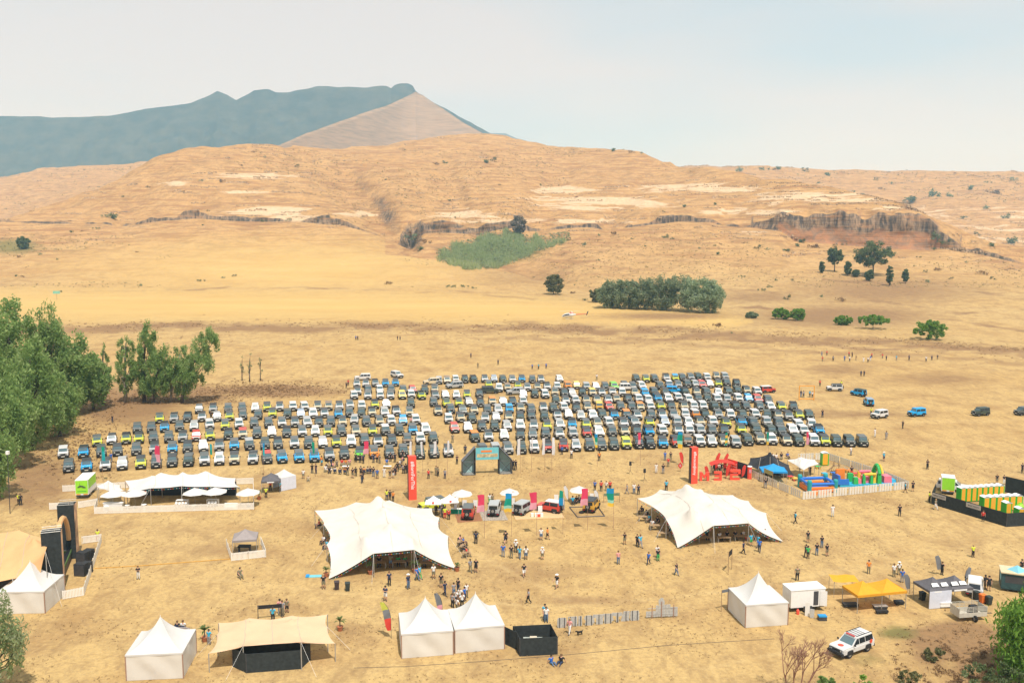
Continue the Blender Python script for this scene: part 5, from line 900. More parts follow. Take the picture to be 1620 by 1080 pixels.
def stretch(label, front, right, back, left, peaks, m, group='stretch tents', name='stretch_tent', N=44, M=36, sag=.10, poles=True, bunting=False):
    cen = sum((Vector(p) for s_ in (front, right, back, left) for p in s_), Vector()) / sum(len(s_) for s_ in (front, right, back, left))
    g0 = Vector((cen.x, cen.y, 0)); t = thing(name, label, 'tent', g0, 0, group)
    def side(pts, n):
        pts = [Vector(p) for p in pts]; L_ = [0]
        for a, b in zip(pts, pts[1:]): L_.append(L_[-1] + (b - a).length)
        ts = [l / L_[-1] for l in L_]; us = [i / n for i in range(n + 1)]
        for q in ts[1:-1]: us[min(range(1, n), key=lambda i: abs(us[i] - q))] = q
        out = []
        for u in us:
            k = max(i for i in range(len(ts) - 1) if ts[i] <= u + 1e-9); f = (u - ts[k]) / (ts[k + 1] - ts[k]); a, b = pts[k], pts[k + 1]; p = a.lerp(b, f); ln = (b - a).length; w = 4 * f * (1 - f)
            inn = cen - p; inn.z = 0; inn.normalize(); p = p + inn * (sag * ln * w * .8); p.z -= sag * ln * .35 * w; p.z = max(p.z, .1); out.append(p)
        return np.array([tuple(p) for p in out])
    Fr, Bk, Lf, Rt = side(front, N), side(back, N), side(left, M), side(right, M)
    u = np.linspace(0, 1, N + 1)[None, :, None]; v = np.linspace(0, 1, M + 1)[:, None, None]
    G = (1 - v) * Fr[None] + v * Bk[None] + (1 - u) * Lf[:, None] + u * Rt[:, None] - ((1 - u) * (1 - v) * Fr[0] + u * (1 - v) * Fr[-1] + (1 - u) * v * Bk[0] + u * v * Bk[-1])
    fx = np.zeros(G.shape[:2], bool); fx[0] = fx[-1] = True; fx[:, 0] = fx[:, -1] = True; Z = G[..., 2].copy(); pk = []
    for p in peaks:
        p = Vector(p); d = (G[..., 0] - p.x) ** 2 + (G[..., 1] - p.y) ** 2; d[0] = d[-1] = 9e9; d[:, 0] = d[:, -1] = 9e9; i, j = np.unravel_index(np.argmin(d), d.shape); Z[i, j] = p.z; fx[i, j] = True; pk.append((G[i, j, 0], G[i, j, 1], p.z))
        for a, b in ((0, 1), (1, 0), (0, -1), (-1, 0)):
            if not fx[i + a, j + b]: Z[i + a, j + b] = p.z - .16; fx[i + a, j + b] = True
    for _ in range(700):
        A = Z.copy(); A[1:-1, 1:-1] = .25 * (Z[2:, 1:-1] + Z[:-2, 1:-1] + Z[1:-1, 2:] + Z[1:-1, :-2]); Z = np.where(fx, Z, A)
    wr = fbm(G[..., 0] / 2.2, G[..., 1] / 2.2, 61, 3) * .14 * (~fx); G[..., 2] = Z + wr; V = G.reshape(-1, 3) - np.array([g0.x, g0.y, 0]); nc = N + 1
    ii = (np.arange(M)[:, None] * nc + np.arange(N)[None, :]).ravel(); cv = link(bpy.data.objects.new('canopy', npmesh('canopy', V, np.stack([ii, ii + 1, ii + nc + 1, ii + nc], -1), m, True)), t)
    SM = mat('tent_seam', (.5, .44, .36), .8, .1)
    for q in (.25, .5, .75):
        j = int(N * q); MB().path([Vector(G[i, j]) - g0 + Vector((0, 0, .02)) for i in range(0, M + 1, 3)], [.028] * len(range(0, M + 1, 3)), 4).build('seam', SM, cv)
    if poles:
        for p in list({tuple(round(c, 2) for c in q) for q in [*front, *right, *back, *left]}) + pk:
            if p[2] > 1.2: MB().tube((p[0] - g0.x, p[1] - g0.y, 0), (p[0] - g0.x, p[1] - g0.y, p[2] - .02), .05, .05, 6).build('pole', STEEL, t)
        for s_ in (front, right, back, left):
            for p in s_[1:-1]:
                p = Vector(p); o = p - cen; o.z = 0; o.normalize(); e = Vector((p.x, p.y, 0)) + o * 2.2; MB().tube((p.x - g0.x, p.y - g0.y, p.z), (e.x - g0.x, e.y - g0.y, 0), .012, .012, 4).build('guy_rope', WPL, t)
    if bunting:
        cols = [FC[k] for k in ('pink', 'yellow', 'blue', 'green', 'white', 'teal', 'rose')]; b = MB()
        for S_ in (Fr, Lf, Rt):
            for i in range(1, len(S_) - 1):
                for f in (0, .5):
                    p = Vector(S_[i]) * (1 - f) + Vector(S_[i + 1]) * f - g0; b.lathe(p - Vector((0, 0, .34)), [(.001, .0), (.055, .05), (.055, .1), (.001, .14)], 5, (i * 2 + int(f * 2)) % 7)
        o = b.build('bunting', cols, cv); o['kind'] = 'stuff'
    return t
Pz = lambda px, py, z: tuple(P(px, py, z))
stretch('big white stretch tent with festoon bunting left of centre', [Pz(520, 915, .15), Pz(591, 875, 3.0), Pz(655, 869, 3.1), Pz(722, 899, .15)], [Pz(722, 899, .15), Pz(709, 847, 2.7), Pz(695, 818, 2.7), Pz(683, 803.5, 2.6)], [Pz(498, 807, 2.3), Pz(563, 794, 3.0), Pz(616, 791, 3.2), Pz(683, 803.5, 2.6)], [Pz(520, 915, .15), Pz(517, 861, 2.3), Pz(512, 829, 2.4), Pz(498, 807, 2.3)], [Pz(600, 784.5, 5.2), Pz(607, 801, 5.0), Pz(618, 827, 5.0), Pz(650, 850, 4.0), Pz(580, 848, 4.0)], CRM, bunting=True)
stretch('big cream stretch tent with festoon bunting right of centre', [Pz(1072, 866, .15), Pz(1129, 831, 3.0), Pz(1184.5, 827, 3.0), Pz(1239, 856, .15)], [Pz(1239, 856, .15), Pz(1212, 811, 2.5), Pz(1184, 792, 2.7), Pz(1159, 782.5, 2.8)], [Pz(1008.5, 788, 2.7), Pz(1044, 774, 3.0), Pz(1107, 776, 2.8), Pz(1159, 782.5, 2.8)], [Pz(1072, 866, .15), Pz(1054, 821.5, 2.7), Pz(1031, 800, 2.7), Pz(1008.5, 788, 2.7)], [Pz(1086, 765, 5.6), Pz(1107, 773, 5.4), Pz(1130, 795, 5.0), Pz(1095, 800, 4.8)], CRM, bunting=True)
stretch('long white stretch tent of the fenced bar behind the picket fence', [Pz(201, 776, 2.3), Pz(238, 772, 2.9), Pz(287, 768.5, 2.9), Pz(333, 769, 2.9), Pz(379, 769.5, 2.3)], [Pz(379, 769.5, 2.3), Pz(373, 756, 2.4)], [Pz(198, 760, 2.4), Pz(240, 752, 2.9), Pz(289, 749, 3.0), Pz(335, 749, 3.0), Pz(373, 756, 2.4)], [Pz(201, 776, 2.3), Pz(198, 760, 2.4)], [Pz(255, 747, 4.0), Pz(289, 746, 4.1), Pz(324, 745, 4.1)], WH, bunting=True)
stretch('small white shade sail at the left end of the bar', [Pz(156, 771, 2.3), Pz(176, 777, 2.2), Pz(196, 775, 2.2)], [Pz(196, 775, 2.2), Pz(190, 767, 2.3)], [Pz(153, 768, 2.4), Pz(171, 759.5, 2.9), Pz(190, 767, 2.3)], [Pz(156, 771, 2.3), Pz(153, 768, 2.4)], [Pz(173, 765, 2.9)], WH, N=16, M=12)
stretch('peach stretch tent over the black-screened stand at bottom left', [Pz(330, 1033, 1.9), Pz(384.5, 1021.5, 2.5), Pz(476, 1015, 2.8), Pz(530, 1017, 1.9)], [Pz(530, 1017, 1.9), Pz(518, 991, 2.6), Pz(518, 971, 2.9)], [Pz(345.5, 984.5, 2.6), Pz(394, 977, 3.2), Pz(462, 973, 3.3), Pz(518, 971, 2.9)], [Pz(330, 1033, 1.9), Pz(343.5, 1003, 2.3), Pz(345.5, 984.5, 2.6)], [Pz(394, 982, 3.2), Pz(462, 977, 3.4)], PEACH)
stretch('orange stretch canopy over the stage at the left edge', [Pz(-90, 935, 2.5), Pz(-30, 925, 3.0), Pz(20, 915, 3.3), Pz(64, 908, 3.4)], [Pz(64, 908, 3.4), Pz(72, 872, 6.0), Pz(86, 852, 5.0)], [Pz(-80, 858, 3.2), Pz(-20, 843, 4.2), Pz(30, 838, 5.2), Pz(86, 852, 5.0)], [Pz(-90, 935, 2.5), Pz(-80, 858, 3.2)], [Pz(55, 850, 6.2), Pz(20, 852, 5.0)], ORNG, sag=.05)
stretch('black stretch tent behind the blue gazebo of the play area', [Pz(1182, 735, 1.2), Pz(1205, 745, .8), Pz(1232, 752, .6), Pz(1258, 752, .3)], [Pz(1258, 752, .3), Pz(1248, 735, 1.6)], [Pz(1187, 724, 2.0), Pz(1219, 716, 3.5), Pz(1248, 735, 1.6)], [Pz(1182, 735, 1.2), Pz(1187, 724, 2.0)], [Pz(1219, 714.5, 4.0)], BLKC, N=26, M=20)
stretch('small white stretch tent in the play area', [Pz(1246, 728, 2.2), Pz(1271.5, 743, 1.9), Pz(1280, 738, 2.2)], [Pz(1280, 738, 2.2), Pz(1296, 733, 2.1)], [Pz(1246, 728, 2.2), Pz(1266.5, 722.5, 2.7), Pz(1289, 727, 2.4), Pz(1296, 733, 2.1)], [Pz(1246, 728, 2.2), Pz(1246, 727.5, 2.2)], [Pz(1266.5, 723.5, 3.0)], WH, N=18, M=14)
def gazebo(label, fl, fr, bl, h, peaks, m, group='pop-up gazebos', depth=3.0, vh=.28, walls=()):
    """fl, fr: pixels of the front eave corners at height h"""
    A, B = P(*fl, h), P(*fr, h); d = B - A; d.z = 0; W_ = d.length; d.normalize(); nn = Vector((-d.y, d.x, 0)); c = (A + B) / 2 + nn * depth / 2; c.z = 0
    t = thing('gazebo', label, 'gazebo', c, yaw_of(d), group); w, e = W_ / 2, depth / 2; k = peaks; sg = W_ / k; b = MB()
    for i in range(k):
        x0, x1 = -w + i * sg, -w + (i + 1) * sg; xm = (x0 + x1) / 2; rows = []
        for q in range(9):
            f = q / 8; z = h + 1.0 * (.65 * f + .35 * f * f); cs = [(x0, -e), (x1, -e), (x1, e), (x0, e)]; rr = []
            for s_ in range(17):
                a = s_ / 4; ei = int(a) % 4; u_ = a - int(a); p0, p1 = cs[ei], cs[(ei + 1) % 4]; X, Y_ = p0[0] + (p1[0] - p0[0]) * u_, p0[1] + (p1[1] - p0[1]) * u_; rr.append((xm + (X - xm) * (1 - f), Y_ * (1 - f), z - .06 * math.sin(math.pi * u_) * (1 - f)))
            rows.append(rr)
        b.grid(rows)
    b.build('canopy', m, t)
    b = MB(); b.box(-w - .01, w + .01, -e - .015, -e, h - vh, h); b.build('valance', m, t); b = MB(); b.box(-w - .01, w + .01, e, e + .015, h - vh, h); b.build('valance', m, t)
    for s_ in (-1, 1): b = MB(); b.box(s_ * w - .008, s_ * w + .008, -e, e, h - vh, h); b.build('valance', m, t)
    for i in range(k + 1):
        for y in (-e + .05, e - .05): x = max(-w + .05, min(w - .05, -w + i * sg)); b = MB(); b.box(x - .03, x + .03, y - .03, y + .03, 0, h - .01); b.build('leg', STEEL, t)
    for sd, x0, x1, mm in walls:
        b = MB(); yy = {'f': -e - .03, 'b': e + .03}[sd]; b.box(-w + x0 * W_, -w + x1 * W_, yy - .01, yy + .01, .05, h - .05); b.build('side_wall', mm, t)
    return t
def marks(parent, rects, m, nm='printed_mark'):
    for r in rects: MB().box(*r).build(nm, m, parent)
gz = gazebo('black pop-up gazebo with white print beside the fenced bar', (413, 761.5), (443, 760), None, 2.1, 1, GRYC)
b = MB(); b.add([(-.55, -1.56, 1.84), (.55, -1.56, 1.84), (.55, -1.56, 2.02), (-.55, -1.56, 2.02)], [(0, 1, 2, 3)]); b.build('printed_mark', WPR, gz)
gz2 = gazebo('white pop-up gazebo with lilac printed side walls', (444, 756), (468, 751), None, 2.2, 1, WH, depth=2.6, walls=(('f', 0, 1, LPR), ('b', 0, 1, LPR)))
gazebo('taupe gazebo over the mixing desk inside a small picket fence', (367, 855), (406, 852.5), None, 2.2, 1, GRYL)
yg = gazebo('yellow double gazebo over the braai stand at lower right', (1357, 941.5), (1435, 934), None, 2.1, 2, YEL)
gg = gazebo('charcoal double gazebo with pale logos at lower right', (1471, 934.5), (1540, 929), None, 2.1, 2, GRYC, walls=(('f', 0.0, .5, LPR),))
marks(gg, [(-2.15, -1.25, -1.545, -1.53, 1.86, 2.04), (.3, 1.9, -1.545, -1.53, 1.86, 2.04)], WPR)
for x, y, z0 in ((-1.75, -.95, 2.36), (.7, -.95, 2.36), (-.6, -.95, 2.36), (1.7, -.95, 2.36)): b = MB(); b.add([(x - .42, y - .25, z0 + .05), (x + .42, y - .25, z0 + .05), (x + .36, y + .12, z0 + .33), (x - .36, y + .12, z0 + .33)], [(0, 1, 2, 3)]); b.build('printed_mark', WPR, gg)
gazebo('bright blue gazebo at the corner of the play area', (1206, 745), (1246, 746), None, 2.0, 1, BLUC)
for lb, fl, fr in (('left one of two white branded awnings beside the lime show car', (672, 797), (698, 797)), ('right one of two white branded awnings beside the lime show car', (700, 795.5), (726, 794))):
    ga = gazebo(lb, fl, fr, None, 2.1, 1, WPR, 'branded awnings', depth=2.0, vh=.12); b = MB(); b.tube((0, -.82, 2.22), (0, -.85, 2.28), .2, .2, 8); b.build('red_emblem', RSTK, ga)
# picket fences
def fence(label, pts, h=1.05, m=FEN, step=2.0, group='white event fences', slat=.155, name='picket_fence'):
    W_ = [P(*p) for p in pts]; t = thing(name, label, 'fence', W_[0], 0, group)
    for a, b in zip(W_, W_[1:]):
        n = max(1, round((b - a).length / step)); d = (b - a) / n; ln = d.length - .04; mb = MB(); k = int(ln / slat)
        mb.box(0, ln, .012, .035, .1, .17); mb.box(0, ln, .012, .035, h - .17, h - .1)
        for i in range(k): mb.box(.02 + i * slat, .02 + i * slat + slat * .74, -.008, .012, .03, h)
        for x in (0, ln - .05): mb.box(x, x + .05, .035, .08, 0, h + .03)
        me = mb.mesh('panel', m)
        for i in range(n): link(bpy.data.objects.new('panel', me), t, a + d * i - W_[0], yaw_of(d))
    return t
fence('white picket fence along the front and right of the bar', [(149, 812.5), (402, 805.5), (401, 765), (374, 766)])
fence('white picket fence at the left end of the bar beside the green truck', [(124, 803.5), (154, 798.5), (149, 812.5)])
fence('white picket fence behind the lime truck', [(99, 777.5), (210, 771)])
fence('short white picket fence left of the stage tower', [(78, 806), (94, 805)])
fence('white picket fence guarding the stage front', [(99, 948), (133, 941.5), (161, 856), (129, 860)])
fence('small white picket fence around the mixing desk gazebo', [(358, 864), (366, 887), (421, 881), (413, 860)])
fence('white banner fence around the children play area', [(1190, 755), (1215, 766), (1270, 790), (1437.5, 773), (1400, 757), (1310, 727), (1262, 728)], 1.3, mat('banner_white', (.68, .65, .58), .6, .05, 1.0), 3.0, None, .5, 'banner_fence')
# stage at the left edge
st = thing('stage', 'concert stage with two black towers at the left edge', 'stage', P(96, 908)); g0 = P(96, 908)
def quadbox(A, B, dep, z0, z1, m, nm, parent, org, face=None):
    d = (B - A); d.z = 0; L_ = d.length; d.normalize(); o = MB().box(0, L_, 0, dep, z0, z1).build(nm, m, parent, A - org, yaw_of(d)); return o
PRNT = mat('stage_print', (.55, .33, .2), .5, .6, .9)
for (x0, y0), (x1, y1), nm in (((70, 937), (101.5, 933), 'near'), ((95, 885), (121.5, 883), 'far')):
    A, B = P(x0, y0), P(x1, y1); tw = quadbox(A, B, 1.5, 0, 7.1, SCR, 'tower', st, g0); w_ = (B - A).length
    MB().box(w_ + .005, w_ + .03, .03, 1.47, .4, 7.05).build('printed_side', PRNT, tw)
    for z in (7.1,):
        b = MB(); [b.tube(p, q, .03, .03, 4) for p, q in (((0, 0, z + .05), (w_, 0, z + .05)), ((0, 1.5, z + .05), (w_, 1.5, z + .05)), ((0, 0, z + .3), (w_, .0, z + .3)), ((0, 1.5, z + .3), (w_, 1.5, z + .3)), ((w_ * .7, 0, z), (w_ * .7, 0, z + .5)))]; b.build('rail', STEEL, tw)
A, B = P(101.5, 933), P(121.5, 883); dd = (B - A).normalized(); nn = Vector((dd.y, -dd.x, 0))
o = MB().box(1.5, (B - A).length, 0, 7, .0, 1.3).build('deck', DSTEEL, st, A - g0 + nn * -.6, yaw_of(dd)); MB().box(1.5, (B - A).length, -.06, -.01, 1.0, 1.32).build('deck_edge', mat('turf_edge', (.12, .22, .06), .9, .3), o)
MB().box(1.4, (B - A).length + .2, 6.4, 6.5, 1.3, 3.9).build('backdrop', BLKC, o)
arc = [(1.5 + (B - A).length * .93 * .5 * (1 - math.cos(math.pi * i / 12)) * .93, .2, 2.6 + 4.1 * math.sin(math.pi * i / 12)) for i in range(13)]; MB().path(arc, [.28] * 13, 8).build('arch', ORNG, o)
r = np.random.default_rng(8); cpt = r.normal(size=(420, 3)) * (2.4, .5, .45) + ((B - A).length * .55, 1.5, 1.9); V, Q = leaves(cpt, .3, .3, .5, 8); link(bpy.data.objects.new('stage_plants', npmesh('stage_plants', V, Q, PLANT)), o)
for i, (x, y, w2, hh) in enumerate(((120, 891, 1.3, 1.4), (131, 886, 1.1, 1.3), (117, 911, 1.4, 1.5), (128, 908, 1.0, 1.4))):
    t = thing('subwoofer', f"{['rear left', 'rear right', 'front left', 'front right'][i]} black speaker box of the stack before the stage", 'speaker', P(x, y), -.12, 'stage speakers'); MB().box(0, w2, 0, 1.0, 0, hh, 0).build('cabinet', BLK, t); MB().box(.06, w2 - .06, -.03, -.005, .08, hh - .08).build('grille', DSTEEL, t)
t = thing('lamp_mast', 'thin dark mast with a white flood lamp left of the stage', 'lamp', P(16, 812)); MB().tube((0, 0, 0), (.2, 0, 9.2), .06, .04, 6).build('mast', DSTEEL, t); MB().box(.05, .45, -.2, .2, 9.0, 9.5).build('lamp_head', WPL, t)
# stalls with black screens
def screen_box(label, pts, h, m, name, cat, open_front=False):
    W_ = [P(*p) for p in pts]; t = thing(name, label, cat, W_[0])
    for a, b in zip(W_, W_[1:]):
        d = b - a; MB().box(0, d.length, -.02, .02, 0, h).build('screen', m, t, a - W_[0], yaw_of(d)); MB().box(-.03, .03, -.05, .05, 0, h + .02).build('post', DSTEEL, t, a - W_[0], yaw_of(d))
    return t
screen_box('black shade-cloth counter screen beneath the peach tent', [(369, 1054), (390, 1064), (476, 1057.5), (491, 1043), (378, 1036), (369, 1054)], 1.9, SCR, 'screened_counter', 'stall')
be = screen_box('open-topped black enclosure right of the pagoda pair', [(822.5, 1037.5), (881.5, 1034.5), (871, 1014), (812, 1017), (822.5, 1037.5)], 1.85, SCR, 'screened_enclosure', 'enclosure')
a, b_ = P(809, 1023), P(822, 1037); d = b_ - a; MB().box(-1.5, d.length - 1.2, -.03, .03, 0, 1.85).build('gate', SCR, be, a - P(822.5, 1037.5), yaw_of(d) + .35)
t = thing('generator', 'grey generator set standing inside the black enclosure', 'generator', P(843, 1028)); MB().box(-1, 1, -.5, .5, .15, 1.2, 0, .04, .04).build('housing', mat('genset_grey', (.35, .38, .34), .5, .1), t); MB().box(-.3, .4, -.25, .25, 1.2, 1.4).build('fuel_tank', mat('tank_cream', (.55, .48, .36), .5, .1), t)
# grey letter boards seen from behind
LB2 = mat('weathered_board', (.42, .415, .39), .85, .15, 5.0); w0 = P(884, 992)
SH2 = {'O': [(-.5, .15), (-.42, 0), (.42, 0), (.5, .15), (.5, .9), (.4, 1.1), (-.4, 1.1), (-.5, .9)], 'N': [(-.5, 0), (-.1, 0), (.1, .1), (.5, 0), (.5, 1.1), (-.5, 1.1)], 'I': [(-.2, 0), (.2, 0), (.2, 1.1), (-.2, 1.1)], 'G': [(-.45, .1), (-.3, 0), (.35, 0), (.6, .35), (.5, .95), (.3, 1.1), (-.35, 1.1), (-.55, .8), (-.35, .5)], 'Z': [(-.25, 0), (.5, 0), (.5, 1.1), (-.6, 1.1), (-.55, .75), (-.25, .7)], 'V': [(-.4, 0), (.3, 0), (.4, .2), (.6, .35), (.45, 1.1), (-.55, 1.1)], 'T': [(-.12, 0), (.16, 0), (.16, .65), (.55, .75), (.55, 1.1), (-.55, 1.1), (-.55, .8), (-.12, .7)], 'A': [(-.5, 0), (.4, 0), (.45, 1.1), (-.2, 1.1), (-.35, .7)]}
for i, (x, y, k) in enumerate([(140, 460, 'O'), (265, 445, 'N'), (352, 440, 'I'), (455, 432, 'G'), (565, 420, 'Z'), (678, 410, 'V'), (783, 398, 'T'), (880, 382, 'A'), (988, 375, 'O')]):
    t = thing('letter_board', f"grey cut-out letter board seen from behind, {ordn(i + 1)} from left", 'sign', P(870 + x / 7.364, 930 + y / 7.364), .1, 'grey letter boards'); MB().prism_y(SH2[k], 0, .05).build('board', LB2, t)
    for sx in ((-.27, .27) if k in 'ONGV' else (.05,)): MB().box(sx - .035, sx + .035, -.05, -.002, 0, 1.12).build('stake', DSTEEL, t)
t = thing('cutout_sign', 'large grey plank cut-out sign right of the letter boards', 'sign', P(1047, 977), .1); pl = MB
for i in range(13):
    x = -1.75 + i * .27; h = .8 if i < 4 else 1.45 if i < 7 else 1.5 if i < 10 else 1.2; MB().box(x, x + .25, 0, .04, .15 + .02 * (i % 3), h).build('plank', LB2, t)
MB().prism_y([(-.35, 1.5), (.25, 1.5), (.3, 1.85), (.1, 2.25), (-.1, 2.3), (-.4, 2.0)], 0, .04).build('plank', LB2, t)
for x in (-1.1, -.05, 1.3): MB().box(x - .04, x + .04, -.06, -.002, 0, 1.5 if x != -.05 else 1.9).build('stake', WPIPE, t)
for z in (.45, 1.1): MB().box(-1.6, 1.6, -.03, -.001, z, z + .05).build('batten', LB2, t)
def framed_banner(label, a, b, h, bh, m, pm, name='post_banner', group=None):
    A, B = P(*a), P(*b); d = B - A; t = thing(name, label, 'banner', A, yaw_of(d), group)
    for x in (0, d.length): MB().tube((x, 0, 0), (x, 0, h), .04 if bh else .11, .04 if bh else .11, 6).build('post', pm, t)
    if bh: MB().box(.05, d.length - .05, -.01, .01, h - bh, h - .02).build('banner', m, t)
    return t
framed_banner('black banner between two posts behind the peach tent', (408.5, 980), (446.5, 977), 1.65, .45, FC['black'], DSTEEL)
framed_banner('narrow dark banner between two slim poles right of centre', (1152, 906), (1157.5, 900), 2.7, .7, FC['black'], WOOD)
framed_banner('dark red-edged banner behind the right pagoda tent', (1141, 967), (1176, 960), 2.5, .35, FC['grey'], WOOD)
t = framed_banner('orange tube frame standing on the meadow right of the lot', (1264, 633), (1287.5, 633), 3.6, 0, None, mat('orange_tube', (.75, .32, .03), .6, .05), 'tube_gateway'); dl = (P(1287.5, 633) - P(1264, 633)).length
for z in (3.6, .4): MB().tube((0, 0, z), (dl, 0, z), .11, .11, 6).build('crossbar', MATS['orange_tube'], t)
framed_banner('green mesh table frame beside the mustard jeep', (955, 795), (980, 794), 1.5, .45, mat('green_mesh', (.16, .22, .13), .8, .2), WOOD)
# flags: pole with a hanging banner of colour bands
def flag(label, px, py, h, wd, bands, top=1.0, side=-1, group='tall banner flags', pole=True, wob=.12):
    t = thing('banner_flag', label, 'flag', P(px, py), 0, group); MB().tube((0, 0, 0), (0, 0, h + .05), .028, .02, 5).build('pole', WPIPE, t); z = h
    for i, (c, ln) in enumerate(bands):
        n = 5; rows = [[(side * wd * j / 4 * (1 + .12 * math.sin((z - ln * q / n) * 2.1 + px)), wob * math.sin(j * 1.1 + (z - ln * q / n) * 1.9 + px) * j / 4, z - ln * q / n + .05 * math.sin(j * 1.3 + px)) for j in range(5)] for q in range(n + 1)]
        MB().grid(rows).build('cloth_band', FC[c], t, smooth=True); z -= ln
PK, BG = [('pink', 1.45), ('rose', .95)], [('blue', .75), ('green', .95), ('mint', .42), ('yellow', .5)]
for lb, px, py, h, k in (('pink banner flag, left of the display row', 766.5, 851, 6.1, PK), ('blue green and yellow banner flag beside the pebble mat', 809.5, 848.5, 6.1, BG), ('pink banner flag before the plywood stage', 849, 846.5, 6.1, PK), ('narrow green banner flag at the right end of the plywood stage', 890.5, 843.5, 6.1, [('green', 1.0), ('blue', 1.1)]), ('pink banner flag beside the mustard jeep', 929.5, 838.5, 6.0, PK), ('blue green and yellow banner flag at the right end of the display', 970.5, 837.5, 6.0, BG)):
    flag(lb, px, py, h, .95 if 'narrow' not in lb else .55, k, wob=.16)
LF = [(163, 762, 'teal', [('green', .8), ('teal', 1.6)], .55, 1), (255, 760, 'pink', [('pink', 1.5), ('rose', 1.3)], .75, -1), (334, 757, 'green and yellow', [('teal', 1.0), ('green', .8), ('yellow', .6)], .35, 1), (417, 755, 'cyan', [('blue', .9), ('teal', 1.2)], .35, 1), (499, 753, 'green', [('green', 2.0)], .4, -1), (584, 752, 'pink', [('pink', 1.3), ('rose', .9)], .85, -1), (652, 752, 'white', [('white', 2.9)], .4, -1), (669, 752, 'white', [('white', 2.4)], .3, -1), (691, 752, 'white', [('white', 2.2)], .5, -1), (708, 751, 'white', [('white', 2.2)], .35, 1), (823, 748, 'white', [('white', 2.8)], .5, -1), (841, 746, 'white', [('white', 1.8)], .2, 1), (862, 746, 'white', [('white', 2.9)], .45, -1), (873, 745, 'white', [('white', 3.1)], .5, 1), (945, 738, 'teal and yellow', [('blue', .7), ('green', .8), ('mint', .5), ('yellow', .5)], .5, -1), (1013, 736, 'pink', [('pink', 1.3), ('rose', .8)], .5, -1), (1079, 735, 'blue green and yellow', [('blue', .5), ('green', 1.1), ('mint', .6), ('yellow', .8)], .9, -1), (1150, 736, 'spiral green and yellow', [('green', .5), ('yellow', .5), ('green', .4), ('yellow', .5), ('green', .4)], .45, -1), (1215, 735, 'teal and yellow', [('green', 1.2), ('mint', .5), ('yellow', .6)], .4, -1), (1274, 735, 'pink', [('pink', 1.0), ('rose', 1.3)], .45, 1)]
for i, (px, py, nm, bd, wd, sd) in enumerate(LF): flag(f"{nm} banner flag before the parked front row, {ordn(i + 1)} lot flag from left", px, py, 6.0, wd, bd, side=sd, group='flags along the parking lot')
def feather(label, px, py, h, c, lean=-1, wd=.6, group='feather flags'):
    t = thing('feather_flag', label, 'flag', P(px, py), 0, group); n = 10; pts = []
    for i in range(n + 1): f = i / n; pts.append(Vector((lean * .35 * h * max(0, f - .45) ** 2 * 2, 0, h * (f - .12 * max(0, f - .6) ** 2 * 4))))
    MB().path(pts, [.025 - .015 * i / n for i in range(n + 1)], 5).build('pole', DSTEEL, t)
    for k, (cc, f0, f1) in enumerate(c):
        rows = []
        for i in range(7):
            f = f0 + (f1 - f0) * i / 6; q = f * n; a = pts[min(n - 1, int(q))].lerp(pts[min(n, int(q) + 1)], q - int(q)); w2 = wd * max(0., math.sin(math.pi * max(0, min(1, (f - .1) / .95)))) ** .6; rows.append([(a.x + lean * w2 * j / 3, .05 * math.sin(j + i), a.z - .25 * w2 * j / 3) for j in range(4)])
        MB().grid(rows).build('sail', FC[cc], t, smooth=True)
feather('lime and red feather flag left of the pagoda pair', 619, 1009, 4.4, [('red', .2, .5), ('grey', .5, .72), ('lime', .72, 1)], -1, .7)
feather('dark grey feather flag behind the pagoda pair', 700, 981, 3.6, [('rose', .2, .5), ('grey', .5, 1)], -1, .6)
feather('grey feather flag beside a standing guard at lower right', 1488, 909, 2.9, [('grey', .25, 1)], -1, .6)
feather('pale grey feather flag behind the charcoal gazebo', 1526, 925, 2.6, [('grey', .2, 1)], 1, .55); feather('grey feather flag right of the yellow gazebo', 1439, 938, 2.7, [('grey', .2, 1)], -1, .6)
for i, (px, py, h) in enumerate(((718, 811, 3.0), (893, 808, 2.9), (899, 793, 2.9), (947, 800, 2.9))): feather(f"white feather flag at the display, {ordn(i + 1)} from left", px, py, h, [('white', .12, 1)], -1 if i else 1, .55, 'white feather flags of the display')
for i, (px, py, h, sd) in enumerate(((1081, 736, 2.9, -1), (1131, 748, 4.2, 1), (1144, 749, 4.2, 1), (1148, 757, 3.0, 1), (1121, 757, 2.6, -1), (1173, 757, 2.8, 1))): feather(f"red feather flag around the red letters, {ordn(i + 1)} from left", px, py, h, [('red', .1, 1)], sd, .6, 'red feather flags')
t = thing('diamond_flag', 'red diamond-shaped flag left of the second totem', 'flag', P(1076, 746)); MB().tube((0, 0, 0), (0, 0, 1.6), .02, .02, 5).build('pole', DSTEEL, t); MB().prism_y([(0, .5), (.42, 1.1), (0, 1.75), (-.42, 1.1)], -.02, .02).build('sail', FC['red'], t); MB().prism_y([(0, .85), (.2, 1.1), (0, 1.4), (-.2, 1.1)], -.03, -.021).build('emblem', FC['rose'], t)
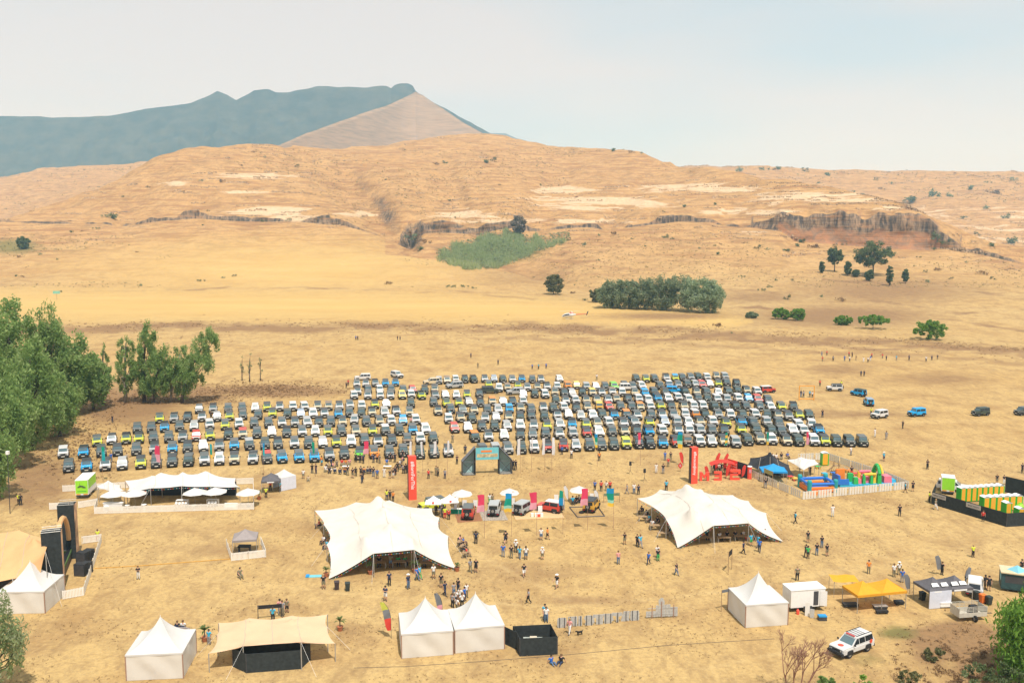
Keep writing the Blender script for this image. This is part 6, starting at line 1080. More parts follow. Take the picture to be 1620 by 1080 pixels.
# parasols
def parasol(label, px, py, r, h, m=WH, group='white parasols', emblem=False):
    t = thing('parasol', label, 'parasol', P(px, py), .35, group); MB().tube((0, 0, 0), (0, 0, h + .1), .03, .03, 6).build('pole', STEEL, t); b = MB(); rows = []
    for q in range(5):
        f = q / 4; rows.append([(r * (1 - f) * (1.12 if k % 2 == 0 else 1) * math.cos(math.pi / 4 * k + .4), r * (1 - f) * (1.12 if k % 2 == 0 else 1) * math.sin(math.pi / 4 * k + .4), h - .75 + .75 * f - (.06 if k % 2 else 0) * (1 - f)) for k in range(9)])
    c = b.grid(rows).build('canopy', m, t); MB().box(-.3, .3, -.3, .3, 0, .12).build('base', DSTEEL, t)
    if emblem: MB().tube((.3, -r * .55, h - .48), (.3, -r * .55 - .03, h - .44), .2, .2, 8).build('red_emblem', RSTK, c)
for i, (px, py) in enumerate(((180, 803.5), (214, 802.5), (309, 800.5), (341, 799.5), (393, 801))): parasol(f"white parasol inside the fenced bar, {ordn(i + 1)} from left", px, py, 1.75, 2.9)
parasol('plain white parasol behind the red show car', 731, 801, 1.6, 2.7); parasol('white parasol with red emblem behind the silver show cars', 806, 798, 1.5, 2.6, emblem=True); parasol('plain white parasol left of the mustard jeep', 916, 794, 1.5, 2.6)
# ---------------------------------------------------------------- lettering
def text_mesh(s, size, m, depth=.0):
    cu = bpy.data.curves.new('lettering', 'FONT'); cu.body = s; cu.size = size; cu.align_x = 'CENTER'; cu.align_y = 'CENTER'; cu.extrude = depth; cu.resolution_u = 2; cu.offset = size * .012
    ob = bpy.data.objects.new('tmp', cu); C.objects.link(ob); me = bpy.data.meshes.new_from_object(ob.evaluated_get(bpy.context.evaluated_depsgraph_get())); bpy.data.objects.remove(ob); bpy.data.curves.remove(cu)
    me.materials.clear(); me.materials.append(m); me.name = 'lettering'; return me
def lettering(s, size, m, parent, loc, rot): o = link(bpy.data.objects.new('lettering', text_mesh(s, size, m, .006)), parent, loc); o.rotation_euler = rot; return o
DPR = mat('dark_print', (.05, .04, .045), .5, .8, 1.5)
def totem(label, A, B, dep, h, txt, size):
    A, B = P(*A), P(*B); d = B - A; t = thing('totem', label, 'totem', A, yaw_of(d)); w = d.length
    MB().box(.02, w - .02, .02, dep - .02, 0, h - .01).build('core', DSTEEL, t); MB().box(0, w, -.012, .018, .0, h).build('front_panel', REDP, t); MB().box(-.012, .018, .02, dep, 0, h).build('side_panel', DPR, t); MB().box(w - .018, w + .012, .02, dep, 0, h).build('side_panel', REDP, t); MB().box(0, w, 0, dep, h, h + .03).build('cap', REDP, t)
    lettering(txt, size, WPR, t, (w / 2 + .02, -.025, h * .57), (math.pi / 2, math.pi / 2, 0))
totem('tall red hashtag totem at left, behind the lime show car', (646.8, 791), (659.3, 790), 1.0, 6.9, '#BornForThis', .78)
totem('tall red hashtag totem at right, beside the red letters', (1093.3, 765.3), (1103.3, 764.6), 1.0, 6.1, '#BecauseJimny', .66)
# red block letters seen from behind
def blockletter(label, px, py, polys, yaw=.0):
    t = thing('block_letter', label, 'letter', P(px, py), yaw, 'red block letters'); b = MB()
    for q in polys: b.prism_y(q, 0, .45)
    b.build('foam_block', REDP, t)
def R_(x0, x1, z0, z1): return [(x0, z0), (x1, z0), (x1, z1), (x0, z1)]
blockletter('red block letter M beside the right totem', 1114.5, 760.5, [R_(-.8, -.38, 0, 1.5), R_(.38, .8, 0, 1.5), [(-.38, 1.5), (-.38, .95), (0, .35), (0, .85)], [(0, .85), (0, .35), (.38, .95), (.38, 1.5)]])
blockletter('reversed red block letter E, middle of the three letters', 1135.5, 759.8, [R_(.3, .68, 0, 1.5), R_(-.6, .3, 1.18, 1.5), R_(-.5, .3, .6, .9), R_(-.6, .3, 0, .28)])
blockletter('reversed red block letter S, rightmost of the three letters', 1163, 759, [R_(-.85, .9, 1.35, 1.75), R_(.5, .9, .75, 1.35), R_(-.85, .9, .72, 1.02), R_(-.85, -.45, .3, .72), R_(-.85, .8, 0, .3)])
A, B = P(1151, 747), P(1182, 757); d = B - A; t = thing('branded_wall', 'red and black branded wall panels behind the red letters', 'wall', A, yaw_of(d))
for i in range(4):
    L_ = d.length / 4; o = MB().box(i * L_ + .01, (i + 1) * L_ - .01, -.04, .04, 0, 2.5 - .0 * i).build('panel', REDP if i < 2 else BLKC, t)
    if i < 2:
        for q in range(12): MB().box(i * L_ + .12 + (q % 3) * L_ * .31, i * L_ + .12 + (q % 3) * L_ * .31 + .16, -.055, -.042, .3 + (q // 3) * .52, .42 + (q // 3) * .52).build('printed_mark', WPR, o)
t = thing('red_awning', 'arched red awning with white ovals behind the red letters', 'awning', P(1143, 752)); rows = [[(-2.2 + 4.4 * i / 10, y, 1.75 + .75 * math.sin(math.pi * (i + 1) / 12) + .15 * (y > 0)) for i in range(11)] for y in (-.9, 0, .9)]
cv = MB().grid(rows).build('canopy', FC['red'], t)
for x in (-1.2, 0, 1.1): MB().lathe((x, -.45, 2.42 - .18 * abs(x)), [(.001, .03), (.22, .02), (.26, 0)], 8).build('printed_oval', WPR, cv)
for x in (-2.1, 2.1):
    for y in (-.85, .85): MB().tube((x, y, 0), (x, y, 2.0), .03, .03, 5).build('leg', STEEL, t)
t = thing('counter_drum', 'red printed counter drum at the corner of the banner fence', 'counter', P(1185.5, 757)); MB().lathe((0, 0, 0), [(.38, 0), (.38, 2.1), (.001, 2.1)], 12).build('drum', REDP, t); MB().lathe((0, 0, 2.1), [(.42, 0), (.42, .08), (.001, .08)], 12).build('top', WPL, t); MB().box(-.2, .2, -.4, -.385, 1.1, 1.7).build('printed_mark', FC['rose'], t)
for i, (px, py) in enumerate(((997, 750), (1019.5, 762))):
    t = thing('speaker_stand', ['rear black loudspeaker on a tripod in the open field', 'front black loudspeaker on a tripod in the open field'][i], 'speaker', P(px, py), 0, 'field loudspeakers'); MB().box(-.2, .2, -.18, .18, 1.6, 2.25, 0, .02, .02).build('cabinet', BLK, t); MB().tube((0, 0, .4), (0, 0, 1.6), .025, .025, 6).build('pole', DSTEEL, t)
    for k in range(3): MB().tube((0, 0, .8), (.5 * math.cos(k * 2.09), .5 * math.sin(k * 2.09), 0), .015, .015, 4).build('leg', DSTEEL, t)
# entrance arch
A, B = P(731.8, 752), P(810, 749); d = B - A; W_ = d.length; t = thing('entrance_arch', 'black truss entrance arch with teal printed banner', 'arch', A, yaw_of(d)); tw = 2.2; hi, lo, dp = 4.7, 2.3, 1.6
for s_, x0, x1 in ((1, 0, tw), (-1, W_, W_ - tw)):
    u = MB()
    for y in (0, dp):
        c = [(x0, y, 0), (x1, y, 0), (x1, y, hi), (x0, y, lo)]
        for i in range(4): u.tube(c[i], c[(i + 1) % 4], .07, .07, 5)
        u.tube((x0, y, 0), (x1, y, hi * .55), .035, .035, 4); u.tube((x1, y, 0), (x0, y, lo), .035, .035, 4); u.tube((x0, y, lo), (x1, y, lo), .04, .04, 4)
    for x, z in ((x0, 0), (x1, 0), (x1, hi), (x0, lo)): u.tube((x, 0, z), (x, dp, z), .06, .06, 5)
    tr = u.build('truss_tower', DSTEEL, t)
    q = sorted((x0, x1)); ex = (x1 - x0) * .04
    MB().prism_y([(x0 + ex, .1), (x1 - ex, .1), (x1 - ex, hi - .12), (x0 + ex, lo)] if s_ > 0 else [(x1 - ex, .1), (x0 + ex, .1), (x0 + ex, lo), (x1 - ex, hi - .12)], dp - .03, dp - .01).build('printed_back', PTEAL, tr)
    MB().add([(x0 - s_ * .08, 0, 0), (x0 - s_ * .08, dp, 0), (x0 - s_ * .08, dp, lo), (x0 - s_ * .08, 0, lo)], [(0, 1, 2, 3)]).build('side_skin', FC['grey'], tr); MB().add([(x0 - s_ * .08, 0, lo + .07), (x1, 0, hi + .09), (x1, dp, hi + .09), (x0 - s_ * .08, dp, lo + .07)], [(0, 1, 2, 3)]).build('roof_skin', FC['grey'], tr)
    MB().box(x1 - s_ * .0 - .09, x1 + .09, .1, dp - .1, .2, hi - .2).build('inner_skin', FC['black'], tr); MB().box(q[0], q[1], .1, dp - .1, .02, .12).build('ballast', STEEL, tr)
bn = MB().box(tw + .1, W_ - tw - .1, .02, .06, hi - 2.05, hi + .05).build('banner', TEAL, t); MB().box(tw + 1.0, W_ - tw - 1.3, -.005, .015, hi - .75, hi - .4).build('printed_mark', mat('orange_print', (.75, .22, .05), .5, .1), bn); MB().box(tw + .3, W_ - tw - .3, -.003, .015, hi - 1.6, hi - 1.0).build('printed_landscape', mat('sand_print', (.5, .42, .25), .5, .4, 2.0), bn)
for y in (.1, dp - .1): MB().tube((tw, y, hi), (W_ - tw, y, hi), .05, .05, 5).build('crossbeam', DSTEEL, t)
# display mats and props
def sheet(name, label, pts, z, m, cat): W_ = [P(*p) for p in pts]; MB().hexa([p + Vector((0, 0, .004)) - W_[0] for p in W_] + [p + Vector((0, 0, z)) - W_[0] for p in W_]).build('sheet', m, thing(name, label, cat, W_[0]))
sheet('carpet', 'brown carpet under the red show car', [(724, 826.5), (763, 823.5), (757, 808.5), (719, 811)], .03, mat('brown_carpet', (.30, .14, .07), .95, .15, 4.0), 'mat')
sheet('pebble_mat', 'grey pebble mat under the silver show car', [(764, 823.5), (804, 822.5), (796, 807.5), (758, 808.5)], .06, mat('pebbles', (.36, .31, .25), .9, .5, 7.0, bump=.8), 'mat')
sheet('plywood_stage', 'pale plywood stage under the silver and red show cars', [(815.5, 822.5), (893, 819.5), (884, 804.5), (808.5, 806.5)], .12, mat('plywood', (.60, .42, .22), .7, .06, 2.0), 'stage')
W4 = [P(*p) for p in ((913.5, 818), (956.5, 816.5), (945.5, 801), (901, 802.5))]; t = thing('sand_frame', 'dark timber frame around the sand plot of the mustard jeep', 'frame', W4[0])
for i in range(4): a, b_ = W4[i] - W4[0], W4[(i + 1) % 4] - W4[0]; MB().tube(a + Vector((0, 0, .07)), b_ + Vector((0, 0, .07)), .08, .08, 4).build('beam', DSTEEL, t)
t = thing('jeep_wheel', 'loose dark tyre lying on the sand plot', 'tyre', P(920, 811)); o = MB().lathe((0, 0, 0), [(.2, .02), (.38, .02), (.42, .12), (.38, .22), (.2, .22), (.18, .12), (.2, .02)], 12).build('tyre', TYR, t)
for i, (px, py, lb) in enumerate(((735, 806, 'white easel board behind the red show car'), (752, 806, 'tall white easel board right of the red show car'), (788, 805, 'white easel board right of the silver show car'), (811, 803, 'white easel board under the emblem parasol'), (880, 797, 'white easel board behind the red and white show car'), (936, 795, 'white easel board behind the mustard jeep'), (854.5, 815, 'tall white easel board on the plywood stage'))):
    t = thing('easel_board', lb, 'board', P(px, py), 0, 'white easel boards'); MB().box(-.32, .32, -.02, .02, .5, 1.5).build('board', WPL, t)
    for x in (-.22, .22): MB().tube((x, .02, .55), (x * 1.2, .2, 0), .015, .015, 4).build('leg', WOOD, t)
for i, (x, c) in enumerate(((842, WPL), (848, WPL), (852, REDP), (857, WPL))): t = thing('display_cube', f"{'red' if c is REDP else 'white'} display cube on the front of the plywood stage, {ordn(i + 1)} from left", 'cube', P(x, 818), .1, 'display cubes'); MB().box(-.19, .19, -.19, .19, .12, .58).build('cube', c, t); MB().box(-.2, .2, -.2, .2, .58, .61).build('lid', WPR, t)
def table(label, px, py, w, d, m=WOOD, yaw=0, group='tables', h=.75, cloth=None):
    t = thing('table', label, 'table', P(px, py), yaw, group); MB().box(-w / 2, w / 2, -d / 2, d / 2, h - .05, h).build('tabletop', m, t)
    for sx in (-1, 1):
        for sy in (-1, 1): MB().box(sx * (w / 2 - .08) - .03, sx * (w / 2 - .08) + .03, sy * (d / 2 - .08) - .03, sy * (d / 2 - .08) + .03, 0, h - .05).build('leg', STEEL, t)
    if cloth: MB().box(-w / 2 - .01, w / 2 + .01, -d / 2 - .02, -d / 2 - .005, .08, h + .01).build('cloth_front', cloth, t)
table('display table with dark cloth left of the red show car', 722, 812, 1.6, .7, WPL, 0, cloth=FC['green'])
table('white table beneath the branded awnings', 692, 813, 1.5, .8, WPL)
table('white display table behind the silver show car', 785, 803, 1.5, .7, WPL)
for i, (x, y) in enumerate(((600, 897), (632, 896), (652, 894), (676, 898), (570, 890), (540, 880))): table(f"timber bench table under the big white tent, {ordn(i + 1)} listed from its front pole", x, y, 1.8, .8, WOOD)
TN = 0
for i, (x, y) in enumerate(((1115, 857), (1145, 857), (1172, 855), (1020, 824), (1038, 838), (1050, 850), (1090, 850), (1205, 853))): table(f"timber bench table under the cream tent, {ordn(sorted([1115, 1145, 1172, 1020, 1038, 1050, 1090, 1205]).index(x) + 1)} from left", x, y, 1.8, .8, WOOD)
for i, (x, y) in enumerate(((732, 871), (736, 881), (728, 864))): table(f"{['middle', 'front', 'rear'][i]} table of the seated group right of the big white tent", x, y, 1.2, .7, WOOD, 1.4)
# bar furniture
for i, (x, y) in enumerate(((289, 801), (337, 800))):
    t = thing('bar_table', f"{['left', 'right'][i]} tall white bar table with stools behind the picket fence", 'table', P(x, y), 0, 'bar tables'); MB().box(-.9, .9, -.3, .3, 1.02, 1.08).build('tabletop', WPL, t)
    for sx in (-.85, .85): MB().box(sx - .04, sx + .04, -.28, .28, 0, 1.02).build('leg', WPL, t)
for i, (x, y) in enumerate(((279, 804), (284, 804.2), (289, 804), (294, 803.8), (331, 803), (336, 803), (341, 802.8))):
    t = thing('bar_stool', f"white metal bar stool before the bar tables, {ordn(i + 1)} from left", 'stool', P(x, y), 0, 'white bar stools'); MB().box(-.18, .18, -.18, .18, .72, .77).build('seat', WPL, t); MB().box(-.18, .18, .15, .19, .77, 1.0).build('backrest', WPL, t)
    for sx in (-1, 1):
        for sy in (-1, 1): MB().tube((sx * .15, sy * .15, .72), (sx * .22, sy * .22, 0), .018, .018, 4).build('leg', WPL, t)
for i, (x, y) in enumerate(((202, 806), (228, 805), (307, 806), (169, 808))):
    t = thing('cafe_table', f"low round white cafe table in the bar, {ordn([169, 202, 228, 307].index(x) + 1)} from left", 'table', P(x, y), 0, 'cafe tables'); MB().lathe((0, 0, 0), [(.001, .74), (.4, .74), (.4, .7), (.04, .7), (.04, .04), (.25, .02), (.001, .0)], 12).build('tabletop', WPL, t)
t = thing('sofa', 'white lounge sofa at the right end of the bar', 'sofa', P(365, 805), 0); MB().box(-1, 1, -.4, .4, .08, .42).build('seat', WPL, t); MB().box(-1, 1, .3, .5, .42, .85).build('backrest', WPL, t); [MB().box(x - .1, x + .1, -.4, .3, .42, .62).build('armrest', WPL, t) for x in (-.9, .9)]
t = thing('sofa', 'grey sofa half hidden behind the bottom left pagoda tent', 'sofa', P(285, 1001), math.pi); MB().box(-.9, .9, -.4, .4, .05, .42).build('seat', GRYL, t); MB().box(-.9, .9, .3, .5, .42, .8).build('backrest', GRYL, t)
t = thing('bar_counter', 'white serving counter under the left bar parasol', 'counter', P(180, 806), 0); MB().box(-1.4, 1.4, -.3, .3, 0, 1.1).build('body', WPL, t); MB().box(-1.5, 1.5, -.36, .36, 1.1, 1.15).build('counter_top', WPR, t)
t = thing('backdrop_wall', 'dark backdrop wall inside the bar tent', 'wall', P(290, 783), 0); MB().box(-7.5, 8.5, -.05, .05, 0, 2.2).build('panel', BLKC, t)
t = thing('mixing_desk', 'black mixing desk under the taupe gazebo', 'desk', P(387, 873), 0); MB().box(-.8, .8, -.4, .4, .75, .95, 0, .02, .05).build('console', BLK, t); [MB().box(x - .04, x + .04, -.35, .35, 0, .75).build('leg', DSTEEL, t) for x in (-.7, .7)]
# vehicles of the crew
def wheels(t, xs, ys, R): 
    wm = wheel_mesh(R, .22)
    for x in xs:
        for y in ys: link(bpy.data.objects.new('wheel', wm), t, (x, y, R))
def boxtruck(label, A, B, dep, z0, z1, side, group, name='box_truck', cat='truck', logo=True, topm=WPL):
    A, B = P(*A), P(*B); d = B - A; w = d.length; t = thing(name, label, cat, A, yaw_of(d), group)
    MB().box(0, w, 0, dep, z0, z1).build('body', WPL, t); MB().box(.05, w - .05, -.02, -.003, z0 + .25, z1 - .06).build('rear_panel', side, t); MB().box(w + .003, w + .02, .1, dep - .1, z0 + .9, z1 - .08).build('side_panel', side, t); MB().box(-.02, w + .02, -.02, dep + .02, z1, z1 + .06).build('roof', topm, t)
    for x in (.1, w - .75): MB().box(x, x + .65, -.025, -.004, z0 + .04, z0 + .2).build('tail_light', POR, t)
    MB().box(.1, w - .1, -.1, .2, z0 - .2, z0).build('bumper', DSTEEL, t); wheels(t, (.25, w - .25), (dep * .3, dep * .8), .4)
    if logo:
        pts = [(w * (.18 + .64 * i / 8), -.05, (z0 + z1) / 2 + .15 + .13 * math.sin(i / 8 * 5.2 - .6)) for i in range(9)]; MB().path(pts, [.03, .07, .1, .1, .09, .1, .1, .07, .03], 5).build('wave_emblem', DSTEEL, t); MB().box(w * .36, w * .38, -.06, -.03, (z0 + z1) / 2 + .3, (z0 + z1) / 2 + .75).build('mast_emblem', DSTEEL, t); MB().box(w * .15, w * .85, -.035, -.022, z0 + .55, z0 + .66).build('name_strip', PGREEN, t)
    return t
boxtruck('lime green box truck with a wave emblem behind the bar', (120, 789), (140.5, 788), 4.6, .6, 2.95, PLIME, None)
tt = boxtruck('lime and white toilet trailer behind the black screens at right', (1489, 781), (1510, 783), 2.2, .5, 2.7, PLIME, None, 'toilet_trailer', 'trailer', False)
car_w = P(1512, 773)
def white_pickup(label, px, py, yaw):
    PROTO['pu'] = make_car('old', 5.0, 1.8, 1.75, 1.05, 1.4, .7, .3, .14, 3.0, .37, False, True, .36); o = car('pu', P(px, py), math.radians(yaw), 'white', 'white', label, 'car', sc_=1.0); [bpy.data.objects.remove(c_) for c_ in list(PROTO['pu'].children)]; bpy.data.objects.remove(PROTO['pu']); return o
white_pickup('white double-cab pickup behind the toilet trailer', 1508, 776, 62); white_pickup('white canopy pickup behind the charcoal gazebo', 1541, 934, 153)
A, B = P(1252, 934, 2.55), P(1306, 930, 2.55); A.z = B.z = 0; d = B - A; w = d.length; t = thing('box_trailer', 'white box trailer with its side door open beside the pagoda tent', 'trailer', A, yaw_of(d)); MB().box(0, w, 0, 2.0, .55, 2.5).build('body', WPL, t); MB().box(-.06, w + .06, -.05, 2.05, 2.5, 2.6).build('roof', WPL, t)
MB().box(w * .66, w * .8, -.02, -.003, .7, 2.3).build('doorway', DSTEEL, t); o = MB().box(0, .75, -.02, .02, .65, 2.35).build('door', WPL, t, (w * .84, -.06, 0), -.5); wheels(t, (w * .5 - .4, w * .5 + .35), (.0,), .33); MB().box(.05, w - .05, .1, 1.9, .42, .55).build('chassis', DSTEEL, t)
for nm, lb, px, py, c, hh in (('fire_extinguisher', 'red gas bottle standing before the white box trailer', 1262, 971, REDP, .6), ('cool_box', 'blue and dark cool box on the grass right of the white trailer', 1301, 980, BLUC, .55)):
    t = thing(nm, lb, 'bottle' if c is REDP else 'cool box', P(px, py))
    if c is REDP: MB().lathe((0, 0, 0), [(.15, 0), (.17, .1), (.17, .45), (.08, .55), (.05, .66), (.001, .66)], 10).build('cylinder', c, t); MB().box(-.06, .06, -.04, .04, .66, .72).build('valve', DSTEEL, t)
    else: MB().box(-.45, .4, -.3, .3, 0, .42).build('box', DSTEEL, t); MB().box(-.46, .41, -.31, .31, .42, .55).build('lid', c, t)
t = thing('white_board', 'white panel leaning against the box trailer', 'board', P(1277, 974), -.4); MB().box(-.25, .25, -.02, .02, .0, 1.6).build('panel', WPL, t); MB().box(.3, .75, -.3, -.26, .0, 1.0).build('panel', mat('grey_panel', (.5, .5, .48), .6, .1), t)
# cage trailer
A, B = P(1517, 984), P(1561, 981); d = B - A; w = d.length; t = thing('cage_trailer', 'pale mesh-sided utility trailer left of the willow', 'trailer', A, yaw_of(d)); TC = mat('trailer_cream', (.52, .49, .41), .6, .1)
MB().box(0, w, 0, 1.6, .5, .6).build('floor', TC, t)
for y in (0, 1.58):
    b = MB(); b.box(0, w, y, y + .03, .6, 1.0)
    for z in (1.15, 1.3, 1.45, 1.6): b.box(0, w, y, y + .02, z, z + .05)
    for i in range(7): b.box(i * w / 6 - .015, i * w / 6 + .015, y - .005, y + .025, 1.0, 1.65)
    b.build('side', TC, t)
for x in (0, w): MB().box(x - .015, x + .015, .03, 1.57, .6, 1.5).build('end_gate', TC, t)
wheels(t, (w * .55, w * .55 + .001), (-.12,), .34); MB().tube((w, .8, .5), (w + 1.1, .8, .45), .05, .05, 6).build('drawbar', DSTEEL, t); MB().box(w * .5, w * .8, .5, 1.1, .6, 1.5, 0, .1, .1).build('black_bag', BLK, t)
# food stall at right edge
A, B = P(1583, 934), P(1640, 938); d = B - A; t = thing('food_stall', 'dark food stall with cream roof edge at the right edge', 'stall', A, yaw_of(d) - .2); MB().box(0, 4.5, 0, 2.4, .3, 2.2).build('body', mat('stall_teal', (.03, .07, .075), .6, .3), t); MB().box(-.1, 4.6, -.15, 2.5, 2.2, 2.32).build('roof', mat('stall_cream', (.60, .50, .32), .7, .08), t); MB().box(-.02, -.004, .3, 1.2, 1.2, 1.9).build('menu_panel', TEAL, t); MB().box(.4, 3.9, -.02, -.004, 1.1, 1.9).build('serving_hatch', DSTEEL, t)
o = MB().lathe((1.7, 1.2, 2.32), [(1.1, .0), (.05, .6), (.001, .6)], 4).build('canopy', mat('sky_canvas', (.25, .60, .72), .7, .05, sub=.2), t)
def bin_(label, px, py, c): t = thing('wheelie_bin', label, 'bin', P(px, py), .2, 'wheelie bins'); MB().hexa([(-.22, -.22, .06), (.22, -.22, .06), (.22, .22, .06), (-.22, .22, .06), (-.29, -.3, .95), (.29, -.3, .95), (.29, .3, .95), (-.29, .3, .95)]).build('body', c, t); MB().box(-.31, .31, -.33, .33, .95, 1.03, 0, .04, .04).build('lid', c, t); [MB().tube((x, .26, .1), (x + .05, .26, .1), .1, .1, 8).build('wheel', TYR, t) for x in (-.25, .2)]
BD = mat('bin_green', (.035, .045, .04), .6, .1)
for lb, px, py, c in (('dark wheelie bin right of the orange bin', 1564, 956, BD), ('orange wheelie bin near the cage trailer', 1554, 953, mat('bin_orange', (.75, .18, .03), .6, .1)), ('brown-black wheelie bin behind the cage trailer', 1544, 948, BD), ('green wheelie bin under the left end of the charcoal gazebo', 1459, 949, BD), ('left one of two dark bins before the big white tent', 533, 932, mat('bin_brown', (.06, .04, .04), .6, .1)), ('right one of two dark bins before the big white tent', 550, 934, BD)): bin_(lb, px, py, c)
for lb, px, py, w_, d_, c in (('braai drum on legs under the yellow gazebo', 1392, 962, 1.5, .7, DSTEEL), ('black equipment crate at the left leg of the yellow gazebo', 1345, 959, 1.6, .8, BLK), ('black crate under the right end of the yellow gazebo', 1422, 955, 1.0, .7, BLK), ('low black tray before the yellow gazebo', 1395, 970, 1.3, .5, BLK), ('serving trestle in front of the charcoal gazebo', 1494, 960, 1.3, .7, WPL)):
    t = thing('stall_crate', lb, 'crate', P(px, py), .05); MB().box(-w_ / 2, w_ / 2, -d_ / 2, d_ / 2, .18, .6 if 'low' not in lb else .35, 0, .02, .02).build('body', c, t); MB().box(-w_ / 2 - .02, w_ / 2 + .02, -d_ / 2 - .02, d_ / 2 + .02, .6 if 'low' not in lb else .35, .66 if 'low' not in lb else .4).build('lid', STEEL if 'braai' in lb else c, t); [MB().box(x - .03, x + .03, -d_ / 2 + .05, d_ / 2 - .05, 0, .18).build('leg', DSTEEL, t) for x in (-w_ / 2 + .1, w_ / 2 - .1)]
t = thing('orange_lean_to', 'orange shade cloth behind the yellow gazebo', 'awning', P(1330, 940), 0); MB().grid([[(-1.2 + i * 1.0, y, 1.9 + .2 * (y > 0) - .1 * (i % 2)) for i in range(4)] for y in (-.9, .9)]).build('cloth', YEL, t); [MB().tube((x, y, 0), (x, y, 1.9), .025, .025, 5).build('pole', STEEL, t) for x in (-1.1, 1.6) for y in (-.85, .85)]
# potted palms
def palm(label, px, py, h, sp, pot=True):
    t = thing('potted_palm', label, 'plant', P(px, py), 0, 'potted palms'); MB().lathe((0, 0, 0), [(.22, 0), (.32, .45), (.36, .5), (.28, .5), (.001, .45)], 10).build('pot', TERRA, t); MB().tube((0, 0, .4), (0, 0, h * .6), .07, .05, 6).build('trunk', BARK, t); r2 = random.Random(px)
    for i in range(16):
        a = i * 2.4 + r2.uniform(-.3, .3); el_ = r2.uniform(.2, 1.2); p0 = Vector((0, 0, h * .58)); dr = Vector((math.cos(a) * math.cos(el_), math.sin(a) * math.cos(el_), math.sin(el_))); sd = dr.cross(Vector((0, 0, 1))).normalized() * .11; p1, p2 = p0 + dr * sp * .55, p0 + dr * sp - Vector((0, 0, sp * .32)); MB().add([p0 - sd * .3, p0 + sd * .3, p1 - sd, p1 + sd, p2], [(0, 1, 3, 2), (2, 3, 4)]).build('frond', PLANT, t)
for lb, px, py, h, sp in (('potted palm left of the peach tent', 324, 1014, 2.0, .95), ('potted palm right of the peach tent', 538, 997, 1.8, .85), ('bushy potted palm at the front left pole of the big white tent', 586, 908, 1.9, .95), ('potted palm at the front right pole of the big white tent', 656, 905, 1.8, .95), ('potted palm at the right front corner of the big white tent', 723, 903, 1.3, .6), ('big bushy potted palm by the right end of the bar', 410, 790, 2.0, 1.0), ('potted palm at the front left corner of the big white tent', 516, 912, 1.5, .8)): palm(lb, px, py, h, sp)
# portable toilets
def loo(label, fl, fr, z0h, group, top=2.25, one=True):
    A, B = P(*fl, top), P(*fr, top); A.z = B.z = 0; d = B - A; w = d.length; t = thing('portable_toilet', label, 'toilet', A, yaw_of(d), group); MB().box(0, w - .03, 0, 1.1, .1, top).build('cabin', PGREEN, t); MB().box(.12, w - .22, -.025, -.003, .18, top - .08).build('door', POR, t); rows = [[((w - .03) * i / 4, 1.1 * j / 3, top + .16 * math.sin(math.pi * i / 4) + .02) for i in range(5)] for j in range(4)]; b = MB().grid(rows); b.box(-.02, w - .01, -.03, 1.13, top - .02, top + .02); b.build('roof', WPR, t); MB().box(.03, w - .06, .03, 1.07, 0, .1).build('skid', DSTEEL, t)
for i in range(8): f0, f1 = i / 8, (i + 1) / 8; loo(f"green toilet with orange door in the rear row, {ordn(i + 1)} from left", (1521 + 69 * f0, 772.6 - 4.8 * f0), (1521 + 69 * f1, 772.6 - 4.8 * f1), 0, 'toilets of the rear row')
for i in range(6): f0, f1 = i / 6, (i + 1) / 6; loo(f"green toilet with orange door in the front row, {ordn(i + 1)} from left", (1557 + 62 * f0, 787 - 3 * f0), (1557 + 62 * f1, 787 - 3 * f1), 0, 'toilets of the front row')
loo('single green toilet at the front corner of the toilet yard', (1592, 796), (1602, 795.5), 0, None); loo('green and orange toilet at the right edge of the photo', (1612, 805), (1622, 804.5), 0, None); loo('lone green toilet at the back of the play area', (1301, 717), (1312, 717), 0, None)
ys = screen_box('black shade-cloth screen around the toilet yard', [(1479, 785), (1474, 797), (1592, 833), (1660, 829)], 2.0, SCR, 'toilet_screen', 'fence'); a0 = P(1479, 785)
for s_, p0, p1, hh in (('FEMALE TOILETS', (1474.5, 797), (1496, 803.5), 1.55), ('MALE TOILETS', (1528, 813.5), (1551, 820.5), 1.6)):
    a, b_ = P(*p0), P(*p1); d = b_ - a; t = thing('toilet_sign', f"grey board lettered {s_.lower()} on the black screen", 'sign', a, yaw_of(d), 'toilet signs'); MB().box(0, d.length, -.09, -.05, hh - .35, hh + .3).build('board', mat('sign_grey', (.45, .42, .38), .7, .06), t); lettering(s_, .27, DSTEEL, t, (d.length / 2, -.1, hh - .03), (math.pi / 2, 0, 0))
A = P(1485, 770); screen_box('black screen wall running right behind the toilets', [(1590, 778), (1640, 790)], 2.6, SCR, 'toilet_screen', 'fence')
t = thing('lime_drum', 'round lime drum behind the front toilets', 'drum', P(1613, 812)); MB().lathe((0, 0, 0), [(.5, 0), (.52, 1.2), (.3, 1.5), (.001, 1.55)], 12).build('drum', PLIME, t); MB().lathe((0, 0, 1.55), [(.2, 0), (.2, .1), (.001, .1)], 8).build('lid', PLIME, t)
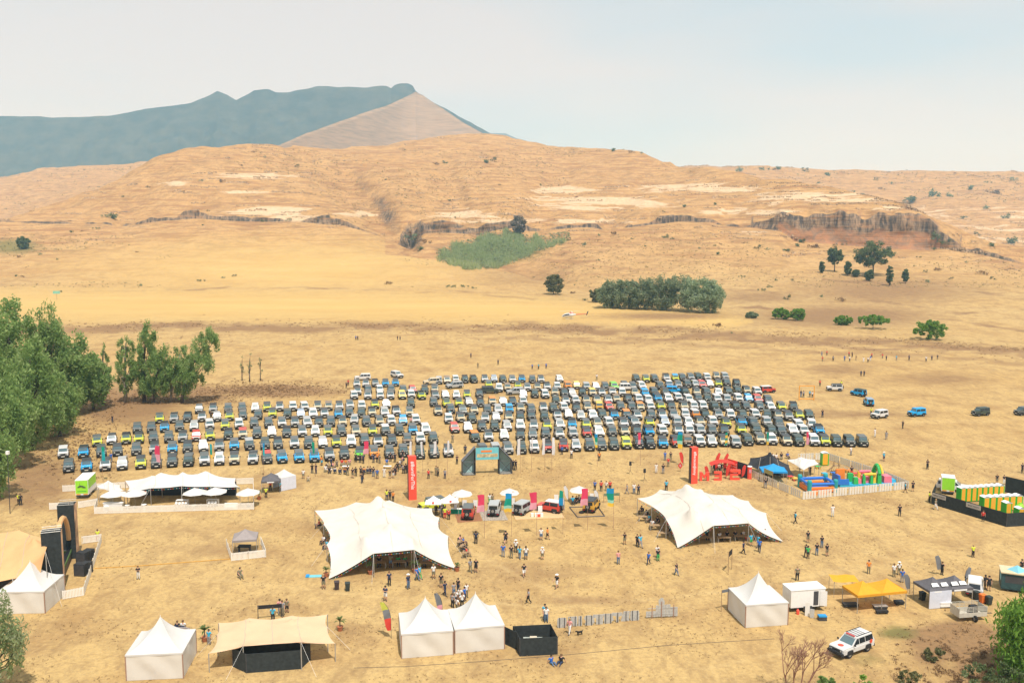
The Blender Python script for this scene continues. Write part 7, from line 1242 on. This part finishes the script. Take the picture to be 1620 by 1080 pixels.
# play area
IM = {k: mat('vinyl_' + k, v, .4, .05, spec=.5) for k, v in dict(teal=(.02, .33, .34), blue=(.02, .16, .55), orange=(.78, .22, .03), green=(.03, .42, .10), pink=(.75, .18, .25), yellow=(.8, .5, .05), cyan=(.03, .42, .68), red=(.65, .05, .05)).items()}
def sausage(b, p, q, r, mi=0): b.tube(p, q, r, r, 10, mi)
t = thing('bouncy_castle', 'open orange and blue bouncy castle with teal corner towers', 'inflatable', P(1293, 774), .12); w, e = 2.2, 1.8
MB().box(-w, w, -e, e, 0, .5).build('base', IM['blue'], t)
for sx in (-1, 1):
    for sy in (-1, 1): MB().lathe((sx * w, sy * e, 0), [(.36, 0), (.38, 1.9), (.3, 2.1), (.001, 2.15)], 10).build('tower', IM['teal'], t)
for z, c in ((.3, 'orange'), (.75, 'orange'), (1.4, 'blue')):
    for p, q in (((-w, -e, z), (w, -e, z)), ((-w, e, z), (w, e, z)), ((-w, -e, z), (-w, e, z)), ((w, -e, z), (w, e, z))): b = MB(); sausage(b, p, q, .24); b.build('wall_tube', IM[c], t)
MB().box(-w - .3, w * .2, -e - 1.1, -e - .2, 0, .35).build('step', IM['orange'], t)
t = thing('inflatable_course', 'multicoloured inflatable obstacle course inside the play area', 'inflatable', P(1362, 766), .1)
MB().box(-4.2, 5.6, -1.2, 1.2, 0, .4).build('base', IM['cyan'], t)
def ibox(x, y, w, d, h, c, nm='block'): MB().box(x - w / 2, x + w / 2, y - d / 2, y + d / 2, .4, h, 0, .08, .08).build(nm, IM[c], t)
for x, y, w, d, h, c in ((-4.3, 0, .5, 2.4, 1.9, 'blue'), (-3.6, .2, 1.6, .5, 2.7, 'orange'), (-3.6, -1.1, 2.0, .3, 1.3, 'blue'), (-1.4, -.8, .8, .7, 1.5, 'green'), (-1.6, .7, 1.0, .6, 1.8, 'green'), (.0, -.9, .5, .5, 2.0, 'green'), (.0, .9, .5, .5, 2.0, 'yellow'), (1.3, -.9, .5, .5, 1.8, 'green'), (1.9, .2, .5, 2.2, 1.9, 'yellow'), (2.6, -.9, .7, .6, 2.0, 'green'), (2.6, .9, .7, .6, 2.2, 'green'), (4.2, 0, 1.4, 1.8, 1.5, 'pink'), (5.2, 0, .9, 1.6, .9, 'cyan'), (-.7, 0, .6, 2.0, 1.2, 'pink'), (.7, .2, 1.0, 1.6, 1.4, 'pink')): ibox(x, y, w, d, h, c)
for y in (-.9, .9): b = MB(); sausage(b, (0, y, 1.95), (2.0, y, 1.95), .22); b.build('bar', IM['yellow' if y < 0 else 'pink'], t)
b = MB(); b.path([(2.6 + .0 * i, -1.1 + 2.2 * i / 10, 2.0 + 1.3 * math.sin(math.pi * i / 10)) for i in range(11)], [.26] * 11, 8); b.build('arch', IM['green'], t)
b = MB(); b.path([(3.1, -1.1 + 2.2 * i / 10, 2.0 + 1.2 * math.sin(math.pi * i / 10)) for i in range(11)], [.2] * 11, 8); b.build('arch', IM['yellow'], t)
t = thing('climbing_slide', 'wooden climbing frame with a blue slide in the play area', 'slide', P(1324, 746), 0)
for x in (-.8, .4):
    for y in (-.5, .5): MB().tube((x, y, 0), (x * .6, y * .4, 2.0), .05, .05, 5).build('leg', WOOD, t)
MB().box(-.6, .4, -.4, .4, 1.1, 1.18).build('platform', WOOD, t); MB().grid([[(.3 + 1.9 * i / 5, y, 1.5 - 1.4 * i / 5 + .25 * (i / 5) ** 2) for y in (-.3, 0, .3)] for i in range(6)]).build('slide', IM['cyan'], t); MB().tube((-.5, 0, 1.2), (-1.8, 0, 0), .12, .12, 6).build('ladder', WOOD, t)
for i, (px, py, c) in enumerate(((1250, 757, 'red'), (1258, 760, 'yellow'), (1245, 753, 'yellow'), (1304, 752, 'cyan'), (1318, 751, 'blue'), (1341, 747, 'orange'), (1353, 752, 'red'), (1367, 752, 'red'), (1294, 741, 'green'))):
    t = thing('play_table', f"small {c} plastic play piece on the play area grass, {ordn(1 + sorted([1250, 1258, 1245, 1304, 1318, 1341, 1353, 1367, 1294]).index(px))} from left", 'toy', P(px, py), .3, 'plastic play pieces'); MB().box(-.45, .45, -.35, .35, .4, .5).build('top', IM[c], t); [MB().box(x - .06, x + .06, y - .06, y + .06, 0, .4).build('leg', IM['yellow' if c != 'yellow' else 'red'], t) for x in (-.35, .35) for y in (-.25, .25)]
framed_banner('olive sign board between two posts at the play area entrance', (1208, 770), (1221.5, 776), 3.2, .75, mat('olive_sign', (.35, .33, .14), .7, .1), WOOD)
# helicopter on the meadow
hp = on_terrain(903, 504); t = thing('helicopter', 'white and red helicopter landed on the stubble field', 'helicopter', hp, math.radians(8)); k = 1.0
prof = [(-4.3, .05, 1.25), (-4.0, .4, 1.25), (-3.2, .75, 1.45), (-2.2, .95, 1.65), (-.8, .98, 1.75), (.6, .85, 1.8), (1.6, .5, 1.9), (2.4, .28, 1.95)]
rows = [[(x, r_ * math.cos(a) * .92, z + r_ * math.sin(a)) for a in [2 * math.pi * j / 14 for j in range(15)]] for x, r_, z in prof]; MB().grid(rows).build('fuselage', PAINT['white'], t, smooth=True)
MB().path([(2.3, 0, 1.95), (7.6, 0, 2.2)], [.24, .12], 8).build('tail_boom', mat('heli_red', (.6, .12, .06), .4, .05), t); MB().hexa([(7.2, -.04, 1.6), (7.8, -.04, 1.6), (7.8, .04, 1.6), (7.2, .04, 1.6), (8.0, -.03, 3.4), (8.5, -.03, 3.4), (8.5, .03, 3.4), (8.0, .03, 3.4)]).build('tail_fin', DSTEEL, t); MB().box(6.2, 6.7, -.9, .9, 2.05, 2.12).build('stabiliser', DSTEEL, t)
rows = [[(x, .985 * r_ * math.cos(a) * .95, z + r_ * 1.015 * math.sin(a)) for a in [math.pi * (1.0 + .0) + math.pi * (-.05 - .4 * j / 6) for j in range(7)] + []] for x, r_, z in prof[1:4]]
for s_ in (-1, 1): MB().grid([[(x, s_ * r_ * .945 * math.cos(a), z + r_ * 1.02 * math.sin(a)) for a in [.02 + .75 * j / 5 for j in range(6)]] for x, r_, z in prof[1:5]]).build('cabin_window', GLD, t)
MB().box(-.9, 1.4, -.45, .45, 2.6, 3.05, 0, .15, .25).build('engine_cowl', mat('heli_red', (0, 0, 0)), t); MB().tube((0, 0, 3.0), (0, 0, 3.5), .1, .1, 8).build('mast', DSTEEL, t)
for i in range(3): a = .5 + i * 2.09; MB().hexa([Vector((math.cos(a) * x - math.sin(a) * y, math.sin(a) * x + math.cos(a) * y, z - (.03 * x if x > 3 else 0))) for z in (3.46, 3.5) for x, y in ((.2, -.14), (5.3, -.14), (5.3, .14), (.2, .14))]).build('rotor_blade', WPL, t)
for s_ in (-1, 1):
    MB().tube((-2.6, s_ * 1.05, .08), (1.2, s_ * 1.05, .08), .06, .06, 6).build('skid', STEEL, t); [MB().tube((x, s_ * 1.05, .1), (x, s_ * .5, .95), .05, .05, 5).build('strut', STEEL, t) for x in (-1.8, .5)]
# small ground things
t = thing('picnic_mat', 'turquoise picnic mat left of the big white tent', 'mat', P(497, 911), .1); MB().box(-1.0, .9, -.4, .4, .01, .04).build('sheet', TEAL, t); MB().box(-1.0, -.6, -.4, .4, .04, .16).build('pillow', BLUC, t)
def cable(label, pts, r, m): W_ = [P(*p) for p in pts]; t = thing('cable', label, 'cable', W_[0]); MB().path([p - W_[0] + Vector((0, 0, r)) for p in W_], [r] * len(W_), 5).build('sheath', m, t)
cable('orange cable running from the stage fence towards the mixing desk', [(150, 899), (220, 895), (300, 889), (366, 884)], .05, mat('orange_cable', (.6, .32, .06), .6, .1)); cable('dark rope lying across the grass below the pagoda pair', [(560, 1056), (640, 1054), (760, 1046), (890, 1036), (1060, 1020), (1225, 1010)], .018, DSTEEL)
MB  # end
for i, (px, py, w_, d_) in enumerate(((547, 741, 1.2, .7), (520, 746, 1.2, .6), (613, 741, 1.4, .7), (1222, 731, 1.6, .8))): table(f"low camp table among the gathered people, {ordn(i + 1)} from left", px, py, w_, d_, WPL, 0, 'camp tables', .5)
t = thing('satellite_cloth', 'turquoise canopy cloth on a pole beside the left grove treetop', 'awning', on_terrain(90, 474)); MB().tube((0, 0, 0), (0, 0, 3.5), .08, .08, 5).build('pole', WOOD, t); MB().box(-2, 2, -.1, .1, 3.4, 5.0).build('cloth', FC['mint'], t)
